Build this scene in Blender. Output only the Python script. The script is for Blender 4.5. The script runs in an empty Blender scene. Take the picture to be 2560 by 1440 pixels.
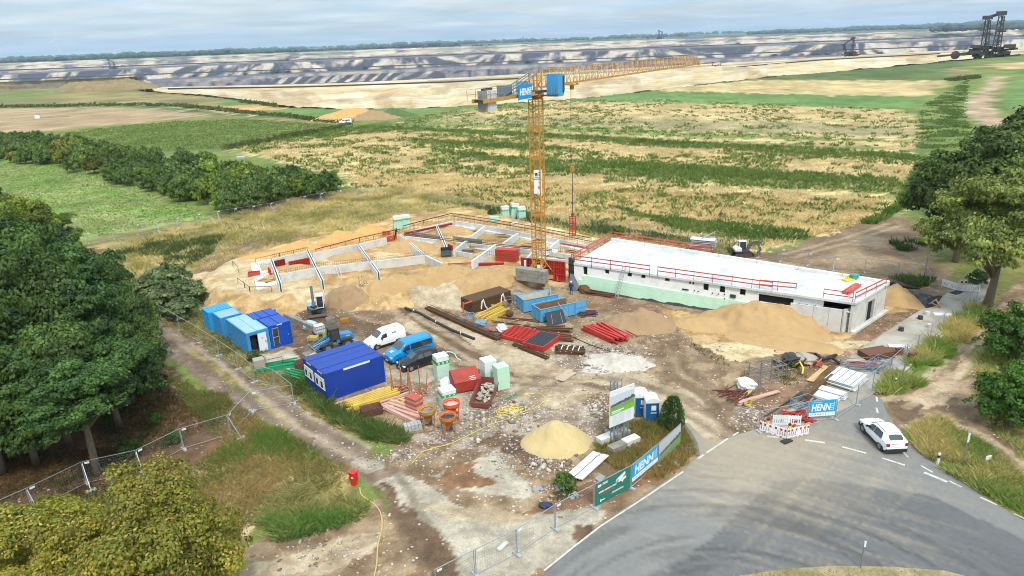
import bpy, bmesh, math, random
import numpy as np
from mathutils import Vector, Matrix, Euler
from mathutils.geometry import delaunay_2d_cdt
random.seed(7); RNG = np.random.default_rng(7)
SC = bpy.context.scene
COL = SC.collection
pi = math.pi
R = math.radians
# camera
CAM_F, CAM_H = 1775.0, 31.0                 # focal length in photo pixels (2560 wide), height above the yard
HL, HR = 142.0, 52.0                        # horizon row at the left / right border of the photo
_roll = math.atan2(HR - HL, 2560)
_pit = math.atan((720 - (HL + HR) / 2) * math.cos(_roll) / CAM_F)
FWD = np.array([0, math.cos(_pit), -math.sin(_pit)])
_r0 = np.array([1., 0, 0]); _u0 = np.cross(_r0, FWD)
RGT = math.cos(_roll) * _r0 + math.sin(_roll) * _u0
UPV = -math.sin(_roll) * _r0 + math.cos(_roll) * _u0
cam = bpy.data.cameras.new('camera'); camo = bpy.data.objects.new('camera', cam); COL.objects.link(camo)
camo.matrix_world = Matrix(((RGT[0], UPV[0], -FWD[0], 0), (RGT[1], UPV[1], -FWD[1], 0),
       (RGT[2], UPV[2], -FWD[2], CAM_H), (0, 0, 0, 1)))
cam.sensor_width = 36; cam.lens = 36 * CAM_F / 2560; cam.clip_end = 90000; cam.clip_start = 0.5
SC.camera = camo
# sky, sun, exposure
SUN_EL, SUN_AZ = R(50), R(164)              # azimuth clockwise from +Y
world = bpy.data.worlds.new('World'); SC.world = world; world.use_nodes = True
nt = world.node_tree; nt.nodes.clear()
def wn(t, **k):
 n = nt.nodes.new(t)
 for a, v in k.items(): setattr(n, a, v)
 return n
wo = wn('ShaderNodeOutputWorld'); wb = wn('ShaderNodeBackground'); wb.inputs['Strength'].default_value = 0.07
sky = wn('ShaderNodeTexSky', sky_type='NISHITA', sun_disc=False, sun_elevation=SUN_EL, sun_rotation=SUN_AZ,
         air_density=1.0, dust_density=1.2, ozone_density=1.5, altitude=100)
tc = wn('ShaderNodeTexCoord'); sep = wn('ShaderNodeSeparateXYZ'); nt.links.new(tc.outputs['Generated'], sep.inputs[0])
za = wn('ShaderNodeMath', operation='ADD'); za.inputs[1].default_value = 0.06; nt.links.new(sep.outputs['Z'], za.inputs[0])
dx = wn('ShaderNodeMath', operation='DIVIDE'); dy = wn('ShaderNodeMath', operation='DIVIDE')
nt.links.new(sep.outputs['X'], dx.inputs[0]); nt.links.new(za.outputs[0], dx.inputs[1])
nt.links.new(sep.outputs['Y'], dy.inputs[0]); nt.links.new(za.outputs[0], dy.inputs[1])
cmb = wn('ShaderNodeCombineXYZ'); nt.links.new(dx.outputs[0], cmb.inputs[0]); nt.links.new(dy.outputs[0], cmb.inputs[1])
cn = wn('ShaderNodeTexNoise'); cn.inputs['Scale'].default_value = 0.55; cn.inputs['Detail'].default_value = 8; cn.inputs['Roughness'].default_value = 0.58
nt.links.new(cmb.outputs[0], cn.inputs['Vector'])
cr = wn('ShaderNodeValToRGB'); cr.color_ramp.elements[0].position = 0.36; cr.color_ramp.elements[1].position = 0.66
cr.color_ramp.elements[0].color = (.55, .55, .55, 1); cr.color_ramp.elements[1].color = (.96, .96, .96, 1)
nt.links.new(cn.outputs['Fac'], cr.inputs[0])
cn2 = wn('ShaderNodeTexNoise'); cn2.inputs['Scale'].default_value = .75; cn2.inputs['Detail'].default_value = 6
nt.links.new(cmb.outputs[0], cn2.inputs['Vector'])
ccol = wn('ShaderNodeMix', data_type='RGBA')
ccol.inputs[6].default_value = (6.6, 8.6, 10.2, 1); ccol.inputs[7].default_value = (9.2, 10.3, 10.9, 1)
cq = wn('ShaderNodeMapRange'); cq.inputs[1].default_value = .38; cq.inputs[2].default_value = .62; nt.links.new(cn2.outputs['Fac'], cq.inputs[0]); nt.links.new(cq.outputs[0], ccol.inputs[0])
mx = wn('ShaderNodeMix', data_type='RGBA')
# an overcast layer is brighter towards the zenith (about three times the horizon)
zm = wn('ShaderNodeMapRange'); zm.inputs[1].default_value = 0; zm.inputs[2].default_value = 1; zm.inputs[3].default_value = 1.0; zm.inputs[4].default_value = 2.9; nt.links.new(sep.outputs['Z'], zm.inputs[0])
zs = wn('ShaderNodeVectorMath', operation='SCALE'); nt.links.new(ccol.outputs[2], zs.inputs[0]); nt.links.new(zm.outputs[0], zs.inputs['Scale'])
nt.links.new(cr.outputs[0], mx.inputs[0]); nt.links.new(sky.outputs[0], mx.inputs[6]); nt.links.new(zs.outputs[0], mx.inputs[7])
nt.links.new(mx.outputs[2], wb.inputs['Color']); nt.links.new(wb.outputs[0], wo.inputs['Surface'])
sl = bpy.data.lights.new('sun', 'SUN'); so = bpy.data.objects.new('sun', sl); COL.objects.link(so)
sl.energy = 2.5; sl.angle = R(9); sl.color = (1.0, 0.95, 0.87)
_sd = Vector((math.sin(SUN_AZ) * math.cos(SUN_EL), math.cos(SUN_AZ) * math.cos(SUN_EL), math.sin(SUN_EL)))
so.rotation_euler = _sd.to_track_quat('Z', 'Y').to_euler(); so.location = (0, 0, 80)
SC.view_settings.view_transform = 'Standard'; SC.view_settings.look = 'None'
SC.view_settings.exposure = 0.34; SC.view_settings.gamma = 1.0; SC.view_settings.use_curve_mapping = False
SC.render.engine = 'CYCLES'
try:
 SC.cycles.max_bounces = 6; SC.cycles.diffuse_bounces = 3; SC.cycles.glossy_bounces = 2
 SC.cycles.transmission_bounces = 3; SC.cycles.transparent_max_bounces = 6; SC.cycles.volume_bounces = 0
 SC.cycles.use_denoising = True; SC.cycles.filter_width = 1.0; SC.cycles.sample_clamp_indirect = 4
except Exception: pass
# survey: photo pixel -> place in the world
def ray(x, y):
 return FWD + RGT * ((x - 1280) / CAM_F) + UPV * ((720 - y) / CAM_F)
def at(x, y, z=0.0):
 v = ray(x, y); t = (z - CAM_H) / v[2]
 return Vector((float(v[0] * t), float(v[1] * t), float(z)))
def at_d(x, y, d):
 v = ray(x, y); t = d / math.hypot(v[0], v[1]); return Vector((v[0] * t, v[1] * t, CAM_H + v[2] * t))
def topx(P):
 P = np.atleast_2d(np.asarray(P, float)) - np.array([0, 0, CAM_H]); d = P @ FWD
 d = np.where(d < 1, 1, d)
 return np.stack([1280 + CAM_F * (P @ RGT) / d, 720 - CAM_F * (P @ UPV) / d], 1)
def hgt(x, y, ytop, z=0):
 b = at(x, y, z); lo, hi = 0., 90.
 for _ in range(50):
  m = (lo + hi) / 2
  if topx([(b.x, b.y, z + m)])[0, 1] > ytop: lo = m
  else: hi = m
 return lo
def head(p, q): return math.atan2(q[1] - p[1], q[0] - p[0])
def lin(c): c = c / 255.; return c / 12.92 if c <= .04045 else ((c + .055) / 1.055) ** 2.4
def S(r, g, b, k=.74): return np.array([lin(r) * k, lin(g) * k, lin(b) * k])
# noise (numpy)
def vnoise(x, y, seed=0):
 xi = np.floor(x).astype(np.int64); yi = np.floor(y).astype(np.int64); fx = x - xi; fy = y - yi
 fx = fx * fx * (3 - 2 * fx); fy = fy * fy * (3 - 2 * fy)
 def h(a, b):
  n = (a * 374761393 + b * 668265263 + seed * 974711) & 0xffffffff
  n = ((n ^ (n >> 13)) * 1274126177) & 0xffffffff
  n = n ^ (n >> 16); return (n & 0xffff) / 65535.0
 return (h(xi, yi) * (1 - fx) + h(xi + 1, yi) * fx) * (1 - fy) + (h(xi, yi + 1) * (1 - fx) + h(xi + 1, yi + 1) * fx) * fy
def fbm(x, y, s=1., o=4, seed=0, g=.5):
 v = 0; a = 1; t = 0
 for i in range(o):
  v = v + a * vnoise(x / s + 17.3 * i, y / s - 9.1 * i, seed + i); t += a; a *= g; s /= 2.03
 return v / t
def sstep(a, b, x):
 t = np.clip((x - a) / (b - a), 0, 1); return t * t * (3 - 2 * t)
def inpoly(px, py, poly):
 r = np.zeros(px.shape, bool); n = len(poly); j = n - 1
 for i in range(n):
  xi, yi = poly[i]; xj, yj = poly[j]
  c = ((yi > py) != (yj > py)) & (px < (xj - xi) * (py - yi) / ((yj - yi) + 1e-12) + xi)
  r ^= c; j = i
 return r
def segdist(px, py, pts, closed=False):
 d = np.full(px.shape, 1e9); n = len(pts)
 for i in range(n if closed else n - 1):
  ax, ay = pts[i][:2]; bx, by = pts[(i + 1) % n][:2]
  vx, vy = bx - ax, by - ay; t = np.clip(((px - ax) * vx + (py - ay) * vy) / (vx * vx + vy * vy + 1e-9), 0, 1)
  d = np.minimum(d, np.hypot(px - ax - t * vx, py - ay - t * vy))
 return d
# materials
MATS = {}
def nodes(name):
 m = bpy.data.materials.new(name); m.use_nodes = True; t = m.node_tree
 return m, t, t.nodes['Principled BSDF'], t.nodes['Material Output']
def mat(name, col, rough=.6, metal=0., var=.12, scale=3., bump=0., bscale=40., dirt=None, dirtamt=.5, spec=.5, emit=None, alpha=None, ds=.9):
 """painted / raw surface: base colour with two noise layers, optional dirt patches and fine relief"""
 if name in MATS: return MATS[name]
 m, t, b, o = nodes(name); L = t.links
 c = tuple(float(v) for v in col)
 tcn = t.nodes.new('ShaderNodeTexCoord'); oi = t.nodes.new('ShaderNodeObjectInfo')
 add = t.nodes.new('ShaderNodeVectorMath'); add.operation = 'ADD'
 L.new(tcn.outputs['Object'], add.inputs[0]); L.new(oi.outputs['Location'], add.inputs[1])
 n = t.nodes.new('ShaderNodeTexNoise'); n.inputs['Scale'].default_value = scale; n.inputs['Detail'].default_value = 6; n.inputs['Roughness'].default_value = .65
 L.new(add.outputs[0], n.inputs['Vector'])
 mr = t.nodes.new('ShaderNodeMapRange'); mr.inputs[1].default_value = .25; mr.inputs[2].default_value = .75
 mr.inputs[3].default_value = 1 - var; mr.inputs[4].default_value = 1 + var
 L.new(n.outputs['Fac'], mr.inputs[0])
 mul = t.nodes.new('ShaderNodeVectorMath'); mul.operation = 'SCALE'; mul.inputs[0].default_value = c
 L.new(mr.outputs[0], mul.inputs['Scale']); out = mul.outputs[0]
 if dirt is not None:
  n2 = t.nodes.new('ShaderNodeTexNoise'); n2.inputs['Scale'].default_value = ds; n2.inputs['Detail'].default_value = 9; n2.inputs['Roughness'].default_value = .7
  L.new(add.outputs[0], n2.inputs['Vector'])
  r2 = t.nodes.new('ShaderNodeMapRange'); r2.inputs[1].default_value = .48; r2.inputs[2].default_value = .72; r2.inputs[4].default_value = dirtamt
  L.new(n2.outputs['Fac'], r2.inputs[0])
  mi = t.nodes.new('ShaderNodeMix'); mi.data_type = 'RGBA'; mi.inputs[7].default_value = (*[float(v) for v in dirt], 1)
  L.new(r2.outputs[0], mi.inputs[0]); L.new(out, mi.inputs[6]); out = mi.outputs[2]
 L.new(out, b.inputs['Base Color'])
 b.inputs['Roughness'].default_value = rough; b.inputs['Metallic'].default_value = metal
 b.inputs['Specular IOR Level'].default_value = spec
 if alpha is not None: b.inputs['Alpha'].default_value = alpha
 if bump:
  n3 = t.nodes.new('ShaderNodeTexNoise'); n3.inputs['Scale'].default_value = bscale; n3.inputs['Detail'].default_value = 5
  L.new(add.outputs[0], n3.inputs['Vector'])
  bp = t.nodes.new('ShaderNodeBump'); bp.inputs['Strength'].default_value = bump; bp.inputs['Distance'].default_value = .05
  L.new(n3.outputs['Fac'], bp.inputs['Height']); L.new(bp.outputs[0], b.inputs['Normal'])
 m.diffuse_color = (*c, 1); MATS[name] = m; return m
def groundmat(name, rough=.95, s1=1.6, s2=11., amp=.22, pebble=True, bump=.5, bdist=.12):
 """earth surface: albedo from the surveyed attribute, broken up by noise; loose pebbles where the attribute says so"""
 m, t, b, o = nodes(name); L = t.links
 a = t.nodes.new('ShaderNodeAttribute'); a.attribute_name = 'Col'
 g = t.nodes.new('ShaderNodeNewGeometry')
 n = t.nodes.new('ShaderNodeTexNoise'); n.inputs['Scale'].default_value = s1; n.inputs['Detail'].default_value = 10; n.inputs['Roughness'].default_value = .72
 L.new(g.outputs['Position'], n.inputs['Vector'])
 mr = t.nodes.new('ShaderNodeMapRange'); mr.inputs[1].default_value = .3; mr.inputs[2].default_value = .7; mr.inputs[3].default_value = 1 - amp; mr.inputs[4].default_value = 1 + amp
 L.new(n.outputs['Fac'], mr.inputs[0])
 sc = t.nodes.new('ShaderNodeVectorMath'); sc.operation = 'SCALE'; L.new(a.outputs['Color'], sc.inputs[0]); L.new(mr.outputs[0], sc.inputs['Scale'])
 out = sc.outputs[0]
 for sx, am in ((s1 * .35, amp * .8), (s1 * 5, amp * .9)):
  q = t.nodes.new('ShaderNodeTexNoise'); q.inputs['Scale'].default_value = sx; q.inputs['Detail'].default_value = 8; q.inputs['Roughness'].default_value = .75; q.inputs['Distortion'].default_value = .6
  L.new(g.outputs['Position'], q.inputs['Vector']); r_ = t.nodes.new('ShaderNodeMapRange'); r_.inputs[1].default_value = .36; r_.inputs[2].default_value = .64; r_.inputs[3].default_value = 1 - am * 1.15; r_.inputs[4].default_value = 1 + am * .75
  L.new(q.outputs['Fac'], r_.inputs[0]); k_ = t.nodes.new('ShaderNodeVectorMath'); k_.operation = 'SCALE'; L.new(out, k_.inputs[0]); L.new(r_.outputs[0], k_.inputs['Scale']); out = k_.outputs[0]
 if pebble:
  ms = t.nodes.new('ShaderNodeAttribute'); ms.attribute_name = 'Msk'
  spl = t.nodes.new('ShaderNodeSeparateColor'); L.new(ms.outputs['Color'], spl.inputs[0])
  v = t.nodes.new('ShaderNodeTexVoronoi'); v.inputs['Scale'].default_value = 4.5; v.inputs['Randomness'].default_value = 1
  L.new(g.outputs['Position'], v.inputs['Vector'])
  vs = t.nodes.new('ShaderNodeSeparateColor'); L.new(v.outputs['Color'], vs.inputs[0])
  # pebble where cell's random value is below the mask and close to the cell centre
  lt = t.nodes.new('ShaderNodeMath'); lt.operation = 'LESS_THAN'; L.new(vs.outputs[0], lt.inputs[0]); L.new(spl.outputs[0], lt.inputs[1])
  ld = t.nodes.new('ShaderNodeMath'); ld.operation = 'LESS_THAN'; ld.inputs[1].default_value = .42; L.new(v.outputs['Distance'], ld.inputs[0])
  ml = t.nodes.new('ShaderNodeMath'); ml.operation = 'MULTIPLY'; L.new(lt.outputs[0], ml.inputs[0]); L.new(ld.outputs[0], ml.inputs[1])
  m8 = t.nodes.new('ShaderNodeMath'); m8.operation = 'MULTIPLY'; m8.inputs[1].default_value = .75; L.new(ml.outputs[0], m8.inputs[0])
  pc = t.nodes.new('ShaderNodeMix'); pc.data_type = 'RGBA'; pc.inputs[6].default_value = (.22, .19, .16, 1); pc.inputs[7].default_value = (.6, .56, .5, 1)
  L.new(vs.outputs[1], pc.inputs[0])
  mi = t.nodes.new('ShaderNodeMix'); mi.data_type = 'RGBA'; L.new(m8.outputs[0], mi.inputs[0]); L.new(out, mi.inputs[6]); L.new(pc.outputs[2], mi.inputs[7])
  out = mi.outputs[2]
 L.new(out, b.inputs['Base Color']); b.inputs['Roughness'].default_value = rough; b.inputs['Specular IOR Level'].default_value = .25
 n3 = t.nodes.new('ShaderNodeTexNoise'); n3.inputs['Scale'].default_value = s2 * .25; n3.inputs['Detail'].default_value = 9; n3.inputs['Roughness'].default_value = .7
 L.new(g.outputs['Position'], n3.inputs['Vector'])
 bp = t.nodes.new('ShaderNodeBump'); bp.inputs['Strength'].default_value = bump; bp.inputs['Distance'].default_value = bdist
 L.new(n3.outputs['Fac'], bp.inputs['Height']); L.new(bp.outputs[0], b.inputs['Normal'])
 MATS[name] = m; return m
def leafmat(name, rough=.55, trans=.25, objvar=.25):
 m, t, b, o = nodes(name); L = t.links
 a = t.nodes.new('ShaderNodeAttribute'); a.attribute_name = 'Col'
 oi = t.nodes.new('ShaderNodeObjectInfo')
 mr = t.nodes.new('ShaderNodeMapRange'); mr.inputs[3].default_value = 1 - objvar; mr.inputs[4].default_value = 1 + objvar; L.new(oi.outputs['Random'], mr.inputs[0])
 sc = t.nodes.new('ShaderNodeVectorMath'); sc.operation = 'SCALE'; L.new(a.outputs['Color'], sc.inputs[0]); L.new(mr.outputs[0], sc.inputs['Scale'])
 tint = t.nodes.new('ShaderNodeVectorMath'); tint.operation = 'MULTIPLY'; L.new(sc.outputs[0], tint.inputs[0]); L.new(oi.outputs['Color'], tint.inputs[1])
 L.new(tint.outputs[0], b.inputs['Base Color']); b.inputs['Roughness'].default_value = rough; b.inputs['Specular IOR Level'].default_value = .3
 tr = t.nodes.new('ShaderNodeBsdfTranslucent'); L.new(tint.outputs[0], tr.inputs['Color'])
 ms = t.nodes.new('ShaderNodeMixShader'); ms.inputs[0].default_value = trans
 L.new(b.outputs[0], ms.inputs[1]); L.new(tr.outputs[0], ms.inputs[2]); L.new(ms.outputs[0], o.inputs['Surface'])
 MATS[name] = m; return m
# mesh builder and scene tree
KID = {}
def setp(o, parent): o.parent = parent; KID.setdefault(parent.name, []).append(o)
def KIDS(o): return list(KID.get(o.name, ()))
class MB:
 def __init__(s): s.v = []; s.f = []; s.mi = []; s.m = 0; s.M = None
 def add(s, vs, fs):
  o = len(s.v)
  s.v += [tuple(s.M @ Vector(p)) for p in vs] if s.M else [tuple(p) for p in vs]
  s.f += [tuple(i + o for i in f) for f in fs]; s.mi += [s.m] * len(fs); return s
 def box(s, c, d, rz=0., rx=0., ry=0.):
  hx, hy, hz = d[0] / 2, d[1] / 2, d[2] / 2
  P = [Vector((x, y, z)) for z in (-hz, hz) for y in (-hy, hy) for x in (-hx, hx)]
  if rz or rx or ry:
   E = Euler((rx, ry, rz)).to_matrix(); P = [E @ p for p in P]
  c = Vector(c)
  return s.add([p + c for p in P], [(0, 2, 3, 1), (4, 5, 7, 6), (0, 1, 5, 4), (2, 6, 7, 3), (0, 4, 6, 2), (1, 3, 7, 5)])
 def b2(s, a, b):   # box from two corners
  return s.box([(a[i] + b[i]) / 2 for i in range(3)], [abs(b[i] - a[i]) for i in range(3)])
 def bar(s, p, q, w, h=None):
  p = Vector(p); q = Vector(q); d = q - p; l = d.length
  if l < 1e-6: return s
  h = h or w; z = d / l; up = Vector((0, 0, 1)) if abs(z.z) < .95 else Vector((1, 0, 0))
  x = up.cross(z).normalized(); y = z.cross(x)
  P = [c + x * sx * w / 2 + y * sy * h / 2 for c in (p, q) for sx, sy in ((-1, -1), (1, -1), (1, 1), (-1, 1))]
  return s.add(P, [(3, 2, 1, 0), (4, 5, 6, 7), (0, 1, 5, 4), (1, 2, 6, 5), (2, 3, 7, 6), (3, 0, 4, 7)])
 def tube(s, pts, r, n=6, cap=True):
  pts = [Vector(p) for p in pts]; k = len(pts); rs = r if isinstance(r, (list, tuple)) else [r] * k
  V = []; F = []; px = None
  for i, p in enumerate(pts):
   d = (pts[min(i + 1, k - 1)] - pts[max(i - 1, 0)]).normalized()
   up = Vector((0, 0, 1)) if abs(d.z) < .9 else Vector((1, 0, 0))
   x = (px - d * px.dot(d)).normalized() if px is not None and (px - d * px.dot(d)).length > 1e-4 else up.cross(d).normalized()
   px = x; y = d.cross(x)
   V += [p + (x * math.cos(2 * pi * j / n) + y * math.sin(2 * pi * j / n)) * rs[i] for j in range(n)]
  for i in range(k - 1):
   for j in range(n): F.append((i * n + j, i * n + (j + 1) % n, (i + 1) * n + (j + 1) % n, (i + 1) * n + j))
  if cap: F += [tuple(range(n))[::-1], tuple((k - 1) * n + j for j in range(n))]
  return s.add(V, F)
 def cyl(s, c, r, h, n=12, axis='z', r2=None):
  c = Vector(c); a = {'x': Vector((1, 0, 0)), 'y': Vector((0, 1, 0)), 'z': Vector((0, 0, 1))}[axis]
  return s.tube([c - a * h / 2, c + a * h / 2], [r, r if r2 is None else r2], n)
 def lathe(s, prof, n=16, c=(0, 0, 0), cap=True):   # prof: (r, z)
  V = [(c[0] + r * math.cos(2 * pi * j / n), c[1] + r * math.sin(2 * pi * j / n), c[2] + z) for r, z in prof for j in range(n)]
  F = [(i * n + j, i * n + (j + 1) % n, (i + 1) * n + (j + 1) % n, (i + 1) * n + j) for i in range(len(prof) - 1) for j in range(n)]
  if cap: F += [tuple(range(n))[::-1], tuple((len(prof) - 1) * n + j for j in range(n))]
  return s.add(V, F)
 def prism(s, poly, z0, z1):
  n = len(poly); V = [(x, y, z0) for x, y in poly] + [(x, y, z1) for x, y in poly]
  return s.add(V, [tuple(range(n))[::-1], tuple(range(n, 2 * n))] + [(i, (i + 1) % n, n + (i + 1) % n, n + i) for i in range(n)])
 def xprism(s, poly, y0, y1):   # polygon in x-z extruded along y
  n = len(poly); V = [(x, y0, z) for x, z in poly] + [(x, y1, z) for x, z in poly]
  return s.add(V, [tuple(range(n)), tuple(range(n, 2 * n))[::-1]] + [(i, n + i, n + (i + 1) % n, (i + 1) % n) for i in range(n)])
 def quad(s, a, b, c, d): return s.add([a, b, c, d], [(0, 1, 2, 3)])
 def mesh(s, name, mats, smooth=False, bevel=0.):
  me = bpy.data.meshes.new(name); me.from_pydata(s.v, [], s.f)
  mats = mats if isinstance(mats, (list, tuple)) else [mats]
  for m in mats: me.materials.append(m)
  if len(mats) > 1: me.polygons.foreach_set('material_index', s.mi)
  if smooth: me.polygons.foreach_set('use_smooth', [True] * len(me.polygons))
  me.update(); return me
 def build(s, name, mats, parent=None, smooth=False, loc=(0, 0, 0), rz=0., bevel=0., label=None):
  o = bpy.data.objects.new(name, s.mesh(name, mats, smooth)); COL.objects.link(o)
  if parent: setp(o, parent)
  o.location = loc; o.rotation_euler = (0, 0, rz)
  if bevel:
   bv = o.modifiers.new('bevel', 'BEVEL'); bv.width = bevel; bv.segments = 2; bv.limit_method = 'ANGLE'
  if label: o['label'] = label
  return o
def tag(o, label, cat, group=None):
 o['label'] = label; o['category'] = cat
 if group: o['group'] = group
 return o
def thing(name, label, cat, loc=(0, 0, 0), rz=0., group=None):
 o = bpy.data.objects.new(name, None); COL.objects.link(o); o.location = loc; o.rotation_euler = (0, 0, rz); o.empty_display_size = .3
 return tag(o, label, cat, group)
def put(me, name, parent, loc=(0, 0, 0), rot=(0, 0, 0), scale=None):
 o = bpy.data.objects.new(name, me); COL.objects.link(o); setp(o, parent); o.location = loc; o.rotation_euler = rot
 if scale is not None: o.scale = scale
 return o
def dup(o, loc=None, rz=None, label=None, parent=None, scale=None):
 c = o.copy(); COL.objects.link(c)
 if parent: setp(c, parent)
 if loc is not None: c.location = loc
 if rz is not None: c.rotation_euler = (c.rotation_euler[0], c.rotation_euler[1], rz)
 if scale is not None: c.scale = scale
 if label: c['label'] = label
 for ch in KIDS(o): dup(ch, parent=c)
 return c
def struct(o): o['kind'] = 'structure'; return o
def stuff(o): o['kind'] = 'stuff'; return o
def npmesh(name, V, F, cols=None, mats=(), msk=None, smooth=False):
 me = bpy.data.meshes.new(name); V = np.asarray(V, np.float32); F = np.asarray(F, np.int32)
 me.vertices.add(len(V)); me.vertices.foreach_set('co', V.ravel())
 k = F.shape[1]; me.loops.add(F.size); me.loops.foreach_set('vertex_index', F.ravel())
 me.polygons.add(len(F)); me.polygons.foreach_set('loop_start', np.arange(0, F.size, k, dtype=np.int32))
 me.polygons.foreach_set('loop_total', np.full(len(F), k, np.int32))
 if smooth: me.polygons.foreach_set('use_smooth', np.ones(len(F), bool))
 me.update(calc_edges=True)
 for nm, c in (('Col', cols), ('Msk', msk)):
  if c is not None:
   a = me.color_attributes.new(nm, 'FLOAT_COLOR', 'POINT')
   a.data.foreach_set('color', np.concatenate([c, np.ones((len(c), 1))], 1).astype(np.float32).ravel())
 for m in mats: me.materials.append(m)
 return me
def npobj(name, me, parent=None, loc=(0, 0, 0)):
 o = bpy.data.objects.new(name, me); COL.objects.link(o); o.location = loc
 if parent: setp(o, parent)
 return o
def text_mesh(mb, txt, size, M, bold=.0, depth=.01, shear=0., sx=1.):
 """adds raised lettering to a builder; M places the text plane (x right, y up, z out)"""
 cu = bpy.data.curves.new('lettering', 'FONT'); cu.body = txt; cu.size = size; cu.extrude = depth; cu.offset = bold; cu.shear = shear
 cu.align_x = 'CENTER'; cu.align_y = 'CENTER'; cu.resolution_u = 2
 o = bpy.data.objects.new('lettering', cu); COL.objects.link(o)
 me = bpy.data.meshes.new_from_object(o.evaluated_get(bpy.context.evaluated_depsgraph_get()))
 mb.add([M @ Vector((v.co.x * sx, v.co.y, v.co.z)) for v in me.vertices], [tuple(p.vertices) for p in me.polygons])
 bpy.data.objects.remove(o); bpy.data.curves.remove(cu); bpy.data.meshes.remove(me)
# GROUND
# platform of sand that carries the foundation walls (outline surveyed on its top edge)
PLAT_Z = 1.5
PLAT = [at(x, y, PLAT_Z)[:2] for x, y in ((548, 690), (600, 645), (760, 600), (900, 572), (1000, 540), (1140, 520), (1330, 560), (1490, 598), (1440, 632), (1380, 642),
                                          (1300, 656), (1270, 670), (1180, 690), (1060, 706), (930, 716), (800, 722), (690, 730), (610, 738), (560, 722))]
ROAD_PX = [(1330, 1470), (1400, 1395), (1500, 1312), (1600, 1245), (1712, 1172), (1745, 1142), (1738, 1110), (1705, 1055), (1722, 1060), (1760, 1095), (1790, 1105), (1830, 1092), (1895, 1072), (1960, 1030), (2010, 1000), (2070, 945), (2180, 985), (2205, 1000), (2216, 1030), (2250, 1080),
           (2290, 1125), (2380, 1190), (2470, 1250), (2600, 1325), (2900, 1480), (2900, 1900), (2400, 2200), (1300, 2200)]
LANE_PX = [(2010, 1003), (2060, 955), (2120, 898), (2150, 872), (2210, 833), (2270, 795), (2330, 758), (2385, 722), (2400, 700), (2480, 700), (2462, 742), (2420, 780), (2330, 862), (2262, 925), (2200, 975), (2180, 988), (2120, 1020), (2040, 1060), (1960, 1072), (1900, 1074)]
_RD = [[tuple(at(x, y)[:2]) for x, y in q] for q in (ROAD_PX, LANE_PX)]
def terrain(x, y):
 x = np.asarray(x, float); y = np.asarray(y, float)
 ins = inpoly(x, y, PLAT); d = segdist(x, y, PLAT, True); d = np.where(ins, 0, d)
 n = fbm(x, y, 3.5, 4, 5); n2 = fbm(x, y, .9, 3, 9)
 near = sstep(140, 90, y) * sstep(20, 40, y)
 sl_ = sstep(.1, 1.2, d) * (1 - sstep(4.5, 7.5, d)) * (y < 101); z = PLAT_Z * (1 - sstep(0, 3.6 + 2.4 * n, d)) + near * ((n - .5) * (.16 + .2 * (d < 6) + 1.1 * sl_) + (n2 - .5) * (.07 + .3 * sl_))
 z = z + (fbm(x, y, 25, 3, 3) - .5) * .5 * sstep(110, 200, y)
 for q in _RD:
  m = (y < 100) & (x > -6) & (x < 110) & (y > 0)
  if m.any():
   d = np.where(inpoly(x[m], y[m], q), 0, segdist(x[m], y[m], q, True)); z[m] = z[m] * sstep(.2, 1.6, d) - .03 * (1 - sstep(0, .5, d))
 return z
def tz(x, y): return float(terrain(np.array([x]), np.array([y]))[0])
def atg(x, y):
 p = at(x, y, 0)
 for _ in range(4): p = at(x, y, tz(p.x, p.y))
 return p
EDGE = [(-900, 214), (-400, 210), (0, 205), (330, 192), (368, 228), (560, 243), (640, 255), (700, 265), (850, 272), (1060, 268), (1200, 262), (1450, 245), (1660, 222),
  (1880, 196), (2200, 168), (2400, 150), (2560, 135), (2960, 110), (3500, 90)]
EDGE_P = EDGE + [(3500, -4000), (-900, -4000)]
G = dict(straw=(S(218, 192, 136), S(186, 162, 112)), dirt=(S(176, 150, 118), S(134, 108, 82)), pale=(S(206, 186, 154), S(178, 156, 126)), conc=(S(200, 188, 166), S(176, 164, 144)),
         mud=(S(128, 102, 78), S(108, 86, 66)), sand=(S(214, 180, 128), S(182, 144, 94)), sandp=(S(224, 200, 158), S(198, 168, 122)), dry=(S(182, 160, 104), S(122, 116, 66)),
         grn=(S(132, 144, 72), S(106, 124, 58)), grn2=(S(132, 160, 74), S(160, 164, 100)), dgrn=(S(104, 122, 62), S(86, 104, 52)), field=(S(118, 148, 78), S(104, 134, 68)),
         plough=(S(190, 162, 124), S(166, 142, 104)), scrub=(S(166, 148, 96), S(128, 124, 74)), floor=(S(132, 98, 72), S(104, 82, 56)), track=(S(160, 140, 120), S(136, 116, 98)),
         ltrack=(S(202, 174, 142), S(176, 150, 120)), grey=(S(182, 166, 122), S(142, 138, 92)), rub=(S(186, 168, 148), S(150, 128, 108)), ochre=(S(222, 178, 116), S(196, 150, 92)),
         bench=(S(240, 220, 182), S(224, 198, 154)), verge=(S(152, 142, 82), S(116, 122, 60)), brown=(S(160, 128, 100), S(130, 102, 78)), rust=(S(152, 112, 80), S(128, 96, 70)), white=(S(238, 232, 220), S(214, 204, 188)))
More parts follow.
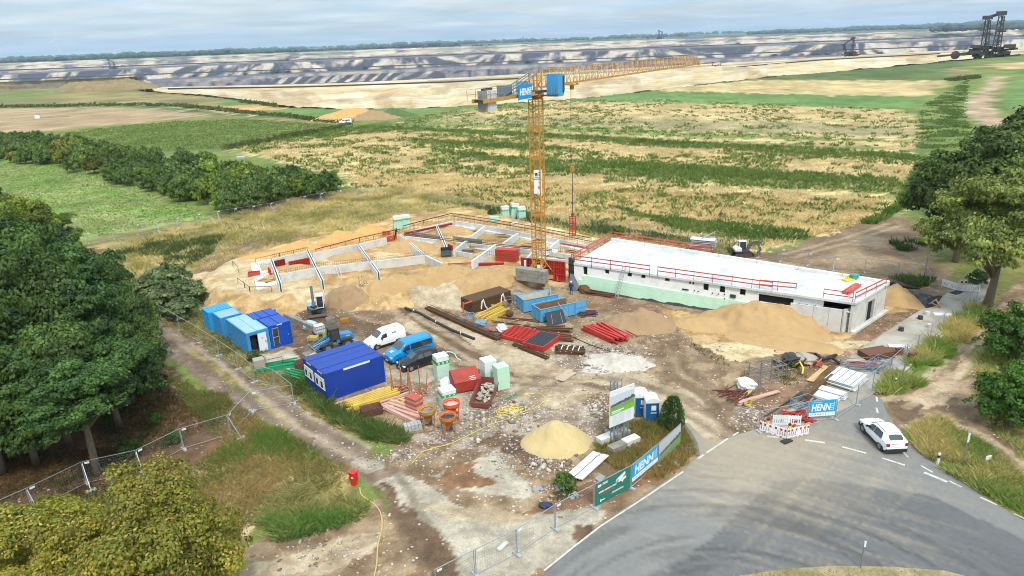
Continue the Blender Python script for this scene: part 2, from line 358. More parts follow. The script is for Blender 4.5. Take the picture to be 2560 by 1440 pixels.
# painter's list: surface, jitter (m), noise size (m), pebbles, outline in photo pixels on the ground plane
Z = [
 ('grn', 6, 30, 0, [(-3000, 3000), (-3000, 60), (6000, 60), (6000, 3000)]),
 ('scrub', 5, 30, 0, [(-600, 300), (0, 215), (400, 195), (600, 235), (700, 262), (640, 290), (520, 300), (-600, 290)]),
 ('field', 3, 20, 0, [(-300, 235), (-300, 205), (120, 203), (130, 206), (30, 216), (0, 226)]), ('grn', 3, 20, 0, [(-300, 252), (0, 234), (110, 226), (185, 232), (60, 246), (0, 252)]),
 ('field', 2, 20, 0, [(530, 250), (600, 248), (690, 262), (680, 268), (560, 264)]),
 ('plough', 1.5, 12, 0, [(-500, 320), (-500, 272), (0, 269), (350, 266), (525, 287), (420, 300), (130, 327), (-300, 340)]),
 ('dgrn', 3, 12, 0, [(-400, 272), (-400, 264), (340, 262), (420, 264), (720, 292), (860, 305), (840, 312), (640, 296), (520, 284), (340, 268)]),
 ('sandp', 3, 10, 0, [(400, 262), (560, 272), (660, 285), (640, 289), (520, 277)]), ('ochre', 2, 8, 0, [(550, 266), (640, 262), (700, 265), (710, 272), (600, 279)]),
 ('field', 2, 20, 0, [(660, 282), (700, 274), (900, 276), (1200, 262), (1320, 262), (1100, 285), (880, 292), (760, 292)]),
 ('scrub', 3, 12, 0, [(560, 295), (760, 296), (900, 310), (840, 312), (600, 300)]),
 ('grn', 2, 16, 0, [(130, 330), (440, 300), (600, 296), (860, 312), (840, 322), (640, 358), (560, 372), (420, 380), (200, 352)]),
 ('grn2', 2, 7, 0, [(-400, 400), (60, 400), (130, 402), (330, 460), (540, 540), (250, 590), (-200, 600), (-600, 470)]),
 ('dgrn', 2, 9, 0, [(560, 374), (840, 318), (1000, 318), (1000, 328), (870, 330), (640, 362), (600, 380)]),
 ('straw', 2.5, 7, 0, [(570, 372), (640, 357), (870, 325), (1000, 318), (1250, 333), (1450, 345), (1900, 366), (2270, 378), (2300, 400), (2240, 520), (2160, 560), (1900, 625), (1700, 600), (1480, 560), (1250, 515), (1000, 470), (880, 470), (860, 440)]),
 ('straw', 3, 8, 0, [(940, 318), (1060, 290), (1240, 262), (1420, 250), (1700, 252), (2260, 275), (2310, 330), (2280, 372), (1900, 360), (1450, 338), (1100, 320)]),
 ('grey', 2.5, 8, 0, [(1060, 292), (1400, 292), (1900, 302), (2270, 318), (2310, 340), (2270, 342), (1800, 330), (1400, 312), (1060, 300)]),
 ('grn', 3, 9, 0, [(980, 290), (1240, 258), (1320, 258), (1400, 268), (1180, 276), (1080, 300), (1000, 306)]),
 ('grn', 2.5, 8, 0, [(1000, 300), (1450, 316), (1800, 333), (2280, 352), (2280, 358), (1700, 342), (1300, 322), (1000, 310)]),
 ('dgrn', 2., 9, 0, [(880, 312), (960, 306), (1250, 326), (1600, 345), (2000, 372), (2290, 384), (2300, 404), (1950, 384), (1560, 358), (1250, 338), (960, 322)]),
 ('sandp', .8, 7, 0, [(2000, 366), (2320, 384), (2320, 388), (2000, 370)]),
 ('dgrn', 2.2, 6, 0, [(1010, 345), (1300, 362), (1450, 372), (1450, 380), (1260, 374), (1000, 358)]),
 ('grn', 3., 6, 0, [(1050, 368), (1340, 400), (1700, 415), (2250, 455), (2260, 482), (1900, 470), (1600, 440), (1300, 420), (1080, 385)]),
 ('dgrn', 2., 5, 0, [(1440, 398), (1700, 412), (2240, 445), (2240, 460), (1900, 450), (1600, 428), (1440, 410)]),
 ('dgrn', 1.6, 4, 0, [(1540, 520), (1640, 545), (1800, 560), (2000, 575), (2020, 600), (1840, 600), (1700, 575), (1540, 535)]),
 ('straw', 2.5, 12, 0, [(1640, 222), (1880, 200), (2370, 202), (2350, 215), (2320, 242), (2000, 236), (1640, 228)]),
 ('field', 2.5, 20, 0, [(1400, 252), (1580, 230), (1700, 228), (2000, 236), (2290, 242), (2330, 262), (2300, 272), (2000, 266), (1600, 256)]),
 ('dgrn', 4, 22, 0, [(1890, 199), (2200, 164), (2440, 150), (2480, 186), (2420, 204), (2360, 201)]), ('scrub', 3, 20, 0, [(2340, 172), (2420, 166), (2440, 184), (2400, 192)]),
 ('grn', 3, 12, 0, [(2370, 203), (2460, 190), (2480, 195), (2420, 250), (2410, 290), (2460, 340), (2440, 380), (2300, 400), (2290, 360), (2320, 320), (2270, 280), (2330, 240)]),
 ('grn', 3, 12, 0, [(2400, 156), (2560, 132), (2900, 120), (2900, 200), (2520, 184), (2440, 190)]), ('straw', 5, 20, 0, [(2460, 160), (2900, 140), (2900, 168), (2500, 172)]),
 ('field', 1.5, 10, 0, [(2500, 252), (2530, 206), (2560, 190), (2900, 190), (2900, 330), (2560, 300)]),
 ('ltrack', 1.6, 8, .05, [(2478, 190), (2512, 190), (2504, 210), (2490, 235), (2476, 252), (2478, 272), (2520, 305), (2480, 330), (2430, 300), (2412, 275), (2424, 248), (2452, 225)]),
 ('grn', 3, 8, 0, [(2200, 500), (2320, 400), (2560, 380), (2900, 400), (2900, 600), (2500, 620), (2330, 560)]),
 # grass belt round the site
 ('dry', 1.6, 5, 0, [(200, 620), (250, 590), (540, 545), (760, 490), (980, 465), (1120, 490), (1250, 515), (1480, 560), (1900, 625), (1950, 650), (1700, 640), (1500, 610), (1140, 540), (980, 565), (600, 640), (480, 700), (420, 720), (260, 690)]),
 ('dgrn', 1.6, 4, 0, [(1100, 500), (1250, 520), (1480, 560), (1900, 622), (1890, 640), (1480, 585), (1240, 545), (1110, 515)]),
 ('dirt', 1., 5, .03, [(470, 670), (500, 655), (620, 612), (980, 560), (1140, 525), (1250, 545), (1500, 600), (1490, 640), (1000, 600), (600, 680), (480, 720)]),
 ('brown', .8, 3, .1, [(500, 655), (600, 618), (780, 590), (800, 575), (620, 600), (520, 640)]),
 ('dirt', 1.2, 8, .02, [(1480, 600), (1800, 640), (1860, 630), (1960, 625), (2200, 535), (2260, 540), (2360, 600), (2420, 660), (2350, 720), (2230, 700), (1960, 660), (1700, 650)]),
 ('verge', 1.2, 4, 0, [(2300, 560), (2560, 560), (2900, 560), (2900, 760), (2440, 720), (2330, 640)]),
 ('grn', .8, 3, 0, [(2170, 690), (2330, 695), (2320, 720), (2240, 712), (2180, 705)]),
 # forest floor and left side
 ('floor', 1., 3, .04, [(-900, 1500), (-900, 620), (250, 620), (380, 800), (430, 930), (560, 1040), (640, 1090), (400, 1250), (250, 1440), (-200, 1700)]),
 ('dry', 1., 3, 0, [(400, 930), (520, 990), (620, 1040), (760, 1110), (880, 1180), (700, 1260), (560, 1390), (300, 1500), (380, 1250), (560, 1110)]),
 ('floor', 1., 2.5, .04, [(560, 985), (640, 1000), (660, 1060), (600, 1090), (420, 1180), (420, 1090)]),
 ('grn', .6, 2, 0, [(625, 1085), (690, 1070), (745, 1120), (720, 1150), (640, 1130)]), ('grn', .6, 2, 0, [(470, 990), (540, 980), (560, 1010), (480, 1030)]),
 ('track', .5, 2, .06, [(330, 780), (430, 800), (520, 860), (640, 940), (740, 1000), (840, 1070), (960, 1150), (1000, 1200), (940, 1215), (860, 1165), (760, 1100), (630, 1030), (520, 970), (420, 890), (330, 820)]),
 ('dry', .35, 1.5, 0, [(480, 870), (600, 960), (720, 1050), (716, 1056), (590, 970), (470, 880)]),
 ('verge', .5, 2, .02, [(340, 700), (500, 700), (520, 780), (500, 800), (600, 900), (740, 970), (820, 1010), (1010, 1085), (1010, 1120), (880, 1090), (740, 1005), (560, 900), (430, 810), (340, 770)]),
 # yard
 ('dirt', .6, 2.2, .08, [(480, 690), (1440, 650), (1540, 588), (2240, 700), (2420, 700), (2300, 800), (2200, 1000), (1760, 1110), (1740, 1160), (1400, 1420), (1330, 1500), (900, 1500), (1000, 1230), (960, 1150), (1010, 1090), (760, 1000)]),
 ('dirt', .6, 2.2, .10, [(490, 690), (510, 770), (520, 800), (640, 910), (740, 940), (830, 1000), (1020, 1080), (1010, 1120), (960, 1150), (1000, 1210), (1110, 1330), (1160, 1500), (1250, 1500), (1400, 1400), (1700, 1180), (1740, 1130), (1830, 1100), (1890, 1078), (2010, 1005), (2130, 890), (2250, 800), (2380, 710), (2230, 690), (2150, 760), (1850, 800), (1440, 730), (1300, 700), (900, 770), (560, 690)]),
 ('sandp', .8, 2, .02, [(470, 690), (548, 672), (620, 640), (760, 600), (990, 560), (1140, 525), (1500, 600), (1440, 720), (1300, 715), (1010, 770), (920, 780), (800, 765), (700, 800), (600, 770), (520, 740)]),
 ('sand', .8, 1.6, .03, [(820, 690), (1060, 655), (1300, 640), (1310, 712), (1150, 750), (1010, 772), (920, 780), (830, 745), (760, 720)]),
 ('sand', .7, 1.6, .03, [(480, 720), (545, 745), (640, 765), (760, 770), (760, 800), (600, 800), (520, 775)]), ('ochre', .5, 1.6, .03, [(560, 640), (800, 590), (985, 565), (985, 590), (640, 650)]),
 ('ochre', .5, 1.3, .02, [(690, 680), (760, 640), (900, 615), (1000, 590), (1120, 600), (1130, 640), (950, 655), (800, 672)]),
 ('sand', .5, 1.5, .02, [(1000, 560), (1140, 530), (1300, 570), (1430, 620), (1300, 650), (1160, 620), (1010, 590)]),
 ('brown', 1., 2.2, .05, [(1450, 730), (1700, 775), (1850, 805), (1700, 830), (1560, 800), (1450, 770)]),
 ('dirt', 1., 2.2, .12, [(1440, 760), (1700, 800), (1750, 880), (1550, 880), (1420, 850)]),
 ('dirt', .6, 1.8, .06, [(1620, 850), (1720, 860), (1800, 920), (1820, 990), (1720, 985), (1640, 940), (1600, 900)]),
 ('pale', .5, 2.4, .02, [(1020, 740), (1180, 700), (1290, 705), (1180, 760), (1260, 800), (1120, 770), (1040, 770)]),
 ('pale', .5, 2, .02, [(1030, 780), (1120, 800), (1300, 880), (1440, 900), (1420, 940), (1340, 935), (1220, 890), (1100, 850), (1000, 820)]),
 ('conc', .35, 2, 0, [(600, 890), (690, 880), (760, 850), (830, 860), (790, 885), (735, 895), (720, 925), (640, 915)]), ('conc', .3, 2, 0, [(960, 930), (1060, 915), (1110, 930), (1070, 960), (980, 945)]),
 ('pale', .6, 2.2, .04, [(1440, 900), (1560, 920), (1640, 950), (1700, 970), (1780, 1000), (1810, 1080), (1740, 1110), (1700, 1050), (1620, 990), (1540, 960), (1420, 960), (1330, 945)]),
 ('mud', .5, 1.6, .06, [(760, 780), (900, 800), (1060, 840), (1200, 900), (1320, 950), (1240, 960), (1120, 900), (950, 860), (900, 830), (780, 870), (700, 860), (740, 800)]),
 ('mud', .3, 1.2, .04, [(740, 870), (800, 860), (900, 875), (820, 900), (770, 960), (745, 930)]),
 ('mud', .35, 1.5, .02, [(990, 770), (1010, 768), (1150, 840), (1290, 930), (1260, 940), (1130, 870)]),
 ('rub', .6, 1.2, .5, [(980, 990), (1100, 960), (1300, 960), (1480, 1010), (1500, 1110), (1350, 1170), (1200, 1130), (1040, 1110), (1010, 1050)]),
 ('pale', .6, 1.6, .08, [(1290, 950), (1440, 960), (1480, 990), (1400, 1020), (1280, 1000)]),
 ('rub', .6, 1.2, .5, [(1380, 860), (1500, 850), (1640, 900), (1600, 935), (1440, 930), (1380, 900)]), ('white', .6, .9, .3, [(1470, 905), (1540, 880), (1620, 905), (1600, 925), (1520, 935), (1450, 930)]),
 ('mud', .5, 1.2, .2, [(1250, 1080), (1310, 1090), (1330, 1130), (1420, 1160), (1340, 1180), (1240, 1120), (1180, 1110)]),
 ('dirt', .6, 1.3, .25, [(1040, 1120), (1180, 1120), (1300, 1180), (1420, 1160), (1500, 1180), (1480, 1250), (1380, 1290), (1200, 1260), (1080, 1200)]),
 ('conc', .3, 1.4, .0, [(1080, 1185), (1180, 1150), (1240, 1130), (1290, 1180), (1330, 1230), (1310, 1250), (1230, 1240), (1140, 1220)]),
 ('rust', .4, .8, .03, [(1130, 1165), (1200, 1150), (1180, 1170), (1240, 1200), (1220, 1220), (1110, 1215), (1090, 1195)]),
 ('conc', .4, 2, .0, [(885, 1140), (960, 1150), (965, 1165), (920, 1190), (880, 1165)]), ('conc', .4, 2.2, .01, [(940, 1210), (1005, 1182), (1050, 1200), (1140, 1260), (1250, 1290), (1400, 1280), (1500, 1260), (1520, 1290), (1380, 1400), (1250, 1500), (1160, 1500), (1130, 1370), (1040, 1290)]),
 ('pale', .6, 1.4, .02, [(1040, 1260), (1200, 1270), (1370, 1285), (1300, 1310), (1120, 1300)]),
 ('mud', .25, 1., .02, [(955, 1205), (985, 1215), (1010, 1270), (1060, 1310), (1100, 1370), (1150, 1450), (1080, 1450), (1030, 1380), (1000, 1300)]), ('mud', .3, .8, .02, [(1010, 1255), (1040, 1270), (1060, 1310), (1110, 1370), (1155, 1440), (1130, 1440), (1060, 1340)]),
 ('mud', .25, .8, .0, [(1440, 1318), (1480, 1308), (1495, 1325), (1470, 1352), (1440, 1360), (1425, 1340)]),
 ('dirt', .6, 1.5, .08, [(560, 1400), (680, 1330), (800, 1320), (900, 1290), (960, 1250), (1000, 1330), (1060, 1420), (1080, 1500), (540, 1500)]),
 ('sandp', .5, 1.3, .05, [(600, 1270), (720, 1200), (860, 1170), (880, 1190), (760, 1240), (640, 1310), (560, 1380), (540, 1360)]),
 ('dry', .6, 1.5, .0, [(640, 1290), (740, 1210), (870, 1195), (915, 1240), (900, 1290), (800, 1320), (680, 1340)]),
 ('pale', .5, 1., .1, [(640, 1400), (760, 1380), (900, 1330), (950, 1330), (930, 1380), (820, 1440), (640, 1440)]),
 ('dry', .5, 1.4, .02, [(1490, 1110), (1540, 1060), (1640, 1050), (1700, 1060), (1740, 1125), (1720, 1160), (1640, 1200), (1560, 1180), (1500, 1150)]), ('rust', .4, 1, .1, [(1310, 1275), (1360, 1250), (1500, 1190), (1680, 1160), (1700, 1172), (1560, 1230), (1380, 1290)]),
 ('rub', .5, 1, .55, [(1840, 1010), (1900, 1000), (1930, 1040), (1890, 1080), (1830, 1050)]), ('brown', .5, 1.6, .15, [(1820, 990), (1900, 900), (2100, 880), (2150, 870), (2050, 960), (1960, 1010), (1900, 1060), (1880, 1010)]),
 ('mud', .4, 1.2, .1, [(1900, 1050), (1990, 1000), (2060, 910), (2110, 900), (2060, 960), (2000, 1020), (1940, 1060)]),
 ('sandp', .7, 1.6, .1, [(1760, 860), (1900, 840), (2110, 850), (2180, 850), (2140, 880), (1960, 880), (1840, 910)]), ('sand', .6, 1.4, .03, [(1640, 770), (1850, 800), (1980, 780), (2140, 830), (2100, 850), (1900, 850), (1740, 860), (1700, 820)]),
 ('brown', .3, 1.6, .2, [(2150, 835), (2220, 785), (2300, 770), (2350, 745), (2385, 725), (2290, 790), (2200, 850), (2170, 850)]), ('sand', .3, 1.6, .03, [(2220, 720), (2240, 740), (2270, 780), (2215, 785)]),
 # right-hand verge, track
 ('verge', .8, 2.5, .02, [(2190, 960), (2230, 930), (2300, 870), (2450, 740), (2600, 700), (3300, 800), (3300, 1800), (2700, 1500), (2560, 1310), (2380, 1190), (2280, 1110), (2210, 1020)]),
 ('dirt', .8, 2., .06, [(2215, 985), (2260, 960), (2330, 900), (2430, 800), (2470, 760), (2560, 700), (2700, 690), (2560, 790), (2520, 840), (2460, 920), (2440, 990), (2480, 1060), (2560, 1140), (2700, 1240), (2700, 1300), (2560, 1200), (2440, 1110), (2360, 1040), (2290, 1040), (2270, 1100), (2210, 1020)]),
 ('ltrack', .5, 1.6, .06, [(2330, 960), (2420, 880), (2500, 790), (2530, 780), (2480, 860), (2400, 950), (2380, 1000), (2300, 1030), (2250, 1000)]), ('verge', .4, 1.6, .0, [(2430, 880), (2500, 820), (2490, 850), (2440, 900), (2400, 950), (2390, 940)]),
 ('mud', .5, 1.5, .02, [(2215, 1010), (2260, 1000), (2310, 1010), (2300, 1050), (2260, 1060)]),
 ('grn', .8, 2.5, 0, [(2280, 880), (2400, 790), (2440, 800), (2400, 860), (2330, 930), (2280, 950)]),
 ('grn', .8, 2, 0, [(2290, 1070), (2350, 1060), (2440, 1120), (2440, 1180), (2380, 1180), (2310, 1120)]), ('grn', .8, 2, 0, [(2440, 880), (2900, 800), (2900, 1100), (2560, 1060), (2460, 1000)]),
 ('dry', .6, 2., 0, [(2390, 1180), (2470, 1170), (2600, 1270), (2700, 1400), (2560, 1300)]),
]
def build_ground():
 ys = [22.]
 while ys[-1] < 78: ys.append(ys[-1] + .21)
 while ys[-1] < 118: ys.append(ys[-1] + .36)
 st = .4
 while ys[-1] < 760: st *= 1.022; ys.append(ys[-1] + st)
 ys = np.array([-60., -20., 5., 14.] + ys)
 h = [0.]
 while h[-1] < 46: h.append(h[-1] + .25)
 st = .3
 while h[-1] < 330: st *= 1.028; h.append(h[-1] + st)
 while h[-1] < 1100: st *= 1.1; h.append(h[-1] + st)
 h = np.array(h); xs = np.concatenate([-h[:0:-1], h]) + 4
 X, Y = np.meshgrid(xs, ys); x = X.ravel(); y = Y.ravel()
 z = terrain(x, y)
 j1 = fbm(x, y, 2.2, 4, 21) - .5; j2 = fbm(x, y, 2.2, 4, 47) - .5
 big = np.clip(y / 90, .6, 5); j3 = fbm(x, y, .55, 3, 81) - .5; j4 = fbm(x, y, .55, 3, 95) - .5; j1 = j1 + j3 * .45; j2 = j2 + j4 * .45
 col = np.zeros((len(x), 3)); msk = np.zeros((len(x), 3))
 base = topx(np.stack([x, y, np.zeros_like(x)], 1))
 for i, (kind, jit, ns, peb, poly) in enumerate(Z):
  P = topx(np.stack([x + j1 * jit * 3.2 * big ** .5, y + j2 * jit * 3.2 * big ** .5, np.zeros_like(x)], 1))
  m = inpoly(P[:, 0], P[:, 1], poly) & (y > 15) if i else np.ones(len(x), bool)
  a, b = G[kind]; k = fbm(x[m], y[m], ns, 5, 60 + i, .6); k = sstep(.32, .68, k)[:, None]
  col[m] = a * (1 - k) + b * k; msk[m, 0] = peb
 # fine mottling of worked earth
 mo = fbm(x, y, 7, 4, 310, .6) - .5; mo2 = fbm(x, y, 2.4, 3, 320) - .5; fr_ = sstep(95, 130, y); col *= (1 + (mo * .75 + mo2 * .5) * fr_)[:, None]
 f = fbm(x, y, 1.1, 4, 300, .65); col *= (1 + (f - .5) * .5 * sstep(150, 60, y))[:, None]
 # vehicle tracks worn into the yard
 def trk(pts, w, amt, c):
  nonlocal col
  W = [at(px, py)[:2] for px, py in pts]; n = np.array([-(W[-1][1] - W[0][1]), W[-1][0] - W[0][0]]); n = n / np.linalg.norm(n)
  near = (y < 130) & (y > 30)
  for s in (-.95, .95):
   d = segdist(x[near] + j1[near] * .7, y[near] + j2[near] * .7, [(a + n[0] * s, b + n[1] * s) for a, b in W])
   k = ((1 - sstep(w * .4, w, d)) * amt * (.45 + fbm(x[near], y[near], 1.3, 3, 12)))[:, None]
   col[near] = col[near] * (1 - k) + c * k
 D = S(112, 90, 70); P_ = S(206, 184, 152)
 trk([(1880, 1110), (1700, 1010), (1560, 960), (1330, 950), (1150, 900), (950, 850), (850, 800)], .8, .6, D); trk([(1830, 1110), (1640, 1000), (1420, 950), (1200, 930), (1080, 900)], .7, .5, P_)
 trk([(1060, 1180), (1180, 1090), (1290, 1010), (1380, 940), (1450, 900)], .7, .45, D); trk([(1860, 1100), (1800, 1000), (1700, 930), (1660, 860)], .9, .55, D)
 trk([(1010, 790), (1130, 860), (1300, 940)], .6, .5, P_); trk([(380, 800), (560, 930), (760, 1080), (960, 1180), (1080, 1400)], .5, .5, D); trk([(500, 850), (760, 1050), (900, 1130)], .4, .5, P_)
 trk([(2240, 1010), (2330, 960), (2440, 860), (2540, 760)], .5, .6, P_); trk([(2280, 1060), (2420, 1080), (2560, 1180)], .5, .6, P_); trk([(1970, 640), (2120, 600), (2240, 560)], .6, .4, P_)
 # rows of the straw and ploughed fields, sown across the view
 far = y > 105
 q = np.sin((y - .22 * x) * 2 * pi / 4.4) * sstep(420, 160, y) * far
 isst = (np.abs(col - G['straw'][0]).sum(1) < .25)
 col *= (1 + .2 * q * isst)[:, None]
 P = base; out = inpoly(P[:, 0], P[:, 1], EDGE_P) & (y > 150) | (y > 740)
 z = np.where(out, -26., z)
 nx, ny = len(xs), len(ys); idx = np.arange(nx * ny).reshape(ny, nx)
 F = np.stack([idx[:-1, :-1], idx[:-1, 1:], idx[1:, 1:], idx[1:, :-1]], -1).reshape(-1, 4)
 keep = ~(out[F].all(1)); F = F[keep]
 me = npmesh('ground', np.stack([x, y, z], 1), F, col, [groundmat('ground_earth')], msk, smooth=True)
 return struct(npobj('ground', me))
build_ground()
# OPENCAST MINE (cut bench, far walls, rim, plain behind)
def build_mine():
 xs = np.arange(-520, 3081, 3.0); hz = HL + (HR - HL) * xs / 2560
 e = np.interp(xs, [p[0] for p in EDGE], [p[1] for p in EDGE]) + (fbm(xs / 26., xs * 0, 1, 3, 5) - .5) * 7 * (xs > 380)
 outer = np.interp(xs, [-520, 330, 380, 840, 1160, 1700, 2000, 2300, 2560, 3080], [209, 190, 219, 208, 193, 163, 147, 129, 120, 92])
 rows = []     # (points Nx3, colour Nx3)
 hdir = np.array([ray(a, 720) for a in xs]); az = np.arctan2(hdir[:, 0], hdir[:, 1])
 az = np.array([math.atan2(*(ray(a, b)[:2])) for a, b in zip(xs, hz)])
 def pt(d, z): return np.stack([np.sin(az) * d, np.cos(az) * d, z + 0 * d], 1)
 def dist(yp, z): return np.array([np.linalg.norm(at(a, b, z)[:2]) for a, b in zip(xs, yp)])
 d0 = dist(e, 0.) - 3; d1 = d0 + 7; left = sstep(360, 330, xs)
 d2 = np.maximum(dist(outer, -12.), d1 + 6); d2 = np.where(xs < 345, d1 + 8, d2)
 u = xs / 100.
 cream, och, wh = S(222, 198, 152), S(200, 154, 96), S(232, 214, 178)
 grass = S(120, 124, 70)
 def push(d, z, c): rows.append((pt(d, z), np.clip(c, .01, .95)))
 one = np.ones((len(xs), 1))
 push(d0, np.full(len(xs), -.15), grass * one); k = fbm(u, u * 0, .25, 3, 4)[:, None]
 push(d1, np.full(len(xs), -4.) + (k[:, 0] - .5) * 3, och * (1 - k) + cream * k)
 for i in range(1, 21):
  t = i / 20; d = d1 + (d2 - d1) * t; lump = fbm(u * 4, d / 60, 2.2, 4, 8); stp = sstep(.44, .60, t + (fbm(u * 2, u * 0, 1.5, 3, 77) - .5) * .2)
  z = -4 - 4.0 * t - 4 * stp + (lump - .5) * 5.5 * (1 - t) ; ridge = np.exp(-((t - .5 - (fbm(u, u * 0, 3, 2, 5) - .5) * .3) / .12) ** 2); z = z + 2.6 * ridge * fbm(u * 6, u * 0, 1.5, 3, 31)
  kk = sstep(.35, .65, fbm(u * 3, d / 90, 1.6, 5, 13, .6)) [:, None]; rr = (ridge * sstep(.35, .6, fbm(u * 1.3, u * 0, 2, 3, 91)))[:, None]
  c = wh * (1 - kk) + cream * kk; c = c * (1 - .85 * rr) + och * .85 * rr; gg = (sstep(.56, .7, fbm(u * 1.7 + t * 2, d / 140, 1.2, 4, 19)) * .55)[:, None]; c = c * (1 - gg) + S(178, 142, 100) * gg
  band = (np.exp(-((t - .86) / .03) ** 2) * (xs > 380))[:, None] * .7; c = c * (1 - band) + S(96, 84, 70) * band
  push(d, z, c)
 push(d2 + 12, np.full(len(xs), -36.), S(170, 150, 130) * one)
 push(d2 + 500, np.full(len(xs), -104.), S(150, 138, 140) * one)
 push(np.full(len(xs), 2330.), np.full(len(xs), -104.), S(132, 126, 138) * one)
 dark, vio, greyb, tan, pal = S(68, 65, 70), S(100, 94, 98), S(150, 136, 128), S(192, 166, 134), S(212, 196, 174)
 def wall(k0, dA, k1, dB, seed, n, mixf, gul=.5):
  for i in range(n + 1):
   t = i / n; d = dA + (dB - dA) * t; k = k0 + (k1 - k0) * t
   g = fbm(u * 9, u * 0 + t * .6, 1.6, 4, seed); cone = np.abs(((u * 1.15 + fbm(u * 2, u * 0, 2., 2, seed + 5) * 3) % 1) - .5) * 2
   dd = d + (g - .5) * (dB - dA) * gul * math.sin(pi * min(1, t * 1.05)) - cone * (dB - dA) * .28 * math.sin(pi * t)
   z = CAM_H - k / CAM_F * d
   c = mixf(t, g, cone)
   rows.append((np.stack([np.sin(az) * dd, np.cos(az) * dd, np.full(len(xs), z)], 1), np.clip(c, .01, .95)))
 def pick(f, cols, pos):
  out = np.zeros((len(xs), 3))
  for ch in range(3): out[:, ch] = np.interp(f, pos, [c[ch] for c in cols])
  return out
 rt = sstep(700, 1500, xs); dk = sstep(2000, 2300, xs)
 warp = fbm(u, u * 0, 2.6, 3, 201) * 5
 def low(t, g, cone):     # spoil ribs: slanting dark and pale stripes, in groups
  ph = u * 2.6 + warp * 1.6 - t * 1.3; s = ph % 1; wd = .3 + .4 * fbm(np.floor(ph), u * 0, 1, 1, 9); grp = sstep(.35, .55, fbm(u, u * 0 + t * .4, 1.5, 3, 17))
  f = .40 + (sstep(wd - .08, wd + .08, s) - .5) * .42 * grp + .6 * (fbm(u * 6, u * 0 + t * 2, 1.2, 4, 5) - .5)
  return pick(f, [dark, dark, vio, S(140, 126, 118), S(150, 136, 128), S(196, 180, 160), pal], [0, .32, .35, .46, .56, .6, .9])
 def mid(t, g, cone):     # slumped faces: sharp edged dark and pale wedges
  sl = fbm(u * .9, u * 0, 1, 2, 44) - .5; f = fbm(u * 4.4 + sl * 7 * t + warp * .3, u * 0 + t * 1.1, 1., 4, 61, .5) + .12 * (fbm(u * 14, u * 0 + t * 3, 1., 3, 62) - .5); f = .5 + (f - .5) * 1.5
  return pick(f, [dark, dark, vio, vio, S(150, 134, 124), S(158, 142, 130), tan, S(214, 192, 164), pal], [0, .36, .39, .47, .49, .56, .58, .72, .76])
 def top(t, g, cone):
  f = fbm(u * 3., u * 0 + t * 2.2, 1., 5, 7, .58); f = .52 + (f - .5) * 1.9 + .06 * t; c = pick(f, [vio, greyb, tan, S(226, 206, 178), pal], [.2, .36, .5, .7, 1])
  v = (sstep(.52, .66, fbm(u * 1.2, u * 0 + t * 1.1, 1.1, 4, 55)) * .7)[:, None]; return c * (1 - v) + S(126, 124, 98) * v
 road = lambda t, g, c: pick(.5 + 0 * g, [S(90, 86, 96), S(112, 106, 112), S(150, 140, 140)], [0, .5, 1])
 flat = lambda t, g, c: pick(g, [vio, greyb, tan], [.3, .5, .75])
 wall(97, 2450, 92, 2620, 11, 3, flat, .1)
 wall(92, 2650, 67, 2900, 21, 16, low, .5)
 wall(66, 2930, 60, 3200, 31, 3, flat, .1); wall(60, 3210, 57, 3240, 32, 1, road, 0)
 wall(56, 3250, 34, 3500, 41, 15, mid, .8)
 wall(34, 3520, 31, 3640, 51, 1, road, 0); wall(31, 3650, 28, 3900, 52, 2, flat, .1)
 wall(27.5, 3920, 17, 4250, 61, 8, top, .6); wall(16.5, 4260, 12.5, 4480, 62, 5, top, .5)
 g1, g2 = S(112, 122, 84), S(86, 104, 76)
 for d, z in ((4500, 0), (4900, 0), (5600, 0), (7000, 0), (10000, 0), (15000, 0)):
  kk = sstep(.4, .6, fbm(u * 4, u * 0 + d / 900, 2, 3, 70))[:, None]
  rows.append((pt(np.full(len(xs), float(d)), np.full(len(xs), float(z))), g1 * (1 - kk) + g2 * kk))
 V = np.concatenate([r[0] for r in rows]); C = np.concatenate([r[1] for r in rows]); n = len(xs); m = len(rows)
 idx = np.arange(n * m).reshape(m, n); F = np.stack([idx[:-1, :-1], idx[:-1, 1:], idx[1:, 1:], idx[1:, :-1]], -1).reshape(-1, 4)
 me = npmesh('opencast_mine_terrain', V, F, C, [groundmat('mine_earth', s1=.02, s2=.06, amp=.25, pebble=False, bump=.8, bdist=6.)])
 struct(npobj('opencast_mine_terrain', me))
build_mine()
# ROADS
def sheet(name, poly, z, colf, m, step=.55, parent=None):
 """flat paved sheet with a crisp outline; colf gives the albedo at each point"""
 P = np.array([p[:2] for p in poly]); x0, y0 = P.min(0); x1, y1 = P.max(0)
 gx, gy = np.meshgrid(np.arange(x0, x1, step), np.arange(y0, y1, step)); gx = gx.ravel() + step * .25 * np.sin(gy.ravel() * 9); gy = gy.ravel()
 ok = inpoly(gx, gy, P) & (segdist(gx, gy, P, True) > step * .45); pts = [Vector((a, b)) for a, b in P] + [Vector((a, b)) for a, b in zip(gx[ok], gy[ok])]
 n = len(P); r = delaunay_2d_cdt(pts, [(i, (i + 1) % n) for i in range(n)], [], 1, 1e-4)
 V = np.array([(v.x, v.y) for v in r[0]]); F = np.array([f for f in r[2] if len(f) == 3])
 c = colf(V[:, 0], V[:, 1]); me = npmesh(name, np.column_stack([V, np.full(len(V), z)]), F, c, [m], c * 0)
 # keep upward-facing
 o = npobj(name, me, parent)
 if me.polygons and me.polygons[0].normal.z < 0: me.flip_normals()
 return o
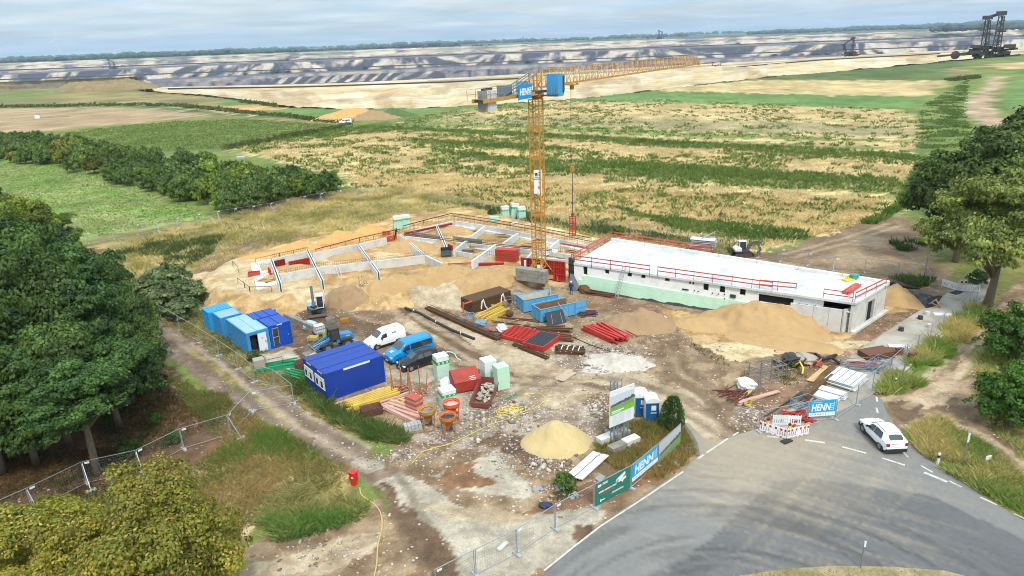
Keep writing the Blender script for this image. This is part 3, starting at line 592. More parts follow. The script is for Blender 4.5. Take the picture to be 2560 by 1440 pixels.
def smoothpoly(pts, it=2):
 for _ in range(it):
  q = []
  for i in range(len(pts)):
   a = Vector(pts[i]); b = Vector(pts[(i + 1) % len(pts)]); q += [a * .75 + b * .25, a * .25 + b * .75]
  pts = q
 return pts
JC = at(1900, 1190)[:2]
def asphalt_col(x, y):
 c0, c1 = S(160, 157, 152, .58), S(116, 116, 118, .56); P = topx(np.stack([x, y, 0 * x], 1))
 lower = inpoly(P[:, 0] + 0, P[:, 1], [(1500, 1560), (1800, 1330), (1930, 1200), (2050, 1200), (2330, 1240), (2700, 1420), (2700, 1700)])
 k = fbm(x, y, 6, 3, 5) * .2 + np.where(lower, .75, .12); k = np.clip(k, 0, 1)[:, None]; c = c0 * (1 - k) + c1 * k
 # wheel lines: streaks that follow the curves driven round the bend and straight through the junction
 C1 = at(1900, 1700); r1 = np.hypot(x - C1.x, y - C1.y); t1 = np.arctan2(y - C1.y, x - C1.x); a1 = fbm(r1, t1 * 1.2, .42, 3, 11, .5)
 d0 = np.array(at(2500, 1330)[:2]) - np.array(at(1780, 1130)[:2]); d0 = d0 / np.linalg.norm(d0); s1 = (x * d0[0] + y * d0[1]); n1 = (-x * d0[1] + y * d0[0]); a2 = fbm(n1, s1 * .05, .3, 4, 15, .6)
 d5 = np.array(at(1450, 1400)[:2]) - np.array(at(1850, 1100)[:2]); d5 = d5 / np.linalg.norm(d5); s5 = (x * d5[0] + y * d5[1]); n5 = (-x * d5[1] + y * d5[0]); a5 = fbm(n5, s5 * .05, .35, 4, 25, .6)
 dr = np.hypot(x - JC[0], y - JC[1]); e_ = at(1830, 1090); de = np.hypot(x - e_.x, y - e_.y)
 dust = .6 * (1 - sstep(1, 14, de)) + sstep(.5, .8, a2) * .36 * (1 - sstep(7, 18, dr)) + sstep(.5, .8, a5) * .3 * (1 - sstep(6, 22, de)) + .3 * (1 - sstep(0, 9, dr)) * fbm(x, y, 1.4, 4, 77)
 dust = np.clip(dust, 0, .8)[:, None]; c = c * (1 - dust) + S(196, 178, 150, .62) * dust
 w = (.26 * (sstep(.5, .72, a1) - .35 * sstep(.5, .3, a1)) * sstep(22, 14, r1))[:, None]; return np.clip(c * (1 - w), .01, 1)
asp = groundmat('asphalt', rough=.9, s1=3.2, s2=60, amp=.07, pebble=False, bump=.25, bdist=.02)
road_px = ROAD_PX
ROAD = [at(x, y)[:2] for x, y in road_px]
struct(sheet('road', ROAD, .035, asphalt_col, asp, .3))
island = [at(x, y)[:2] for x, y in ((1760, 1470), (1850, 1440), (1960, 1424), (2080, 1416), (2220, 1418), (2360, 1428), (2440, 1448), (2440, 1700), (1800, 1700))]
def verge_col(x, y):
 k = sstep(.35, .65, fbm(x, y, 1.2, 4, 8))[:, None]; return S(176, 158, 124) * (1 - k) + S(150, 138, 96) * k
struct(sheet('verge_island', island, .05, verge_col, MATS['ground_earth'], .5))
def lane_col(x, y):
 k = sstep(.3, .7, fbm(x, y, 2.5, 5, 33, .6))[:, None]; c = S(204, 196, 182, .66) * (1 - k) + S(178, 168, 152, .66) * k
 q = sstep(.6, .75, fbm(x, y, 1.2, 4, 39))[:, None] * .5; return c * (1 - q) + S(150, 128, 104) * q
lane_px = LANE_PX
struct(sheet('pavement', [at(x, y)[:2] for x, y in lane_px], .06, lane_col, asp, .45))
kb = MB()
kp = [at(x, y)[:2] for x, y in ((2458, 748), (2420, 783), (2330, 866), (2262, 929), (2204, 976))]
kerb = bpy.data.objects.new('kerb', None); COL.objects.link(kerb); struct(kerb)
m_kerb = mat('kerb_stone', S(196, 190, 178), .9, var=.12, scale=2, bump=.3)
for a, b in zip(kp[:-1], kp[1:]):
 L_ = math.hypot(b[0] - a[0], b[1] - a[1]); n = max(1, round(L_ / 2.0))
 for i in range(n):
  p = Vector(a).lerp(Vector(b), (i + .02) / n); q = Vector(a).lerp(Vector(b), (i + .98) / n)
  MB().bar((p.x, p.y, .07), (q.x, q.y, .07), .2, .2).build('kerb_stone', m_kerb, kerb)
# painted markings
m_line = mat('road_paint', S(214, 210, 200), .8, var=.12, scale=6, dirt=S(160, 152, 140), dirtamt=.95, ds=2.2)
def marking(pts, w, z=.041):
 P = [at(x, y)[:2] for x, y in pts]; mb = MB()
 for a, b in zip(P[:-1], P[1:]):
  a = Vector(a); b = Vector(b); n = Vector((-(b - a).y, (b - a).x)).normalized() * w / 2
  mb.quad((*(a - n), z), (*(b - n), z), (*(b + n), z), (*(a + n), z))
 struct(mb.build('road_marking', m_line))
marking([(1360, 1428), (1432, 1370), (1502, 1316), (1604, 1250), (1708, 1180)], .14)
marking([(1745, 1148), (1760, 1137)], .16); marking([(1766, 1133), (1820, 1097)], .16); marking([(1832, 1090), (1846, 1082)], .16)
for a, b, w in (((1918, 1092), (1948, 1094), .3), ((2012, 1101), (2062, 1108), .3), ((2105, 1118), (2165, 1134), .25), ((2205, 1146), (2262, 1164), .25), ((2310, 1182), (2368, 1206), .35), ((2372, 1203), (2404, 1219), .2),
    ((2302, 1165), (2332, 1182), .18), ((2254, 1127), (2270, 1144), .18), ((2450, 1244), (2492, 1263), .2), ((2534, 1285), (2572, 1303), .2), ((2191, 1020), (2194, 1033), .2), ((2191, 993), (2193, 1005), .2), ((2195, 970), (2214, 955), .25)):
 marking([a, b], w * .8)
# BUILDINGS AND SITE STRUCTURES
M_conc = mat('concrete', S(222, 219, 212), .9, var=.10, scale=1.2, bump=.25, bscale=12, dirt=S(168, 164, 156), dirtamt=.6)
M_concd = mat('weathered_concrete', S(156, 150, 140), .95, var=.22, scale=1.6, bump=.4, bscale=14, dirt=S(92, 88, 80), dirtamt=.75, ds=1.3)
M_white = mat('white_panel', S(238, 240, 240), .75, var=.05, scale=1.5, dirt=S(196, 194, 188), dirtamt=.5)
M_roof = mat('white_roof_membrane', S(238, 238, 236, .66), .85, var=.06, scale=.9, dirt=S(160, 158, 152, .66), dirtamt=1., ds=.2)
M_mint = mat('mint_insulation', S(204, 240, 210, .85), .85, var=.07, scale=1.1, dirt=S(206, 232, 210), dirtamt=.5)
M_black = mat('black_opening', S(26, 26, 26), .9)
M_dark = mat('dark_film', S(44, 46, 50), .45, var=.3, scale=3, bump=.6, bscale=8)
M_red = mat('red_formwork', S(204, 52, 44), .55, var=.16, scale=3, dirt=S(150, 60, 48), dirtamt=.6)
M_redd = mat('dark_red_formwork', S(150, 36, 36), .6, var=.15, scale=3, dirt=S(80, 30, 28), dirtamt=.6)
M_rail = mat('red_rail', S(214, 92, 78), .6, var=.12, scale=3, dirt=S(160, 80, 70), dirtamt=.5)
M_rust = mat('rusty_rebar', S(112, 74, 44), .9, var=.3, scale=4, dirt=S(72, 48, 32), dirtamt=.7)
M_wood = mat('planed_wood', S(214, 178, 124), .8, var=.16, scale=5, dirt=S(150, 116, 76), dirtamt=.5)
M_ywood = mat('yellow_timber', S(220, 186, 80), .7, var=.16, scale=5, dirt=S(170, 130, 60), dirtamt=.5)
M_gwood = mat('grey_wood', S(166, 140, 112), .85, var=.2, scale=5)
M_pwood = mat('pink_board', S(216, 170, 156), .8, var=.16, scale=4, dirt=S(172, 128, 104), dirtamt=.5)
M_galv = mat('galvanised_steel', S(176, 182, 188), .42, .75, var=.1, scale=8)
M_alu = mat('bare_aluminium', S(206, 210, 212), .4, .6, var=.06)
M_bmesh = mat('brown_mesh_steel', S(96, 66, 38), .9, var=.35, scale=9, bump=.8, bscale=30)
M_dgrey = mat('dark_grey_plastic', S(64, 66, 70), .6, var=.15)
M_lgrey = mat('light_grey_plastic', S(190, 192, 194), .6, var=.08)
M_orange = mat('orange_paint', S(232, 92, 40), .5, var=.14, scale=5, dirt=S(150, 90, 60), dirtamt=.4)
M_amber = mat('dirty_amber_paint', S(200, 140, 50), .6, var=.2, scale=5, dirt=S(140, 110, 80), dirtamt=.7)
M_glass = mat('vehicle_glass', (.03, .035, .04), .08, 0, var=.05, spec=.9)
M_tyre = mat('tyre_rubber', (.022, .022, .023), .85, var=.2, bump=.3)
M_rim = mat('wheel_rim', S(170, 172, 174), .35, .6)
M_blk = mat('black_plastic', (.02, .02, .021), .55, var=.1)
A0 = Vector((8.1, 87.3, 0)); BH = R(-31.6)      # facade corner and heading of the new building
def building():
 b = thing('new_building', 'long low shell building with white roof, mint green insulated facade and concrete end', 'building', A0, BH)
 nx_, ny_ = math.cos(BH), math.sin(BH)
 def fx(px, py, off=0.):      # photo point on the facade plane -> (along, up)
  v = ray(px, py); n = np.array([-ny_, nx_, 0]); o = np.array([A0.x, A0.y, 0]) + n * off; t = ((o - np.array([0, 0, CAM_H])) @ n) / (v @ n); P = np.array([0, 0, CAM_H]) + v * t - np.array([A0.x, A0.y, 0])
  return P[0] * nx_ + P[1] * ny_, P[2]
 L, H, HW = 33.2, 3.55, 3.3
 ops = []
 for px, py, w, h in ((1463, 676, .62, 1.25), (1517, 678, .58, .72), (1574, 685, .58, .72), (1608, 689, .58, .72), (1668, 696, .6, .74), (1725, 703, .24, .74), (1733, 704, .24, .74), (1765, 714, .62, 1.25), (1806, 719, .62, 1.3), (1857, 725, .66, 1.3)):
  x, z = fx(px, py); ops.append((x - w / 2, x + w / 2, max(1.2, z - h / 2), min(HW - .08, z + h / 2)))
 ops.append((fx(1898, 722)[0], fx(1985, 740)[0], 1.95, 2.9))
 # wall with openings cut out: strips between the sorted openings
 mb = MB(); T = .3; x = 0.
 for o in sorted(ops):
  if o[0] > x: mb.b2((x, 0, 0), (o[0], T, HW))
  mb.b2((o[0], 0, 0), (o[1], T, o[2])); mb.b2((o[0], 0, o[3]), (o[1], T, HW)); x = o[1]
 mb.b2((x, 0, 0), (L - 3.2, T, HW)); mb.build('facade_wall', mat('pale_concrete', S(244, 242, 238, .85), .9, var=.06, scale=1.2, dirt=S(200, 196, 190), dirtamt=.5), b)
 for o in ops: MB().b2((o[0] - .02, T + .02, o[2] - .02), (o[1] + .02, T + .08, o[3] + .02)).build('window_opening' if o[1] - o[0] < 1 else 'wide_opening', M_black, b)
 # insulation boards: courses of separate boards, proud of the wall
 zt = lambda xx: 2.06 - .02 * xx if xx < 17 else 1.72
 for row in range(3):
  x = 0.12 + row * .6
  while x < 27.6:
   w = min(1.25, 27.6 - x); z0 = .06 + row * .67; z1 = min(z0 + .66, zt(x))
   if x > 24.5: z1 = min(z1, .06 + (27.6 - x) * .5 + .2)
   if z1 > z0 + .1: MB().b2((x + .004, -.13 - .002 * ((row * 7 + int(x)) % 3), z0), (x + w - .004, -.003, z1)).build('insulation_board', M_mint, b)
   x += 1.25
 roof = [(0, -.12), (33.2, -.4), (35.7, 8.0), (15.8, 10.4), (0.1, 12.1)]
 MB().prism(roof, HW + .002, H).build('roof', M_roof, b)
 ins = [(.45, .4), (32.7, .15), (35.2, 7.5), (15.8, 9.8), (.5, 11.5)]
 pm = MB()
 for a, c in zip(roof[2:], roof[3:]):
  d = (Vector(c) - Vector(a)); n = max(1, round(d.length / 4.6))
  for i in range(n):
   p = Vector(a) + d * (i / n + .003); q = Vector(a) + d * ((i + 1) / n - .003); MB().bar((p.x, p.y - .3, H + .16), (q.x, q.y - .3, H + .16), .42, .3).build('parapet_board', M_white, b)
 MB().bar((26.9, .1, H + .05), (29.6, 8.3, H + .05), .5, .1).build('roof_upstand', M_white, b)
 MB().b2((26.8, -.13, H - .34), (33.1, -.1, H - .06)).build('edge_strip', mat('grey_strip', S(150, 156, 164), .5, .3), b)
 # end wall, in precast elements with joints
 e0, e1 = Vector((33.0, -.3)), Vector((35.5, 7.9)); dv = e1 - e0; n = Vector((dv.y, -dv.x)).normalized()
 def seg(t0, t1, z0, z1, th, m, nm, out=0):
  p, q = e0 + dv * t0 - n * (th / 2 - out), e0 + dv * t1 - n * (th / 2 - out); MB().bar((p.x, p.y, (z0 + z1) / 2), (q.x, q.y, (z0 + z1) / 2), th, z1 - z0).build(nm, m, b)
 for t0, t1 in ((.0, .40), (.645, .70), (.715, .995)): seg(t0, t1, 0, HW, .3, M_conc, 'precast_wall')
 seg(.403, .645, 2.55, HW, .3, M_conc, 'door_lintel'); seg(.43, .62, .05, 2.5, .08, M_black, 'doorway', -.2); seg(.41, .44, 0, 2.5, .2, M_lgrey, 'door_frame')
 seg(.0, 1.05, 0, .25, .5, M_conc, 'plinth', .4)
 MB().b2((.02, .35, 0), (.32, 12, HW)).build('gable_wall', M_conc, b); MB().bar((.2, 11.9, HW / 2), (15.8, 10.2, HW / 2), .3, HW).build('rear_wall', M_conc, b); MB().bar((15.8, 10.2, HW / 2), (35.4, 7.8, HW / 2), .3, HW).build('rear_wall', M_conc, b)
 # low projecting block in front of the end
 w0, w1, w2 = [Vector(fx_) for fx_ in ((28.0, -2.1), (31.7, -2.9), (33.0, -.5))]
 P = [at(1977, 757, 2.6), at(2107, 771, 2.75), at(2143, 759, 2.9)]
 inv = Matrix.Translation(A0) @ Matrix.Rotation(BH, 4, 'Z'); inv.invert(); P = [inv @ p for p in P]
 prev = P[0]
 for t0, t1 in ((0, .45), (.455, .75), (.755, 1.)):
  a = P[0].lerp(P[1], t0); c = P[0].lerp(P[1], t1); MB().bar((a.x, a.y, 1.3), (c.x, c.y, 1.3), .22, 2.6).build('precast_wall', M_conc, b)
 MB().bar((P[1].x + .12, P[1].y, 1.32), (P[2].x, P[2].y, 1.32), .22, 2.64).build('precast_wall', M_conc, b)
 MB().prism([(P[0].x + .4, P[0].y + .14), (P[1].x, P[1].y + .14), (P[2].x - .25, P[2].y + .2), (P[2].x - .3, -.16), (P[0].x + .8, -.16)], 2.3, 2.42).build('terrace_slab', M_white, b)
 fm = MB()
 for i in range(9):
  x0 = P[0].x + .5 + i * .4; fm.quad((x0, P[0].y + .3, 2.45), (x0 + .4, P[0].y + .3, 2.45 + .1 * (i % 2)), (x0 + .4, P[0].y + .8, 2.43 + .15 * ((i + 1) % 2)), (x0, P[0].y + .8, 2.45))
 fm.build('black_film', M_dark, b)
 # black foil skirt at the foot of the facade
 fm = MB(); N = 60
 zs = [.16 + .06 * math.sin(i * .9) + .1 * (i % 7 == 0) + (.16 * math.sin(i * .35) ** 2 if 22 < i < 52 else 0) for i in range(N + 1)]
 for i in range(N):
  xa, xb = i * 27.4 / N, (i + 1) * 27.4 / N; fm.quad((xa, -.42, -.1), (xb, -.42, -.1), (xb, -.16, max(.1, zs[i + 1])), (xa, -.16, max(.1, zs[i])))
 fm.build('drainage_foil', M_dark, b)
 MB().add([(0, -.16, 2.0), (-.4, -.3, 2.1), (-.5, -.9, .05), (.7, -.8, .05), (.9, -.16, .3)], [(0, 1, 2, 3, 4)]).build('loose_foil', mat('grey_foil', S(110, 112, 116), .6, var=.2, bump=.5), b)
 # small wall penetrations
 for px, py in ((1737, 726), (1746, 728), (1782, 732), (1797, 734), (1812, 735), (1812, 746)):
  x, z = fx(px, py); MB().cyl((x, -.14, z), .08, .04, 8, 'y').build('pipe_hole', M_black, b)
 x, z = fx(1714, 723); MB().b2((x - .4, -.15, z - .07), (x + .4, -.1, z + .07)).build('slot_opening', M_black, b)
 x, z = fx(1833, 740); MB().b2((x - .32, -.15, z - .2), (x + .32, -.1, z + .22)).build('box_opening', M_dgrey, b)
 # ladder against the facade
 def to_w(v): return Matrix.Translation(A0) @ Matrix.Rotation(BH, 4, 'Z') @ Vector(v)
 return b, fx, to_w
bld, fx, to_w = building()
def ladder(label, foot, top, w=.42, step=.28, m=None, cat='ladder'):
 foot = Vector(foot); top = Vector(top); d = top - foot; side = Vector((-d.y, d.x, 0)); side = (side.normalized() if side.length > 1e-3 else Vector((1, 0, 0))) * w / 2
 t = thing('ladder', label, cat, foot); m = m or M_alu
 for s in (-1, 1): MB().bar(side * s, d + side * s, .07, .03).build('rail', m, t)
 n = int(d.length / step)
 for i in range(1, n): p = d * (i / n); MB().bar(p - side, p + side, .035).build('rung', m, t)
 return t
xl, zl = fx(1552, 735)
ladder('long aluminium ladder leaning on the mint green facade', to_w((xl, -1.5, 0)), to_w((xl + .5, -.2, 4.1)), .5)
# guard rails on the roof (separate demountable things)
def guard(label, pts, z, hgt_=1.0, post=2.4, m=None, rails=(.45, .95), w=.13):
 t = thing('guard_rail', label, 'guard rail', to_w((pts[0][0], pts[0][1], z)), BH, 'red guard rails on the new building')
 o = Vector((pts[0][0], pts[0][1])); m = m or M_rail
 for a, c in zip(pts[:-1], pts[1:]):
  a = Vector(a) - o; c = Vector(c) - o
  for r_ in rails: MB().bar((a.x, a.y, r_), (c.x, c.y, r_), .05, w).build('rail', m, t)
  n = max(1, round((c - a).length / post))
  for i in range(n + 1):
   p = a.lerp(c, i / n); MB().bar((p.x, p.y, -.35), (p.x, p.y, hgt_ + .05), .05).build('post', M_rust, t)
guard('red double guard rail along the left front roof edge up to the ladder', [(.0, -.2), (10.3, -.2)], 3.6)
guard('red double guard rail along the front roof edge right of the ladder', [(11.3, -.2), (24.6, -.2)], 3.6)
guard('short red guard rail tilted over the roof above the dark gap', [(23.2, -.1), (27.0, .4)], 3.62)
guard('red guard rail round the left gable roof edge', [(-.3, -.1), (.0, 12.3)], 3.6, w=.18)
guard('long red guard rail on the rear roof edge', [(.2, 12.4), (14.6, 10.8)], 3.6, w=.18)
guard('short red guard rail on the front corner of the concrete end', [(29.9, -.15), (32.8, -.15)], 3.6, w=.1)
guard('red guard rail slanting over the right roof edge of the concrete end', [(33.0, .0), (35.4, 6.6)], 3.6, w=.14)
# things on the roof
def beams(name, label, cat, loc, rz, n, L, m, w=.18, rows=2, jit=.04, group=None, part='beam', h=None):
 t = thing(name, label, cat, loc, rz, group); h = h or w; me = MB().box((0, 0, 0), (L, w, h)).mesh(part, m)
 for k in range(rows):
  for i in range(n - k // 2):
   put(me, part, t, (random.uniform(-.5, .5) * jit * L, (i - (n - 1) / 2) * w * 1.12 + random.uniform(-jit, jit), h * (k + .5) + .004 * k), (0, 0, random.uniform(-jit, jit)))
 return t
p = at(2130, 722, 3.7); beams('beam_bundle', 'bundle of red formwork beams lying on the white roof', 'beams', (p.x, p.y, 3.56), head(at(2108, 733, 3.6), at(2150, 705, 3.6)), 4, 3.6, M_rail, .16)
p = at(2135, 697, 3.6); t = thing('power_trowel', 'small teal and yellow machine standing on the white roof', 'machine', (p.x, p.y, 3.56), .4)
MB().box((0, 0, .35), (.9, .6, .5)).build('engine_cover', mat('teal_paint', S(60, 160, 150), .5), t, bevel=.06); MB().box((-.9, 0, .1), (1.3, .7, .16)).box((-.4, .4, .25), (.5, .1, .3)).build('frame', mat('yellow_paint', S(226, 214, 60), .5), t); MB().bar((-.9, -.1, .2), (-1.9, .5, .75), .1).build('handle', mat('yellow_paint', S(226, 214, 60)), t)
# foundation walls on the sand platform
fnd = thing('foundation_walls', 'maze of white precast foundation walls on the sand platform', 'foundation', (*at(900, 650, PLAT_Z)[:2], 0))
FO = Vector(fnd.location)
def fw(pts, z=2.65, h=1.3, th=.26, m=M_conc, nm='wall', twin=False, off=0):
 P = [at(x, y, z) - FO for x, y in pts]
 for a, c in zip(P[:-1], P[1:]):
  d = (c - a).normalized(); n = Vector((-d.y, d.x, 0))
  n_ = max(1, round((c - a).length / 5.5))
  for i in range(n_):
   p = a.lerp(c, i / n_ + .0015); q = a.lerp(c, (i + 1) / n_ - .0015)
   if twin:
    for s in (-1, 1): MB().bar(p + n * s * .14 - Vector((0, 0, h / 2)), q + n * s * .14 - Vector((0, 0, h / 2)), .09, h).build('wall_leaf', M_white, fnd)
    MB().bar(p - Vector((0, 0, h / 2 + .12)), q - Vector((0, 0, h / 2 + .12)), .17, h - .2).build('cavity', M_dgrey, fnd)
   else: MB().bar(p - Vector((0, 0, h / 2)), q - Vector((0, 0, h / 2)), th, h).build(nm, m, fnd)
def rebar(pts, z=2.7, h=.55, step=.28, m=None, z0=0):
 mb = MB()
 for a, c in zip(pts[:-1], pts[1:]):
  a, c = at(*a, z) - FO, at(*c, z) - FO; n = int((c - a).length / step); d = (c - a) / max(1, n)
  for i in range(n + 1): p = a + d * i; mb.bar(p - Vector((0, 0, .1)), p + Vector((0, 0, h * random.uniform(.7, 1.1))), .022)
  for q in (.25, .75): mb.bar(a + Vector((0, 0, h * q)), c + Vector((0, 0, h * q)), .022)
 stuff(mb.build('starter_bars', m or M_rust, fnd))
fw([(699, 686), (793, 668), (932, 653), (1062, 638)]); fw([(1064, 638), (1105, 658)], h=1.5); fw([(780, 633), (895, 610), (966, 594)]); fw([(678, 648), (765, 628)], h=1.1)
fw([(676, 642), (700, 708)], twin=True); fw([(767, 622), (806, 701)], twin=True); fw([(894, 609), (946, 680)], twin=True); fw([(1001, 586), (1060, 636)], twin=True); fw([(1091, 562), (1115, 617)], z=2.5, twin=True)
fw([(1003, 584), (1070, 567), (1136, 551)], z=2.3, h=.9); fw([(1138, 552), (1210, 563), (1300, 580), (1397, 598), (1478, 614)], z=2.4, h=1.0)
fw([(1210, 566), (1177, 591)], z=2.5, twin=False, m=M_white, nm='white_cross_wall'); fw([(1295, 582), (1257, 608)], z=2.5, m=M_white, nm='white_cross_wall'); fw([(1397, 599), (1372, 621)], z=2.5, m=M_white, nm='white_cross_wall')
fw([(1167, 600), (1135, 625)], z=2.6, m=M_white, nm='white_cross_wall'); fw([(1241, 609), (1180, 652)], z=2.7, m=M_white, nm='white_cross_wall'); fw([(1330, 630), (1312, 652)], z=2.6, m=M_white, nm='white_cross_wall')
fw([(1012, 590), (1135, 604), (1260, 617), (1380, 630), (1462, 642)], z=2.1, h=.6); fw([(1137, 627), (1182, 634)], z=2.2, h=.7); fw([(1320, 640), (1440, 652)], z=2.0, h=.5)
for a, c in (((1030, 578), (1100, 590)), ((1132, 590), (1205, 600))): fw([a, c], z=2.45, h=.8, th=.12, m=M_concd, nm='dark_shutter')
fw([(1140, 562), (1300, 590), (1465, 624)], z=1.72, h=.3, th=1.1, m=M_white, nm='footing'); fw([(1010, 598), (1135, 613), (1250, 626)], z=1.7, h=.3, th=.9, nm='footing'); fw([(785, 642), (895, 619), (962, 604)], z=1.8, h=.25, th=.2, m=M_rail, nm='red_ledger'); fw([(1010, 582), (1130, 557)], z=2.5, h=.3, th=.3, m=M_redd, nm='red_ledger')
# white base slab of the left end, with openings left in it
sl_ = [at(x, y, 1.62) - FO for x, y in ((626, 660), (674, 648), (699, 708), (642, 724))]
for q in ((0, 0, .42, 1), (.42, 0, 1, .12), (.42, .42, 1, .5), (.42, .88, 1, 1)):
 u0, v0, u1, v1 = q; f = lambda u, v: sl_[0].lerp(sl_[1], u).lerp(sl_[3].lerp(sl_[2], u), v)
 MB().prism([(f(a, b_).x, f(a, b_).y) for a, b_ in ((u0, v0), (u1, v0), (u1, v1), (u0, v1))], 1.3, 1.66).build('base_slab', M_white, fnd)
rebar([(700, 684), (793, 666), (932, 651), (1062, 636)]); rebar([(678, 646), (765, 626)], h=.6); rebar([(905, 606), (1000, 585)], h=.6)
rebar([(1000, 586), (1135, 548)], z=2.3, h=1.1); rebar([(1137, 550), (1300, 578), (1478, 612)], z=2.4, h=1.0, step=.3); rebar([(1012, 588), (1260, 615), (1462, 640)], z=2.1, h=.8, step=.34); rebar([(1182, 634), (1300, 650)], z=2.2, h=.9, step=.34)
rebar([(636, 705), (690, 697)], z=1.7, h=.4); rebar([(640, 664), (672, 654)], z=1.7, h=.35)
# long ledgers and guard boards
def rail_run(label, pts, z, h=.9, post=2.6, name='guard_board', m=None, w=.16, only_top=False):
 P = [at(x, y, z) for x, y in pts]; t = thing(name, label, 'guard rail', P[0], 0, 'wooden and red guard rails at the sand platform'); o = P[0]
 for a, c in zip(P[:-1], P[1:]):
  a = a - o; c = c - o
  for q in ((h,) if only_top else (h * .5, h)): MB().bar(a + Vector((0, 0, q)), c + Vector((0, 0, q)), .05, w).build('rail', m or M_gwood, t)
  n = max(1, round((c - a).length / post))
  for i in range(n + 1): p_ = a.lerp(c, i / n); MB().bar(p_ - Vector((0, 0, .5)), p_ + Vector((0, 0, h + .08)), .07).build('post', M_gwood, t)
rail_run('wooden guard rail zigzagging round the left tip of the sand platform', [(596, 712), (613, 724), (626, 735), (680, 733)], 1.3, .95, only_top=True, w=.1)
rail_run('short wooden guard rail at the far left tip of the sand platform', [(583, 668), (597, 682)], 1.4, .9, only_top=True, w=.1)
rail_run('brown guard rail along the rear of the left sand platform', [(640, 660), (700, 646), (770, 632)], 1.7, .8, only_top=True, w=.08)
rail_run('red guard rail along the rear of the middle sand platform', [(790, 640), (900, 610), (1000, 588)], 2.0, 1.0, m=M_redd, only_top=True, w=.12)
rail_run('brown double rail along the far right rim of the foundation', [(1135, 548), (1240, 565), (1350, 585), (1478, 612)], 2.6, 1.0, m=M_rust, w=.1)
rail_run('brown rail along the far left rim of the foundation', [(1010, 580), (1060, 566), (1133, 547)], 2.6, 1.0, m=M_rust, only_top=True, w=.14)
rail_run('dark rail along the middle foundation wall', [(1012, 592), (1135, 606), (1260, 620), (1380, 632)], 2.3, .5, m=M_rust, w=.08)
rail_run('red rail run beside the gable of the new building', [(1402, 622), (1470, 634)], 2.2, .8, m=M_rail, only_top=True, w=.25)
# formwork panels
def form_panel(label, loc, rz, L, H, n=6, name='wall_formwork', group=None, m=M_red, tilt=0., cols=1, back=True):
 t = thing(name, label, 'formwork panel', loc, rz, group); t.rotation_euler = (tilt, 0, rz)
 fr = MB()
 for z in (.06, H - .06): fr.box((0, 0, z), (L, .12, .12))
 for x in (-L / 2 + .06, L / 2 - .06): fr.box((x, 0, H / 2), (.12, .122, H - .24))
 fr.build('frame', m, t);
 if back: MB().box((0, .05, H / 2), (L - .1, .02, H - .1)).build('facing', M_redd, t)
 rib = MB().box((0, 0, 0), (.08, .1, H - .24)).mesh('rib', m)
 for i in range(1, n): put(rib, 'rib', t, (-L / 2 + L * i / n, -.01, H / 2))
 bar_ = MB().box((0, 0, 0), (L - .24, .09, .09)).mesh('cross_bar', m)
 for z in (H * .33, H * .66): put(bar_, 'cross_bar', t, (0, -.035, z))
 return t
p, q = at(1303, 690, .2), at(1414, 703, .2); hh = head(p, q); L_ = (q - p).length
for i in range(4):
 c = p.lerp(q, (i + .5) / 4); form_panel('bright red wall formwork panel behind the crane foot, %s' % ('leftmost of the row', 'second from the left', 'second from the right', 'rightmost of the row')[i], (c.x, c.y, .15), hh, L_ / 4 - .02, 2.75, 5, group='red formwork wall behind the crane foot')
ladder('short aluminium ladder leaning on the red formwork left', at(1381, 697, .1) + Vector((0, -.4, 0)), at(1381, 697, .1) + Vector((-.5, .25, 2.5)), .36)
ladder('short aluminium ladder leaning on the red formwork right', at(1397, 700, .1) + Vector((0, -.4, 0)), at(1397, 700, .1) + Vector((-.3, .25, 2.2)), .36)
ladder('short aluminium ladder on the front foundation wall', at(851, 692, 1.4), at(842, 665, 2.6), .4)
p = at(1420, 703, .1); t = thing('column_shutter', 'black slender wall shutter between red formwork and new building', 'shutter', (p.x, p.y, 0), BH); MB().box((.4, .3, 1.7), (.8, .25, 3.3)).build('facing', M_dgrey, t)
for z in (.6, 1.5, 2.4): MB().box((.4, .15, z), (.84, .06, .1)).build('waler', M_blk, t)
p = at(749, 664, 1.6); form_panel('low red formwork panel against the rear foundation wall', (p.x, p.y, 1.5), head(at(725, 662, 1.6), at(775, 652, 1.6)), 3.0, 1.0, 9)
p = at(700, 664, 1.6); form_panel('dark red formwork panel by the twin white cross wall', (p.x, p.y, 1.5), head(at(686, 666, 1.6), at(712, 660, 1.6)), 1.6, .95, 4, m=M_redd)
p = at(978, 602, 1.6); form_panel('small red formwork grid beside the black clothed worker', (p.x, p.y, 1.6), head(at(966, 604, 1.6), at(990, 598, 1.6)), 1.5, .8, 6, back=False)
p = at(673, 682, 1.66); t = form_panel('red formwork panel leaning at the white cross wall', (p.x, p.y, 1.6), head(at(667, 678, 1.6), at(678, 690, 1.6)), 1.6, .7, 3, tilt=-.2)
p = at(1126, 618, 2); form_panel('small red formwork panel beside the mixing trough', (p.x, p.y, 1.6), -1.0, 1.4, .8, 4)
p = at(1268, 652, 1.5); t = thing('formwork_stack', 'tall red stack of formwork beside the foundation walls', 'formwork stack', (p.x, p.y, 1.45), head(at(1240, 650, 1.5), at(1296, 654, 1.5)))
for i in range(6): MB().box((0, 0, .17 + i * .3), (3.1, 1.2, .27), rz=.01 * (i % 3)).build('panel', M_red if i % 2 else mat('brick_red_panel', S(188, 72, 52), .6, var=.15), t)
p = at(1256, 658, 1.5); beams('beam_bundle', 'dark red beams lying in front of the tall red stack', 'beams', (p.x - 1.6, p.y - .6, 1.5), -.05, 3, 3.6, M_redd, .14)
p = at(1150, 661, 1.5); t = thing('red_beam', 'single red beam lying on the sand before the foundation', 'beam', (p.x, p.y, 1.6), .05); MB().box((0, 0, .06), (3.4, .16, .12)).build('beam', M_red, t)
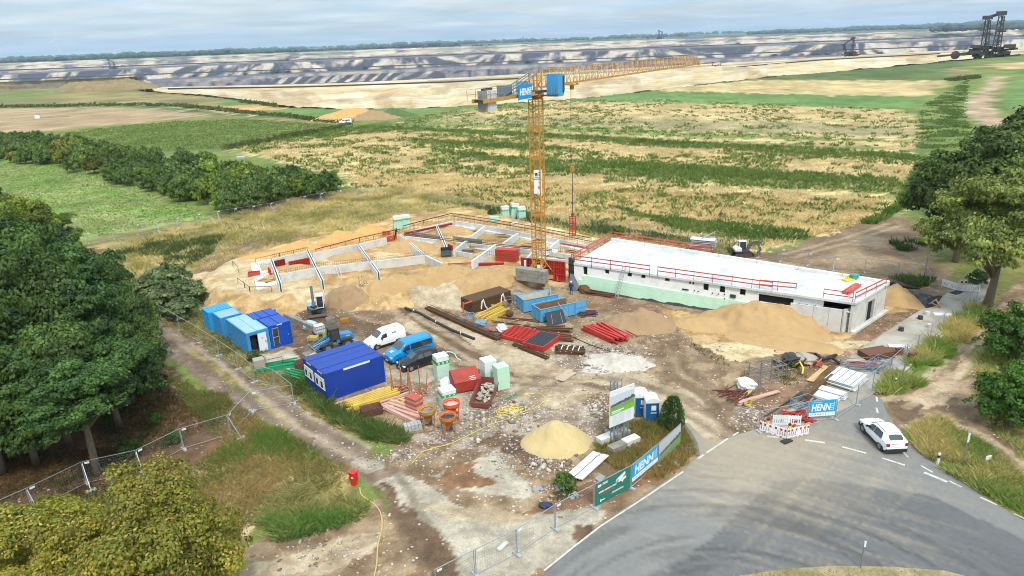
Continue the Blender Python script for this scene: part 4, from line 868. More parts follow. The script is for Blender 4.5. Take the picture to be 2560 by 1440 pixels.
for (px, py, s, lab) in ((636, 690, 1, 'red steel tub of formwork ties left of the white slab'), (966, 586, .8, 'orange red tub behind the black clothed worker')):
 p = at(px, py, 1.5); t = thing('red_tub', lab, 'tub', (p.x, p.y, 1.48), .25)
 mb = MB();
 for a, b_ in (((0, -.5 * s, .3 * s), (1.5 * s, .06, .6 * s)), ((0, .5 * s, .3 * s), (1.5 * s, .06, .6 * s)), ((-.75 * s, 0, .3 * s), (.06, .94 * s, .6 * s)), ((.75 * s, 0, .3 * s), (.06, .94 * s, .6 * s)), ((0, 0, .05), (1.4 * s, .9 * s, .06))): mb.box(a, b_)
 mb.build('tub', mat('tub_red', S(206, 70, 44), .6, var=.15), t)
 mb = MB()
 for i in range(10): mb.box((random.uniform(-.5, .5) * s, random.uniform(-.3, .3) * s, .35 * s), (.3, .12, .12), random.random() * 3)
 stuff(mb.build('steel_ties', M_dgrey, t))
p = at(1116, 640, 1.6); t = thing('mixing_trough', 'dark green open trough on legs with pale sheet inside', 'trough', (p.x, p.y, 1.5), .1); m_ = mat('dark_green_steel', S(58, 74, 70), .6, var=.2)
MB().box((0, .5, .9), (1.5, .06, .9), rx=.3).box((0, -.45, .75), (1.5, .06, .6), rx=-.3).box((-.75, 0, .8), (.06, 1.0, .8)).box((.75, 0, .8), (.06, 1.0, .8)).box((0, 0, .45), (1.5, .9, .06)).build('trough', m_, t)
MB().box((0, 0, .6), (1.0, .6, .1), rz=.2).build('sheet', M_white, t)
for sx in (-.6, .6):
 for sy in (-.4, .4): MB().bar((sx, sy, 0), (sx, sy, .5), .08).build('leg', m_, t)
def planks(label, loc, rz, n, L, m, w=.2, h=.04, spread=.5, group=None, rot=.3):
 t = thing('plank_pile', label, 'planks', loc, rz, group); me = MB().box((0, 0, 0), (L, w, h)).mesh('plank', m)
 for i in range(n): put(me, 'plank', t, (random.uniform(-.2, .2) * L * .4, random.uniform(-spread, spread), h * .6 + i * h * .8), (random.uniform(-.03, .03), random.uniform(-.03, .03), random.uniform(-rot, rot)))
 return t
for px, py, lab in ((668, 702, 'offcut boards inside the white base slab'), (1190, 620, 'pale boards strewn between white cross walls'), (1170, 628, 'brown boards at the foot of the white cross wall'), (1200, 575, 'boards lying along the inner rear wall'), (1255, 590, 'boards lying in the right rear foundation bay'), (1320, 612, 'boards lying behind the crane mast in the foundation'), (1430, 628, 'boards lying near the gable rail'), (1220, 572, 'loose timber near the far foundation rim')):
 p = at(px, py, 1.6); planks(lab, (p.x, p.y, 1.55), random.uniform(-.5, .5), 9, 1.9, M_gwood if 'brown' in lab else M_wood, spread=.7, group='loose boards in the foundation')
p = at(1376, 635, 1.6); t = thing('white_board_pile', 'loose white insulation boards behind the crane foot', 'boards', (p.x, p.y, 1.6), .3)
for i in range(5): MB().box((random.uniform(-.6, .6), random.uniform(-.5, .5), .06 + i * .1), (1.3, .6, .09), rz=random.uniform(-.5, .5)).build('board', M_white, t)
# wooden stair on the sand slope
f, tp = at(925, 740, .0), at(902, 708, 1.75); t = thing('wooden_stair', 'wooden site stair on the sand slope', 'stair', f); d = tp - f; hd = Vector((d.x, d.y, 0)); sd = Vector((-hd.y, hd.x, 0)).normalized() * .55
for s in (-1, 1):
 MB().bar(sd * s + Vector((0, 0, .1)), d + sd * s + Vector((0, 0, .1)), .07, .24).build('stringer', M_gwood, t)
 for q in (.0, .5, 1.): MB().bar(d * q + sd * s, d * q + sd * s + Vector((0, 0, 1.0)), .07).build('post', M_gwood, t)
 MB().bar(sd * s + Vector((0, 0, 1.)), d + sd * s + Vector((0, 0, 1.)), .05, .1).build('handrail', M_wood, t)
for i in range(8): c = d * ((i + .5) / 8); MB().box(c + Vector((0, 0, .24)), (.26, 1.12, .05), rz=math.atan2(hd.y, hd.x)).build('tread', mat('pale_tread', S(216, 196, 168), .85), t)
# timber post markers in front of the facade
for px, py, lab in ((1726, 758, 'left'), (1746, 762, 'middle'), (1798, 770, 'right')):
 p = at(px, py); t = tag(MB().box((0, 0, .6), (.09, .09, 1.5)).build('marker_post', M_wood, loc=(p.x, p.y, .1)), '%s of three wooden marker posts before the green facade' % lab, 'post', 'wooden marker posts')
# containers
def container(label, loc, rz, L, W, H, col, kind='site_container', ribs=True, roofcol=None, roofribs=0, doors=(), dirt=.4):
 """L along local x (door / window side at x-z plane y=0), W depth along y; corner at the origin"""
 t = thing(kind, label, 'container', loc, rz); m = mat('container_%d_%d_%d' % tuple(int(c * 255) for c in col), col, .45, var=.07, scale=2, dirt=tuple(c * .6 for c in col), dirtamt=dirt)
 mr = roofcol or m
 for x in (.08, L - .08):
  for y in (.08, W - .08): MB().box((x, y, H / 2), (.16, .16, H)).build('corner_post', m, t)
 for z in (.09, H - .1):
  for y in (.07, W - .07): MB().box((L / 2, y, z), (L - .32, .14, .18)).build('frame_rail', m, t)
  for x in (.07, L - .07): MB().box((x, W / 2, z), (.14, W - .32, .18)).build('frame_rail', m, t)
 openings = [d for d in doors if d[0] == 'open']
 x0, x1 = .16, L - .16; mb = MB(); xx = x0
 for d in sorted(openings, key=lambda d: d[1]):
  if d[1] > xx: mb.b2((xx, .03, .18), (d[1], .08, H - .19))
  mb.b2((d[1], .03, d[4]), (d[2], .08, H - .19));
  if d[3] > .2: mb.b2((d[1], .03, .18), (d[2], .08, d[3]))
  xx = d[2]
 mb.b2((xx, .03, .18), (x1, .08, H - .19)); mb.build('wall_panel', m, t)
 for a, b_ in (((x0, W - .08, .18), (x1, W - .03, H - .19)), ((.03, .16, .18), (.08, W - .16, H - .19)), ((L - .08, .16, .18), (L - .03, W - .16, H - .19))): MB().b2(a, b_).build('wall_panel', m, t)
 if ribs:
  rb = MB().box((0, 0, 0), (.05, .03, H - .38)).mesh('wall_rib', m); rb2 = MB().box((0, 0, 0), (.03, .05, H - .38)).mesh('wall_rib', m)
  n = int(W / .42)
  for i in range(1, n):
   for x in (.022, L - .022): put(rb2, 'wall_rib', t, (x, W * i / n, H / 2 - .005))
 r = MB().box((L / 2, W / 2, H - .03), (L - .28, W - .28, .05)); r.build('roof', mr, t)
 for i in range(roofribs):
  MB().box((L * (i + 1) / (roofribs + 1), W / 2, H + .02), (.06, W - .1, .06)).build('roof_seam', mr, t)
 MB().box((L / 2, W / 2, .2), (L - .3, W - .3, .04)).build('floor', M_dgrey, t)
 return t, m
BLUE = S(12, 62, 156, .8); LBLUE = S(62, 148, 210, .8); DBLUE = S(16, 76, 176, .8)
M_pvc = mat('white_upvc', S(236, 238, 240), .4, var=.03)
def window(t, x, z, w, h, y=-.0, face='front', W=0):
 """a framed window with a half drawn roller blind on the short end wall"""
 mk = lambda a, b_: ((a[0], a[1] + y, a[2]), (b_[0], b_[1] + y, b_[2]))
 f = MB()
 for a, b_ in (((x, -.03, z), (x + .07, .04, z + h)), ((x + w - .07, -.03, z), (x + w, .04, z + h)), ((x + .07, -.03, z), (x + w - .07, .04, z + .07)), ((x + .07, -.03, z + h - .07), (x + w - .07, .04, z + h))): f.b2(*mk(a, b_))
 w_ = f.build('window', M_pvc, t); MB().b2(*mk((x + .07, 0, z + .07), (x + w - .07, .02, z + h * .62))).build('pane', M_glass, w_); MB().b2(*mk((x + .07, -.012, z + h * .62), (x + w - .07, .02, z + h - .07))).build('shutter', M_pvc, w_)
oA = Vector((-17.35, 58.5, 0)); oh = R(38)
e1 = Vector((math.cos(oh), math.sin(oh), 0)); e2 = Vector((-math.sin(oh), math.cos(oh), 0))
for k, lab in ((0, 'royal blue office container, near one of the joined pair, white sign strip on its side'), (1, 'royal blue office container, rear one of the joined pair')):
 # length runs along e1; its windowed end faces e1 negative: local x along e2
 loc = oA + e2 * (2.44 * k + .01 * k) + e1 * 6.06
 t, m = container(lab, oA + e2 * (2.46 * k), oh, 6.06, 2.44, 2.8, BLUE, 'office_container', ribs=False)
 MB().box((3.03, 1.22, 2.8), (5.9, .05, .05)).build('roof_seam', m, t)
 for j in range(2):
  w = MB(); y0 = .22 + j * 1.03; f = MB()
  for a, b_ in (((-.03, y0, 1.0), (.05, y0 + .07, 2.15)), ((-.03, y0 + .93, 1.0), (.05, y0 + 1.0, 2.15)), ((-.03, y0 + .07, 1.0), (.05, y0 + .93, 1.08)), ((-.03, y0 + .07, 2.07), (.05, y0 + .93, 2.15)), ((-.035, y0 + .3, 1.08), (.05, y0 + .36, 2.07))): f.b2(a, b_)
  wd = f.build('window', M_pvc, t); MB().b2((.0, y0 + .36, 1.08), (.02, y0 + .93, 1.75)).build('pane', M_glass, wd); MB().b2((-.012, y0 + .36, 1.75), (.02, y0 + .93, 2.07)).b2((-.012, y0 + .07, 1.08), (.02, y0 + .3, 2.07)).build('shutter', M_pvc, wd)
 MB().b2((-.01, .5, 2.6), (-.002, 1.5, 2.72)).build('name_strip', M_pvc, t)
 if k == 0:
  mb = MB().b2((1.9, -.012, 2.56), (4.6, -.001, 2.76)); mb.build('sign_strip', M_pvc, t)
lA = Vector((-28.2, 69.3, 0)); lh = R(40); f1 = Vector((math.cos(lh), math.sin(lh), 0)); f2 = Vector((-f1.y, f1.x, 0))
m_lroof = mat('faded_blue_roof', S(150, 190, 208, .8), .6, var=.12, scale=2.5, dirt=S(186, 196, 196), dirtamt=.7)
t, m = container('light blue container with a white door standing open', lA, lh, 2.44, 6.06, 2.6, LBLUE, roofcol=m_lroof, roofribs=0, doors=[('open', .35, 1.15, .2, 2.25)])
MB().box((1.22, 3.03, 2.62), (.05, 5.9, .05)).build('roof_seam', m_lroof, t)
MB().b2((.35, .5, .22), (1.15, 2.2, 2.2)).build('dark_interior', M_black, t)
dr = MB().b2((1.18, -.05, .2), (2.08, .0, 2.25)).build('door', M_pvc, t); MB().b2((1.92, -.09, 1.1), (2.0, -.05, 1.3)).build('handle', M_blk, dr); MB().b2((1.5, -.054, 1.6), (1.75, -.051, 1.75)).build('notice', M_lgrey, dr)
c2 = lA + f2 * 6.9 + f1 * -.3
t, m = container('small light blue container with a pale grey roof behind the white door one', c2, lh, 2.44, 2.6, 2.5, LBLUE, roofcol=m_lroof, doors=[])
for i in range(7): MB().b2((.1, .3 + i * .32, 2.5), (2.34, .36 + i * .32, 2.53)).build('roof_rib', m_lroof, t)
t, m = container('bright blue corrugated storage container, farthest left of the containers', c2 + f2 * 2.75 - f1 * .4, lh, 2.8, 2.3, 2.5, S(40, 160, 226, .8))
for i in range(7): MB().b2((.1 + i * .38, .05, 2.49), (.28 + i * .38, 2.25, 2.53)).build('roof_rib', m, t)
t, m = container('dark blue sanitary container with a glazed doorway beside the white door', lA + f1 * 2.55 + f2 * .15, lh, 2.44, 2.9, 2.65, DBLUE, doors=[('open', .3, 1.0, .3, 2.3)], roofribs=1)
MB().b2((.3, .09, .3), (1.0, 2.2, 2.25)).build('interior', M_lgrey, t); f = MB()
for a, b_ in (((.3, .0, .3), (.36, .07, 2.3)), ((.94, .0, .3), (1., .07, 2.3)), ((.36, .0, 2.22), (.94, .07, 2.3)), ((.36, .0, 1.2), (.94, .05, 1.27))): f.b2(a, b_)
f.build('door_frame', M_alu, t); MB().b2((.36, .02, .3), (.94, .03, 2.2)).build('pane', M_glass, t)
dr = MB().b2((1.15, .0, .2), (2.2, .03, 2.4)).build('door', m, t); MB().b2((2.0, -.04, 1.1), (2.08, 0, 1.25)).build('handle', M_alu, dr); MB().b2((.9, -.004, 2.5), (1.5, .0, 2.62)).build('name_strip', M_pvc, t)
t, m = container('dark blue container turned crosswise behind the sanitary container', lA + f1 * 2.1 + f2 * 3.4, lh, 3.0, 2.44, 2.6, DBLUE, roofribs=2)
MB().box((3.25, 2.0, 1.3), (.5, .05, 2.2), rz=.5).build('door', m, t)
# insulation stacks
m_wrap = mat('white_wrap', S(236, 242, 238), .35, var=.05, scale=4, bump=.3, bscale=6); m_mintp = mat('pale_mint_board', S(200, 228, 208), .8, var=.07, scale=2)
m_aqua = mat('aqua_board', S(180, 226, 212), .75, var=.07, scale=2); m_gband = mat('green_band', S(24, 166, 76), .5, var=.05)
def pack(label, loc, rz, w, d, h, band=True, n=6, mm=None, wrap=True, group='pallets of pale green insulation boards'):
 t = thing('insulation_pack', label, 'insulation pack', loc, rz, group); mm = mm or m_mintp
 for i in range(n):
  z0 = .02 + (h - .04) * i / n; last = i == n - 1
  MB().box((random.uniform(-.012, .012), random.uniform(-.012, .012), z0 + (h / n - .012) / 2), (w, d, h / n - .012), rz=random.uniform(-.012, .012)).build('board_layer', mm if not (last and wrap) else m_wrap, t, bevel=.015)
 if wrap: MB().box((0, 0, h + .01), (w + .03, d + .03, .03)).build('top_sheet', m_wrap, t)
 if band:
  bw = h * .12; z = h - h / n - bw * .6 if n > 3 else h * .7
  bb = MB().box((0, 0, z), (w + .045, d + .045, bw)).build('band', m_gband, t)
  for i in range(3): MB().box((-w / 2 + w * (i + .5) / 3, -d / 2 - .026, z), (w * .12, .006, bw * .5)).build('band_print', m_wrap, bb)
  for i in range(2): MB().box((w / 2 + .026, -d / 2 + d * (i + .5) / 2, z), (.006, d * .16, bw * .5)).build('band_print', m_wrap, bb)
 return t
def pk(label, px, py, w, d, ytop, rz=.45, **k):
 p = atg(px, py); h = hgt(px, py, ytop, p.z); k.pop('z', 0); return pack(label, p, rz, w, d, h * k.pop('hs', 1), **k)
pk('tall banded insulation stack beside the black car', 1105, 945, 1.25, 1.15, 886, hs=.97)
pk('short banded insulation stack beside the orange concrete bucket', 1120, 1015, 1.3, 1.2, 972, hs=1.)
pk('plain mint insulation stack behind the closed red skip', 1222, 950, 1.25, 1.25, 898, band=False, n=2, hs=1.)
pk('mint insulation stack with loose top, right of the red skips', 1254, 968, 1.25, 1.15, 912, band=False, n=3, wrap=False, mm=mat('mint_board', S(196, 232, 204), .8, var=.06))
for i, (px, py, yt, lab) in enumerate(((995, 571, 541, 'left of the twin insulation stacks behind the black clothed worker'), (1015, 567, 538, 'right of the twin insulation stacks behind the black clothed worker'), (1263, 547, 516, 'leftmost upright insulation stack on the far verge'), (1284, 545, 509, 'leaning insulation stack in the middle of the far verge group'), (1304, 550, 517, 'rightmost upright insulation stack on the far verge'))):
 pk(lab, px, py, 1.35, 1.2, yt, .25, mm=m_aqua, n=5, z=0, hs=1.).rotation_euler = (0, .12 if i == 3 else 0, .25)
pk('low insulation stack lying left of the far verge group', 1236, 551, 1.5, 1., 541, .1, mm=m_aqua, n=2, band=False, wrap=False)
# open skips and other site gear
m_skipb = mat('pale_blue_skip', S(88, 166, 210, .8), .6, var=.14, scale=2.5, dirt=S(150, 150, 140), dirtamt=.45); m_skipr = mat('red_skip', S(176, 60, 42), .6, var=.14, scale=2, dirt=S(120, 50, 40), dirtamt=.6)
m_skipin = mat('skip_inside_rust', S(132, 98, 66), .9, var=.3, scale=3)
def open_skip(label, loc, rz, L, W, H, m, inner, door=None):
 t = thing('open_skip', label, 'skip', loc, rz)
 MB().b2((0, 0, .12), (L, .07, H)).build('side_wall', m, t); MB().b2((0, W - .07, .12), (L, W, H)).build('side_wall', m, t); MB().b2((0, .07, .12), (.07, W - .07, H)).build('end_wall', m, t)
 MB().b2((.07, .07, .12), (L, W - .07, .2)).build('floor', inner, t)
 for a, b_ in (((.075, .072, .2), (L, .08, H - .03)), ((.075, W - .08, .2), (L, W - .072, H - .03)), ((.072, .08, .2), (.08, W - .08, H - .03))): MB().b2(a, b_).build('lining', inner, t)
 rib = MB().b2((-.04, -.05, .12), (.04, 0, H)).mesh('rib', m)
 for i in range(7): put(rib, 'rib', t, (L * (i + .1) / 6.2, 0, 0))
 rib2 = MB().b2((-.05, -.04, .12), (0, .04, H)).mesh('rib', m)
 for i in range(3): put(rib2, 'rib', t, (0, .1 + (W - .2) * i / 2, 0))
 rm = MB();
 for a, b_ in (((-.06, -.06, H), (L, .06, H + .08)), ((-.06, W - .06, H), (L, W + .06, H + .08)), ((-.06, .06, H), (.06, W - .06, H + .08))): rm.b2(a, b_)
 rm.build('rim', m, t);
 for y in (.3, W - .3): MB().b2((.1, y - .09, 0), (L, y + .09, .12)).build('skid', m, t)
 return t
s0 = at(1309, 789); hs = head(at(1309, 789), at(1345, 797));
def skip_frame(a, b_): return head(a, b_)
# long axis runs away from the camera to the right
sa, sb = at(1347, 797), at(1420, 783); h1 = head(sa, sb)
fdir = Vector((math.cos(h1), math.sin(h1), 0)); gdir = Vector((-fdir.y, fdir.x, 0))
t = open_skip('pale blue open skip with whitish lining, rear of the two', at(1310, 783), h1, 4.6, 2.1, 1.6, m_skipb, mat('skip_inside_pale', S(206, 198, 172), .9, var=.2, scale=2))
MB().box((4.4, 1.9, .9), (.06, 1.5, 1.45), rz=-.5).build('open_door', m_skipb, t)
t = open_skip('pale blue open skip with rusty inside and open door, front of the two', at(1352, 808), h1 + .06, 4.6, 2.1, 1.6, m_skipb, m_skipin)
MB().box((5.35, .0, .95), (1.5, .07, 1.5), rz=.12).box((5.35, -.06, .95), (1.5, .05, .08), rz=.12).build('open_door', m_skipb, t)
MB().bar((2.2, -.1, 2.2), (3.0, -1.2, .4), .06).build('prop_bar', M_alu, t)
p = at(1394, 812); t = thing('shutter_board', 'black shutter board leaning on the front blue skip', 'shutter board', (p.x, p.y, 0), h1 + .1); t.rotation_euler = (-.55, 0, h1 + .1)
MB().box((0, 0, .85), (2.4, .1, 1.6)).build('board', mat('black_board', S(44, 50, 58), .6, var=.15, scale=2), t); MB().bar((-.6, -.06, .2), (-.45, -.06, 1.4), .04).bar((.7, -.06, .1), (.75, -.06, 1.3), .04).build('batten', M_galv, t)
# red skips
p = at(1165, 972); t = thing('lidded_skip', 'closed red skip with sloping lid between insulation stacks', 'skip', (p.x, p.y, 0), .38)
MB().xprism([(-1.05, .15), (1.05, .15), (1.3, .9), (1.3, 1.15), (-1.3, 1.15), (-1.3, .9)], -.75, .95).build('body', m_skipr, t)
MB().add([(-1.28, -.8, 1.16), (1.28, -.8, 1.16), (1.28, .55, 1.85), (-1.28, .55, 1.85), (-1.28, .95, 1.75), (1.28, .95, 1.75), (1.28, .95, 1.16), (-1.28, .95, 1.16)], [(0, 1, 2, 3), (3, 2, 5, 4), (4, 5, 6, 7), (0, 3, 4, 7), (1, 6, 5, 2)]).build('lid', m_skipr, t)
for y in (-.45, .65): MB().b2((-1., y - .1, 0), (1., y + .1, .15)).build('skid', m_skipr, t)
tm = MB()
for i, w in enumerate((.55, .62, .5)): tm.box((.55, -.55 + .19 * (1 - i) * .9, 1.285 + (1 - i) * .09), (w, .05, .012), rx=math.atan2(.69, 1.35))
tm.build('printed_lines', M_pvc, t)
p0, p1 = at(1180, 1018), at(1222, 1021); p2_ = at(1248, 975); h = head(p0, p2_) ; t = thing('rubble_skip', 'low dark red skip full of broken concrete', 'skip', (*(p0.lerp(p1, .5))[:2], 0), head((p0 + p1) / 2, (at(1206, 968) + at(1246, 970)) / 2))
m_dkr = mat('dark_red_skip', S(134, 66, 62), .65, var=.16, dirt=S(100, 76, 66), dirtamt=.6); L_ = 3.9
for s in (-1, 1): MB().add([(0, s * .7, .1), (L_, s * .7, .1), (L_ + .2, s * .95, 1.05), (-.1, s * .95, .5), (0, s * .76, .1), (L_, s * .76, .1), (L_ + .2, s * 1.01, 1.05), (-.1, s * 1.01, .5)], [(0, 1, 2, 3), (7, 6, 5, 4), (0, 4, 5, 1), (1, 5, 6, 2), (2, 6, 7, 3), (3, 7, 4, 0)]).build('side_wall', m_dkr, t)
MB().b2((0, -.72, .1), (L_, .72, .16)).build('floor', m_skipin, t); MB().box((L_ + .1, 0, .58), (.07, 1.75, .95)).build('end_wall', m_dkr, t); MB().box((-.06, 0, .28), (.07, 1.6, .4)).build('end_wall', m_dkr, t)
m_chunk = mat('broken_concrete', S(186, 176, 160), .95, var=.25, scale=3)
for i in range(46):
 a = MB(); s = random.uniform(.16, .42); a.box((0, 0, 0), (s, s * random.uniform(.5, 1), s * .4), random.random() * 3, random.uniform(-.5, .5), random.uniform(-.5, .5))
 x = random.uniform(.3, L_ - .3); a.build('concrete_chunk', m_chunk, t, loc=(x, random.uniform(-.6, .6), .3 + random.uniform(0, .28) + .2 * math.sin(pi * x / L_)))
# wrapped bag behind the short stack
def blob(mb, c, r, sz=1., seed=0, n=3):
 b = bmesh.new(); bmesh.ops.create_icosphere(b, subdivisions=n, radius=1); rr = random.Random(seed); ph = [rr.uniform(0, 6) for _ in range(6)]
 for v in b.verts:
  k = 1 + .16 * math.sin(3 * v.co.x + ph[0]) + .14 * math.sin(4 * v.co.y + ph[1]) + .1 * math.sin(7 * v.co.z + 5 * v.co.x + ph[2]); v.co *= k
 mb.add([(c[0] + v.co.x * r, c[1] + v.co.y * r, c[2] + max(-.75, v.co.z) * r * sz) for v in b.verts], [[v.index for v in f.verts] for f in b.faces]); b.free()
def bag(label, px, py, r, m, sz=.75, cat='bag', name='sack'):
 p = at(px, py); o = MB(); blob(o, (0, 0, 0), r, sz, int(px)); return tag(o.build(name, m, loc=(p.x, p.y, .7 * r * sz)), label, cat)
bag('crumpled white bag behind the short banded insulation stack', 1115, 968, .65, m_wrap); bag('white big bag with debris beside the red formwork', 1255, 828, .62, m_wrap); bag('white wrapped bundle beside the scaffold frame', 1867, 968, .85, m_wrap, .6)
bag('brown small heap of steel offcuts near the yellow timber', 1275, 790, .4, M_bmesh, 1.1, 'heap', 'scrap_heap')
# TOWER CRANE
M_cy = mat('crane_yellow', S(212, 154, 66), .5, var=.12, scale=3, dirt=S(170, 110, 40), dirtamt=.45)
M_cb = mat('crane_blue', S(70, 164, 222), .45, var=.05, scale=2); M_sign = mat('sign_blue', S(20, 150, 214), .5, var=.04)
M_print = mat('white_print', S(244, 246, 246), .5, var=.02); M_wire = mat('steel_rope', S(70, 70, 72), .6, .3)
cb_ = at(1349, 706); CX, CY = cb_.x, cb_.y
CT = hgt(1349, 706, 245); JZ = CT + 1.2
tipd = at(1742, 147, JZ + 1.0); JH = math.atan2(tipd.y - CY, tipd.x - CX); JL = math.hypot(tipd.x - CX, tipd.y - CY)
crane = thing('tower_crane', 'yellow tower crane with blue cab and long lattice jib over the site', 'tower crane', (CX, CY, 0))
mh = JH + R(8)
def lattice(mb, p0, p1, w, h, n, up=None, chord=.1, brace=.055, tri=False, h1=None):
 """lattice girder between two points: chords and zigzag braces on each face"""
 p0 = Vector(p0); p1 = Vector(p1); d = (p1 - p0); z = d.normalized(); up = Vector(up or (0, 0, 1)); x = up.cross(z).normalized(); y = z.cross(x); h1 = h1 or h
 def cs(t):
  c = p0 + d * t; hh_ = h + (h1 - h) * t
  return [c - x * w / 2, c + x * w / 2, c + y * hh_] if tri else [c - x * w / 2 - y * hh_ / 2, c + x * w / 2 - y * hh_ / 2, c + x * w / 2 + y * hh_ / 2, c - x * w / 2 + y * hh_ / 2]
 A = cs(0); B = cs(1); k = len(A)
 for a, b in zip(A, B): mb.bar(a, b, chord)
 for i in range(n):
  a, b = cs(i / n), cs((i + 1) / n)
  for j in range(k):
   j2 = (j + 1) % k
   if i % 2: mb.bar(a[j], b[j2], brace)
   else: mb.bar(a[j2], b[j], brace)
   if tri or i == 0: mb.bar(b[j], b[j2], brace * .8)
 return mb
zb = 2.1; NS = 6; SEC = (CT - zb) / NS
sec = lattice(MB(), (0, 0, 0), (0, 0, SEC - .02), 1.35, 1.35, 6, (1, 0, 0), .12, .055)
for z in (.05, SEC - .1):
 for s in (-1, 1): sec.box((s * .675, 0, z), (.1, 1.5, .12)).box((0, s * .675, z), (1.5, .1, .12))
secm = sec.mesh('mast_section', M_cy)
for i in range(NS): put(secm, 'mast_section', crane, (0, 0, zb + i * SEC), (0, 0, mh))
lad = MB()
for s in (-.18, .18): lad.bar((.3, s, zb), (.3, s, CT), .04)
for i in range(int((CT - zb) / .6)): lad.bar((.3, -.18, zb + i * .6), (.3, .18, zb + i * .6), .03)
o = lad.build('mast_ladder', M_cy, crane, rz=mh)
# cross base with ballast
bz = R(-30) + .0
for a in (pi / 4, -pi / 4): MB().box((0, 0, .62 + .01 * a), (6.2, .5, .5), rz=a).build('base_beam', M_cy, crane, rz=bz)
for a in range(4):
 c = Vector((2.9 * math.cos(a * pi / 2 + pi / 4), 2.9 * math.sin(a * pi / 2 + pi / 4), 0)); MB().box((c.x, c.y, .2), (1.3, 1.0, .36), rz=a * pi / 2 + pi / 4).build('base_pad', M_concd, crane, rz=bz)
 MB().bar((c.x * .75, c.y * .75, .85), (.6 * math.cos(a * pi / 2 + pi / 4), .6 * math.sin(a * pi / 2 + pi / 4), 3.2), .14).build('base_strut', M_cy, crane, rz=bz)
for s in (-1, 1):
 for i in range(3): MB().box((0, s * 2.1, 1.17 + i * .56), (4.3, 1.15, .54), rz=.004 * i).build('ballast_block', M_concd, crane, rz=bz, bevel=.03)
# slewing part
MB().lathe([(.75, CT), (1.0, CT + .15), (1.05, CT + .5), (.8, CT + .6)], 16).build('slewing_ring', mat('dark_yellow_steel', S(160, 100, 40), .6, var=.2), crane)
up = bpy.data.objects.new('slewing_frame', MB().box((0, 0, CT + .75), (3.0, 1.7, .28)).mesh('slewing_frame', mat('dark_steel', S(70, 66, 62), .6, var=.2))); COL.objects.link(up); setp(up, crane); up.rotation_euler = (0, 0, JH)
def cp(mb, nm, m, **k): return mb.build(nm, m, crane, rz=JH, **k)
tw = MB(); lattice(tw, (0, 0, CT + .9), (0, 0, JZ + 2.0), 1.1, 1.1, 2, (1, 0, 0), .14, .07); cp(tw, 'tower_head', M_cy)
cabm = MB(); cabm.xprism([(1.1, JZ - 1.1), (2.6, JZ - 1.1), (2.9, JZ - .6), (2.95, JZ + 1.5), (1.1, JZ + 1.6)], -2.5, -.95); cab = cp(cabm, 'cab', M_cb)
MB().add([(2.62, -2.51, JZ - .8), (2.9, -2.51, JZ - .5), (2.93, -2.51, JZ + 1.2), (2.35, -2.51, JZ + 1.3), (2.35, -2.51, JZ - .6)], [(0, 1, 2, 3, 4)]).quad((2.92, -2.4, JZ - .5), (2.92, -1.05, JZ - .5), (2.965, -1.05, JZ + 1.3), (2.965, -2.4, JZ + 1.3)).build('cab_glass', M_glass, cab)
cp(MB().box((.6, -1.75, JZ - .9), (1.9, 1.5, .12)), 'cab_platform', mat('dark_steel', 0)); cp(MB().box((-.9, 1.4, JZ - .1), (1.2, 1.0, 1.9)), 'control_cabinet', M_cb)
for x in (-.3, .3, .9): cp(MB().bar((x, -2.45, JZ - .85), (x, -2.45, JZ + .2), .04), 'platform_post', M_galv)
cp(MB().bar((-.3, -2.45, JZ + .2), (.95, -2.45, JZ + .2), .04), 'platform_rail', M_galv)
# jib: triangular girder with apex up
NJ = 8; j0 = .8; jb = MB()
for i in range(NJ):
 a = j0 + (JL - j0) * i / NJ; b = j0 + (JL - j0) * (i + 1) / NJ - .03; h0 = 2.1 - .4 * i / NJ; h1 = 2.1 - .4 * (i + 1) / NJ
 cp(lattice(MB(), (a, 0, JZ), (b, 0, JZ), 1.25, h0, 8, (0, 0, 1), .10, .045, True, h1), 'jib_section', M_cy)
cp(MB().box((JL, 0, JZ + .1), (.12, 1.3, .5)), 'jib_end', M_cy)
# counter jib
CJ = math.hypot(at(1160, 243, JZ - .5).x - CX, at(1160, 243, JZ - .5).y - CY) ; CJ = min(max(CJ, 12.5), 15.5)
for s in (-.75, .75): cp(MB().bar((-.8, s, JZ - .55), (-CJ, s, JZ - .55), .16, .42), 'counter_jib_beam', M_cy)
cp(MB().b2((-CJ + .2, -.66, JZ - .42), (-.9, .66, JZ - .38)), 'walkway', M_galv)
for i in range(7):
 x = -CJ + .9 + i * .3; cp(MB().box((x, 0, JZ - .62), (.27, 1.1, 2.2)), 'counterweight', M_conc if i else M_concd); cp(MB().box((x, 0, JZ + .6), (.1, .26, .28)), 'lifting_eye', M_blk)
for s in (-.9, .9):
 hr = MB()
 for i in range(8): x = -CJ - .6 + i * 1.6; hr.bar((x, s * 1.1, JZ - .4), (x, s * 1.1, JZ + .7), .04)
 for z in (.15, .7): hr.bar((-CJ - .6, s * 1.1, JZ + z), (-CJ + 10.8, s * 1.1, JZ + z), .04)
 cp(hr, 'handrail', M_galv); cp(MB().bar((-.3, s * .6, JZ + 1.9), (-CJ + 4.2, s * .7, JZ - .3), .11), 'tie_bar', M_galv); cp(MB().bar((-.3, s * .5, JZ + 1.7), (-CJ + 5.8, s * .7, JZ - .3), .08), 'tie_bar', M_galv)
cp(MB().box((-6.9, .1, JZ + .25), (1.6, 1.1, 1.1)), 'winch_house', mat('grey_green_cabinet', S(120, 132, 138), .5, var=.1))
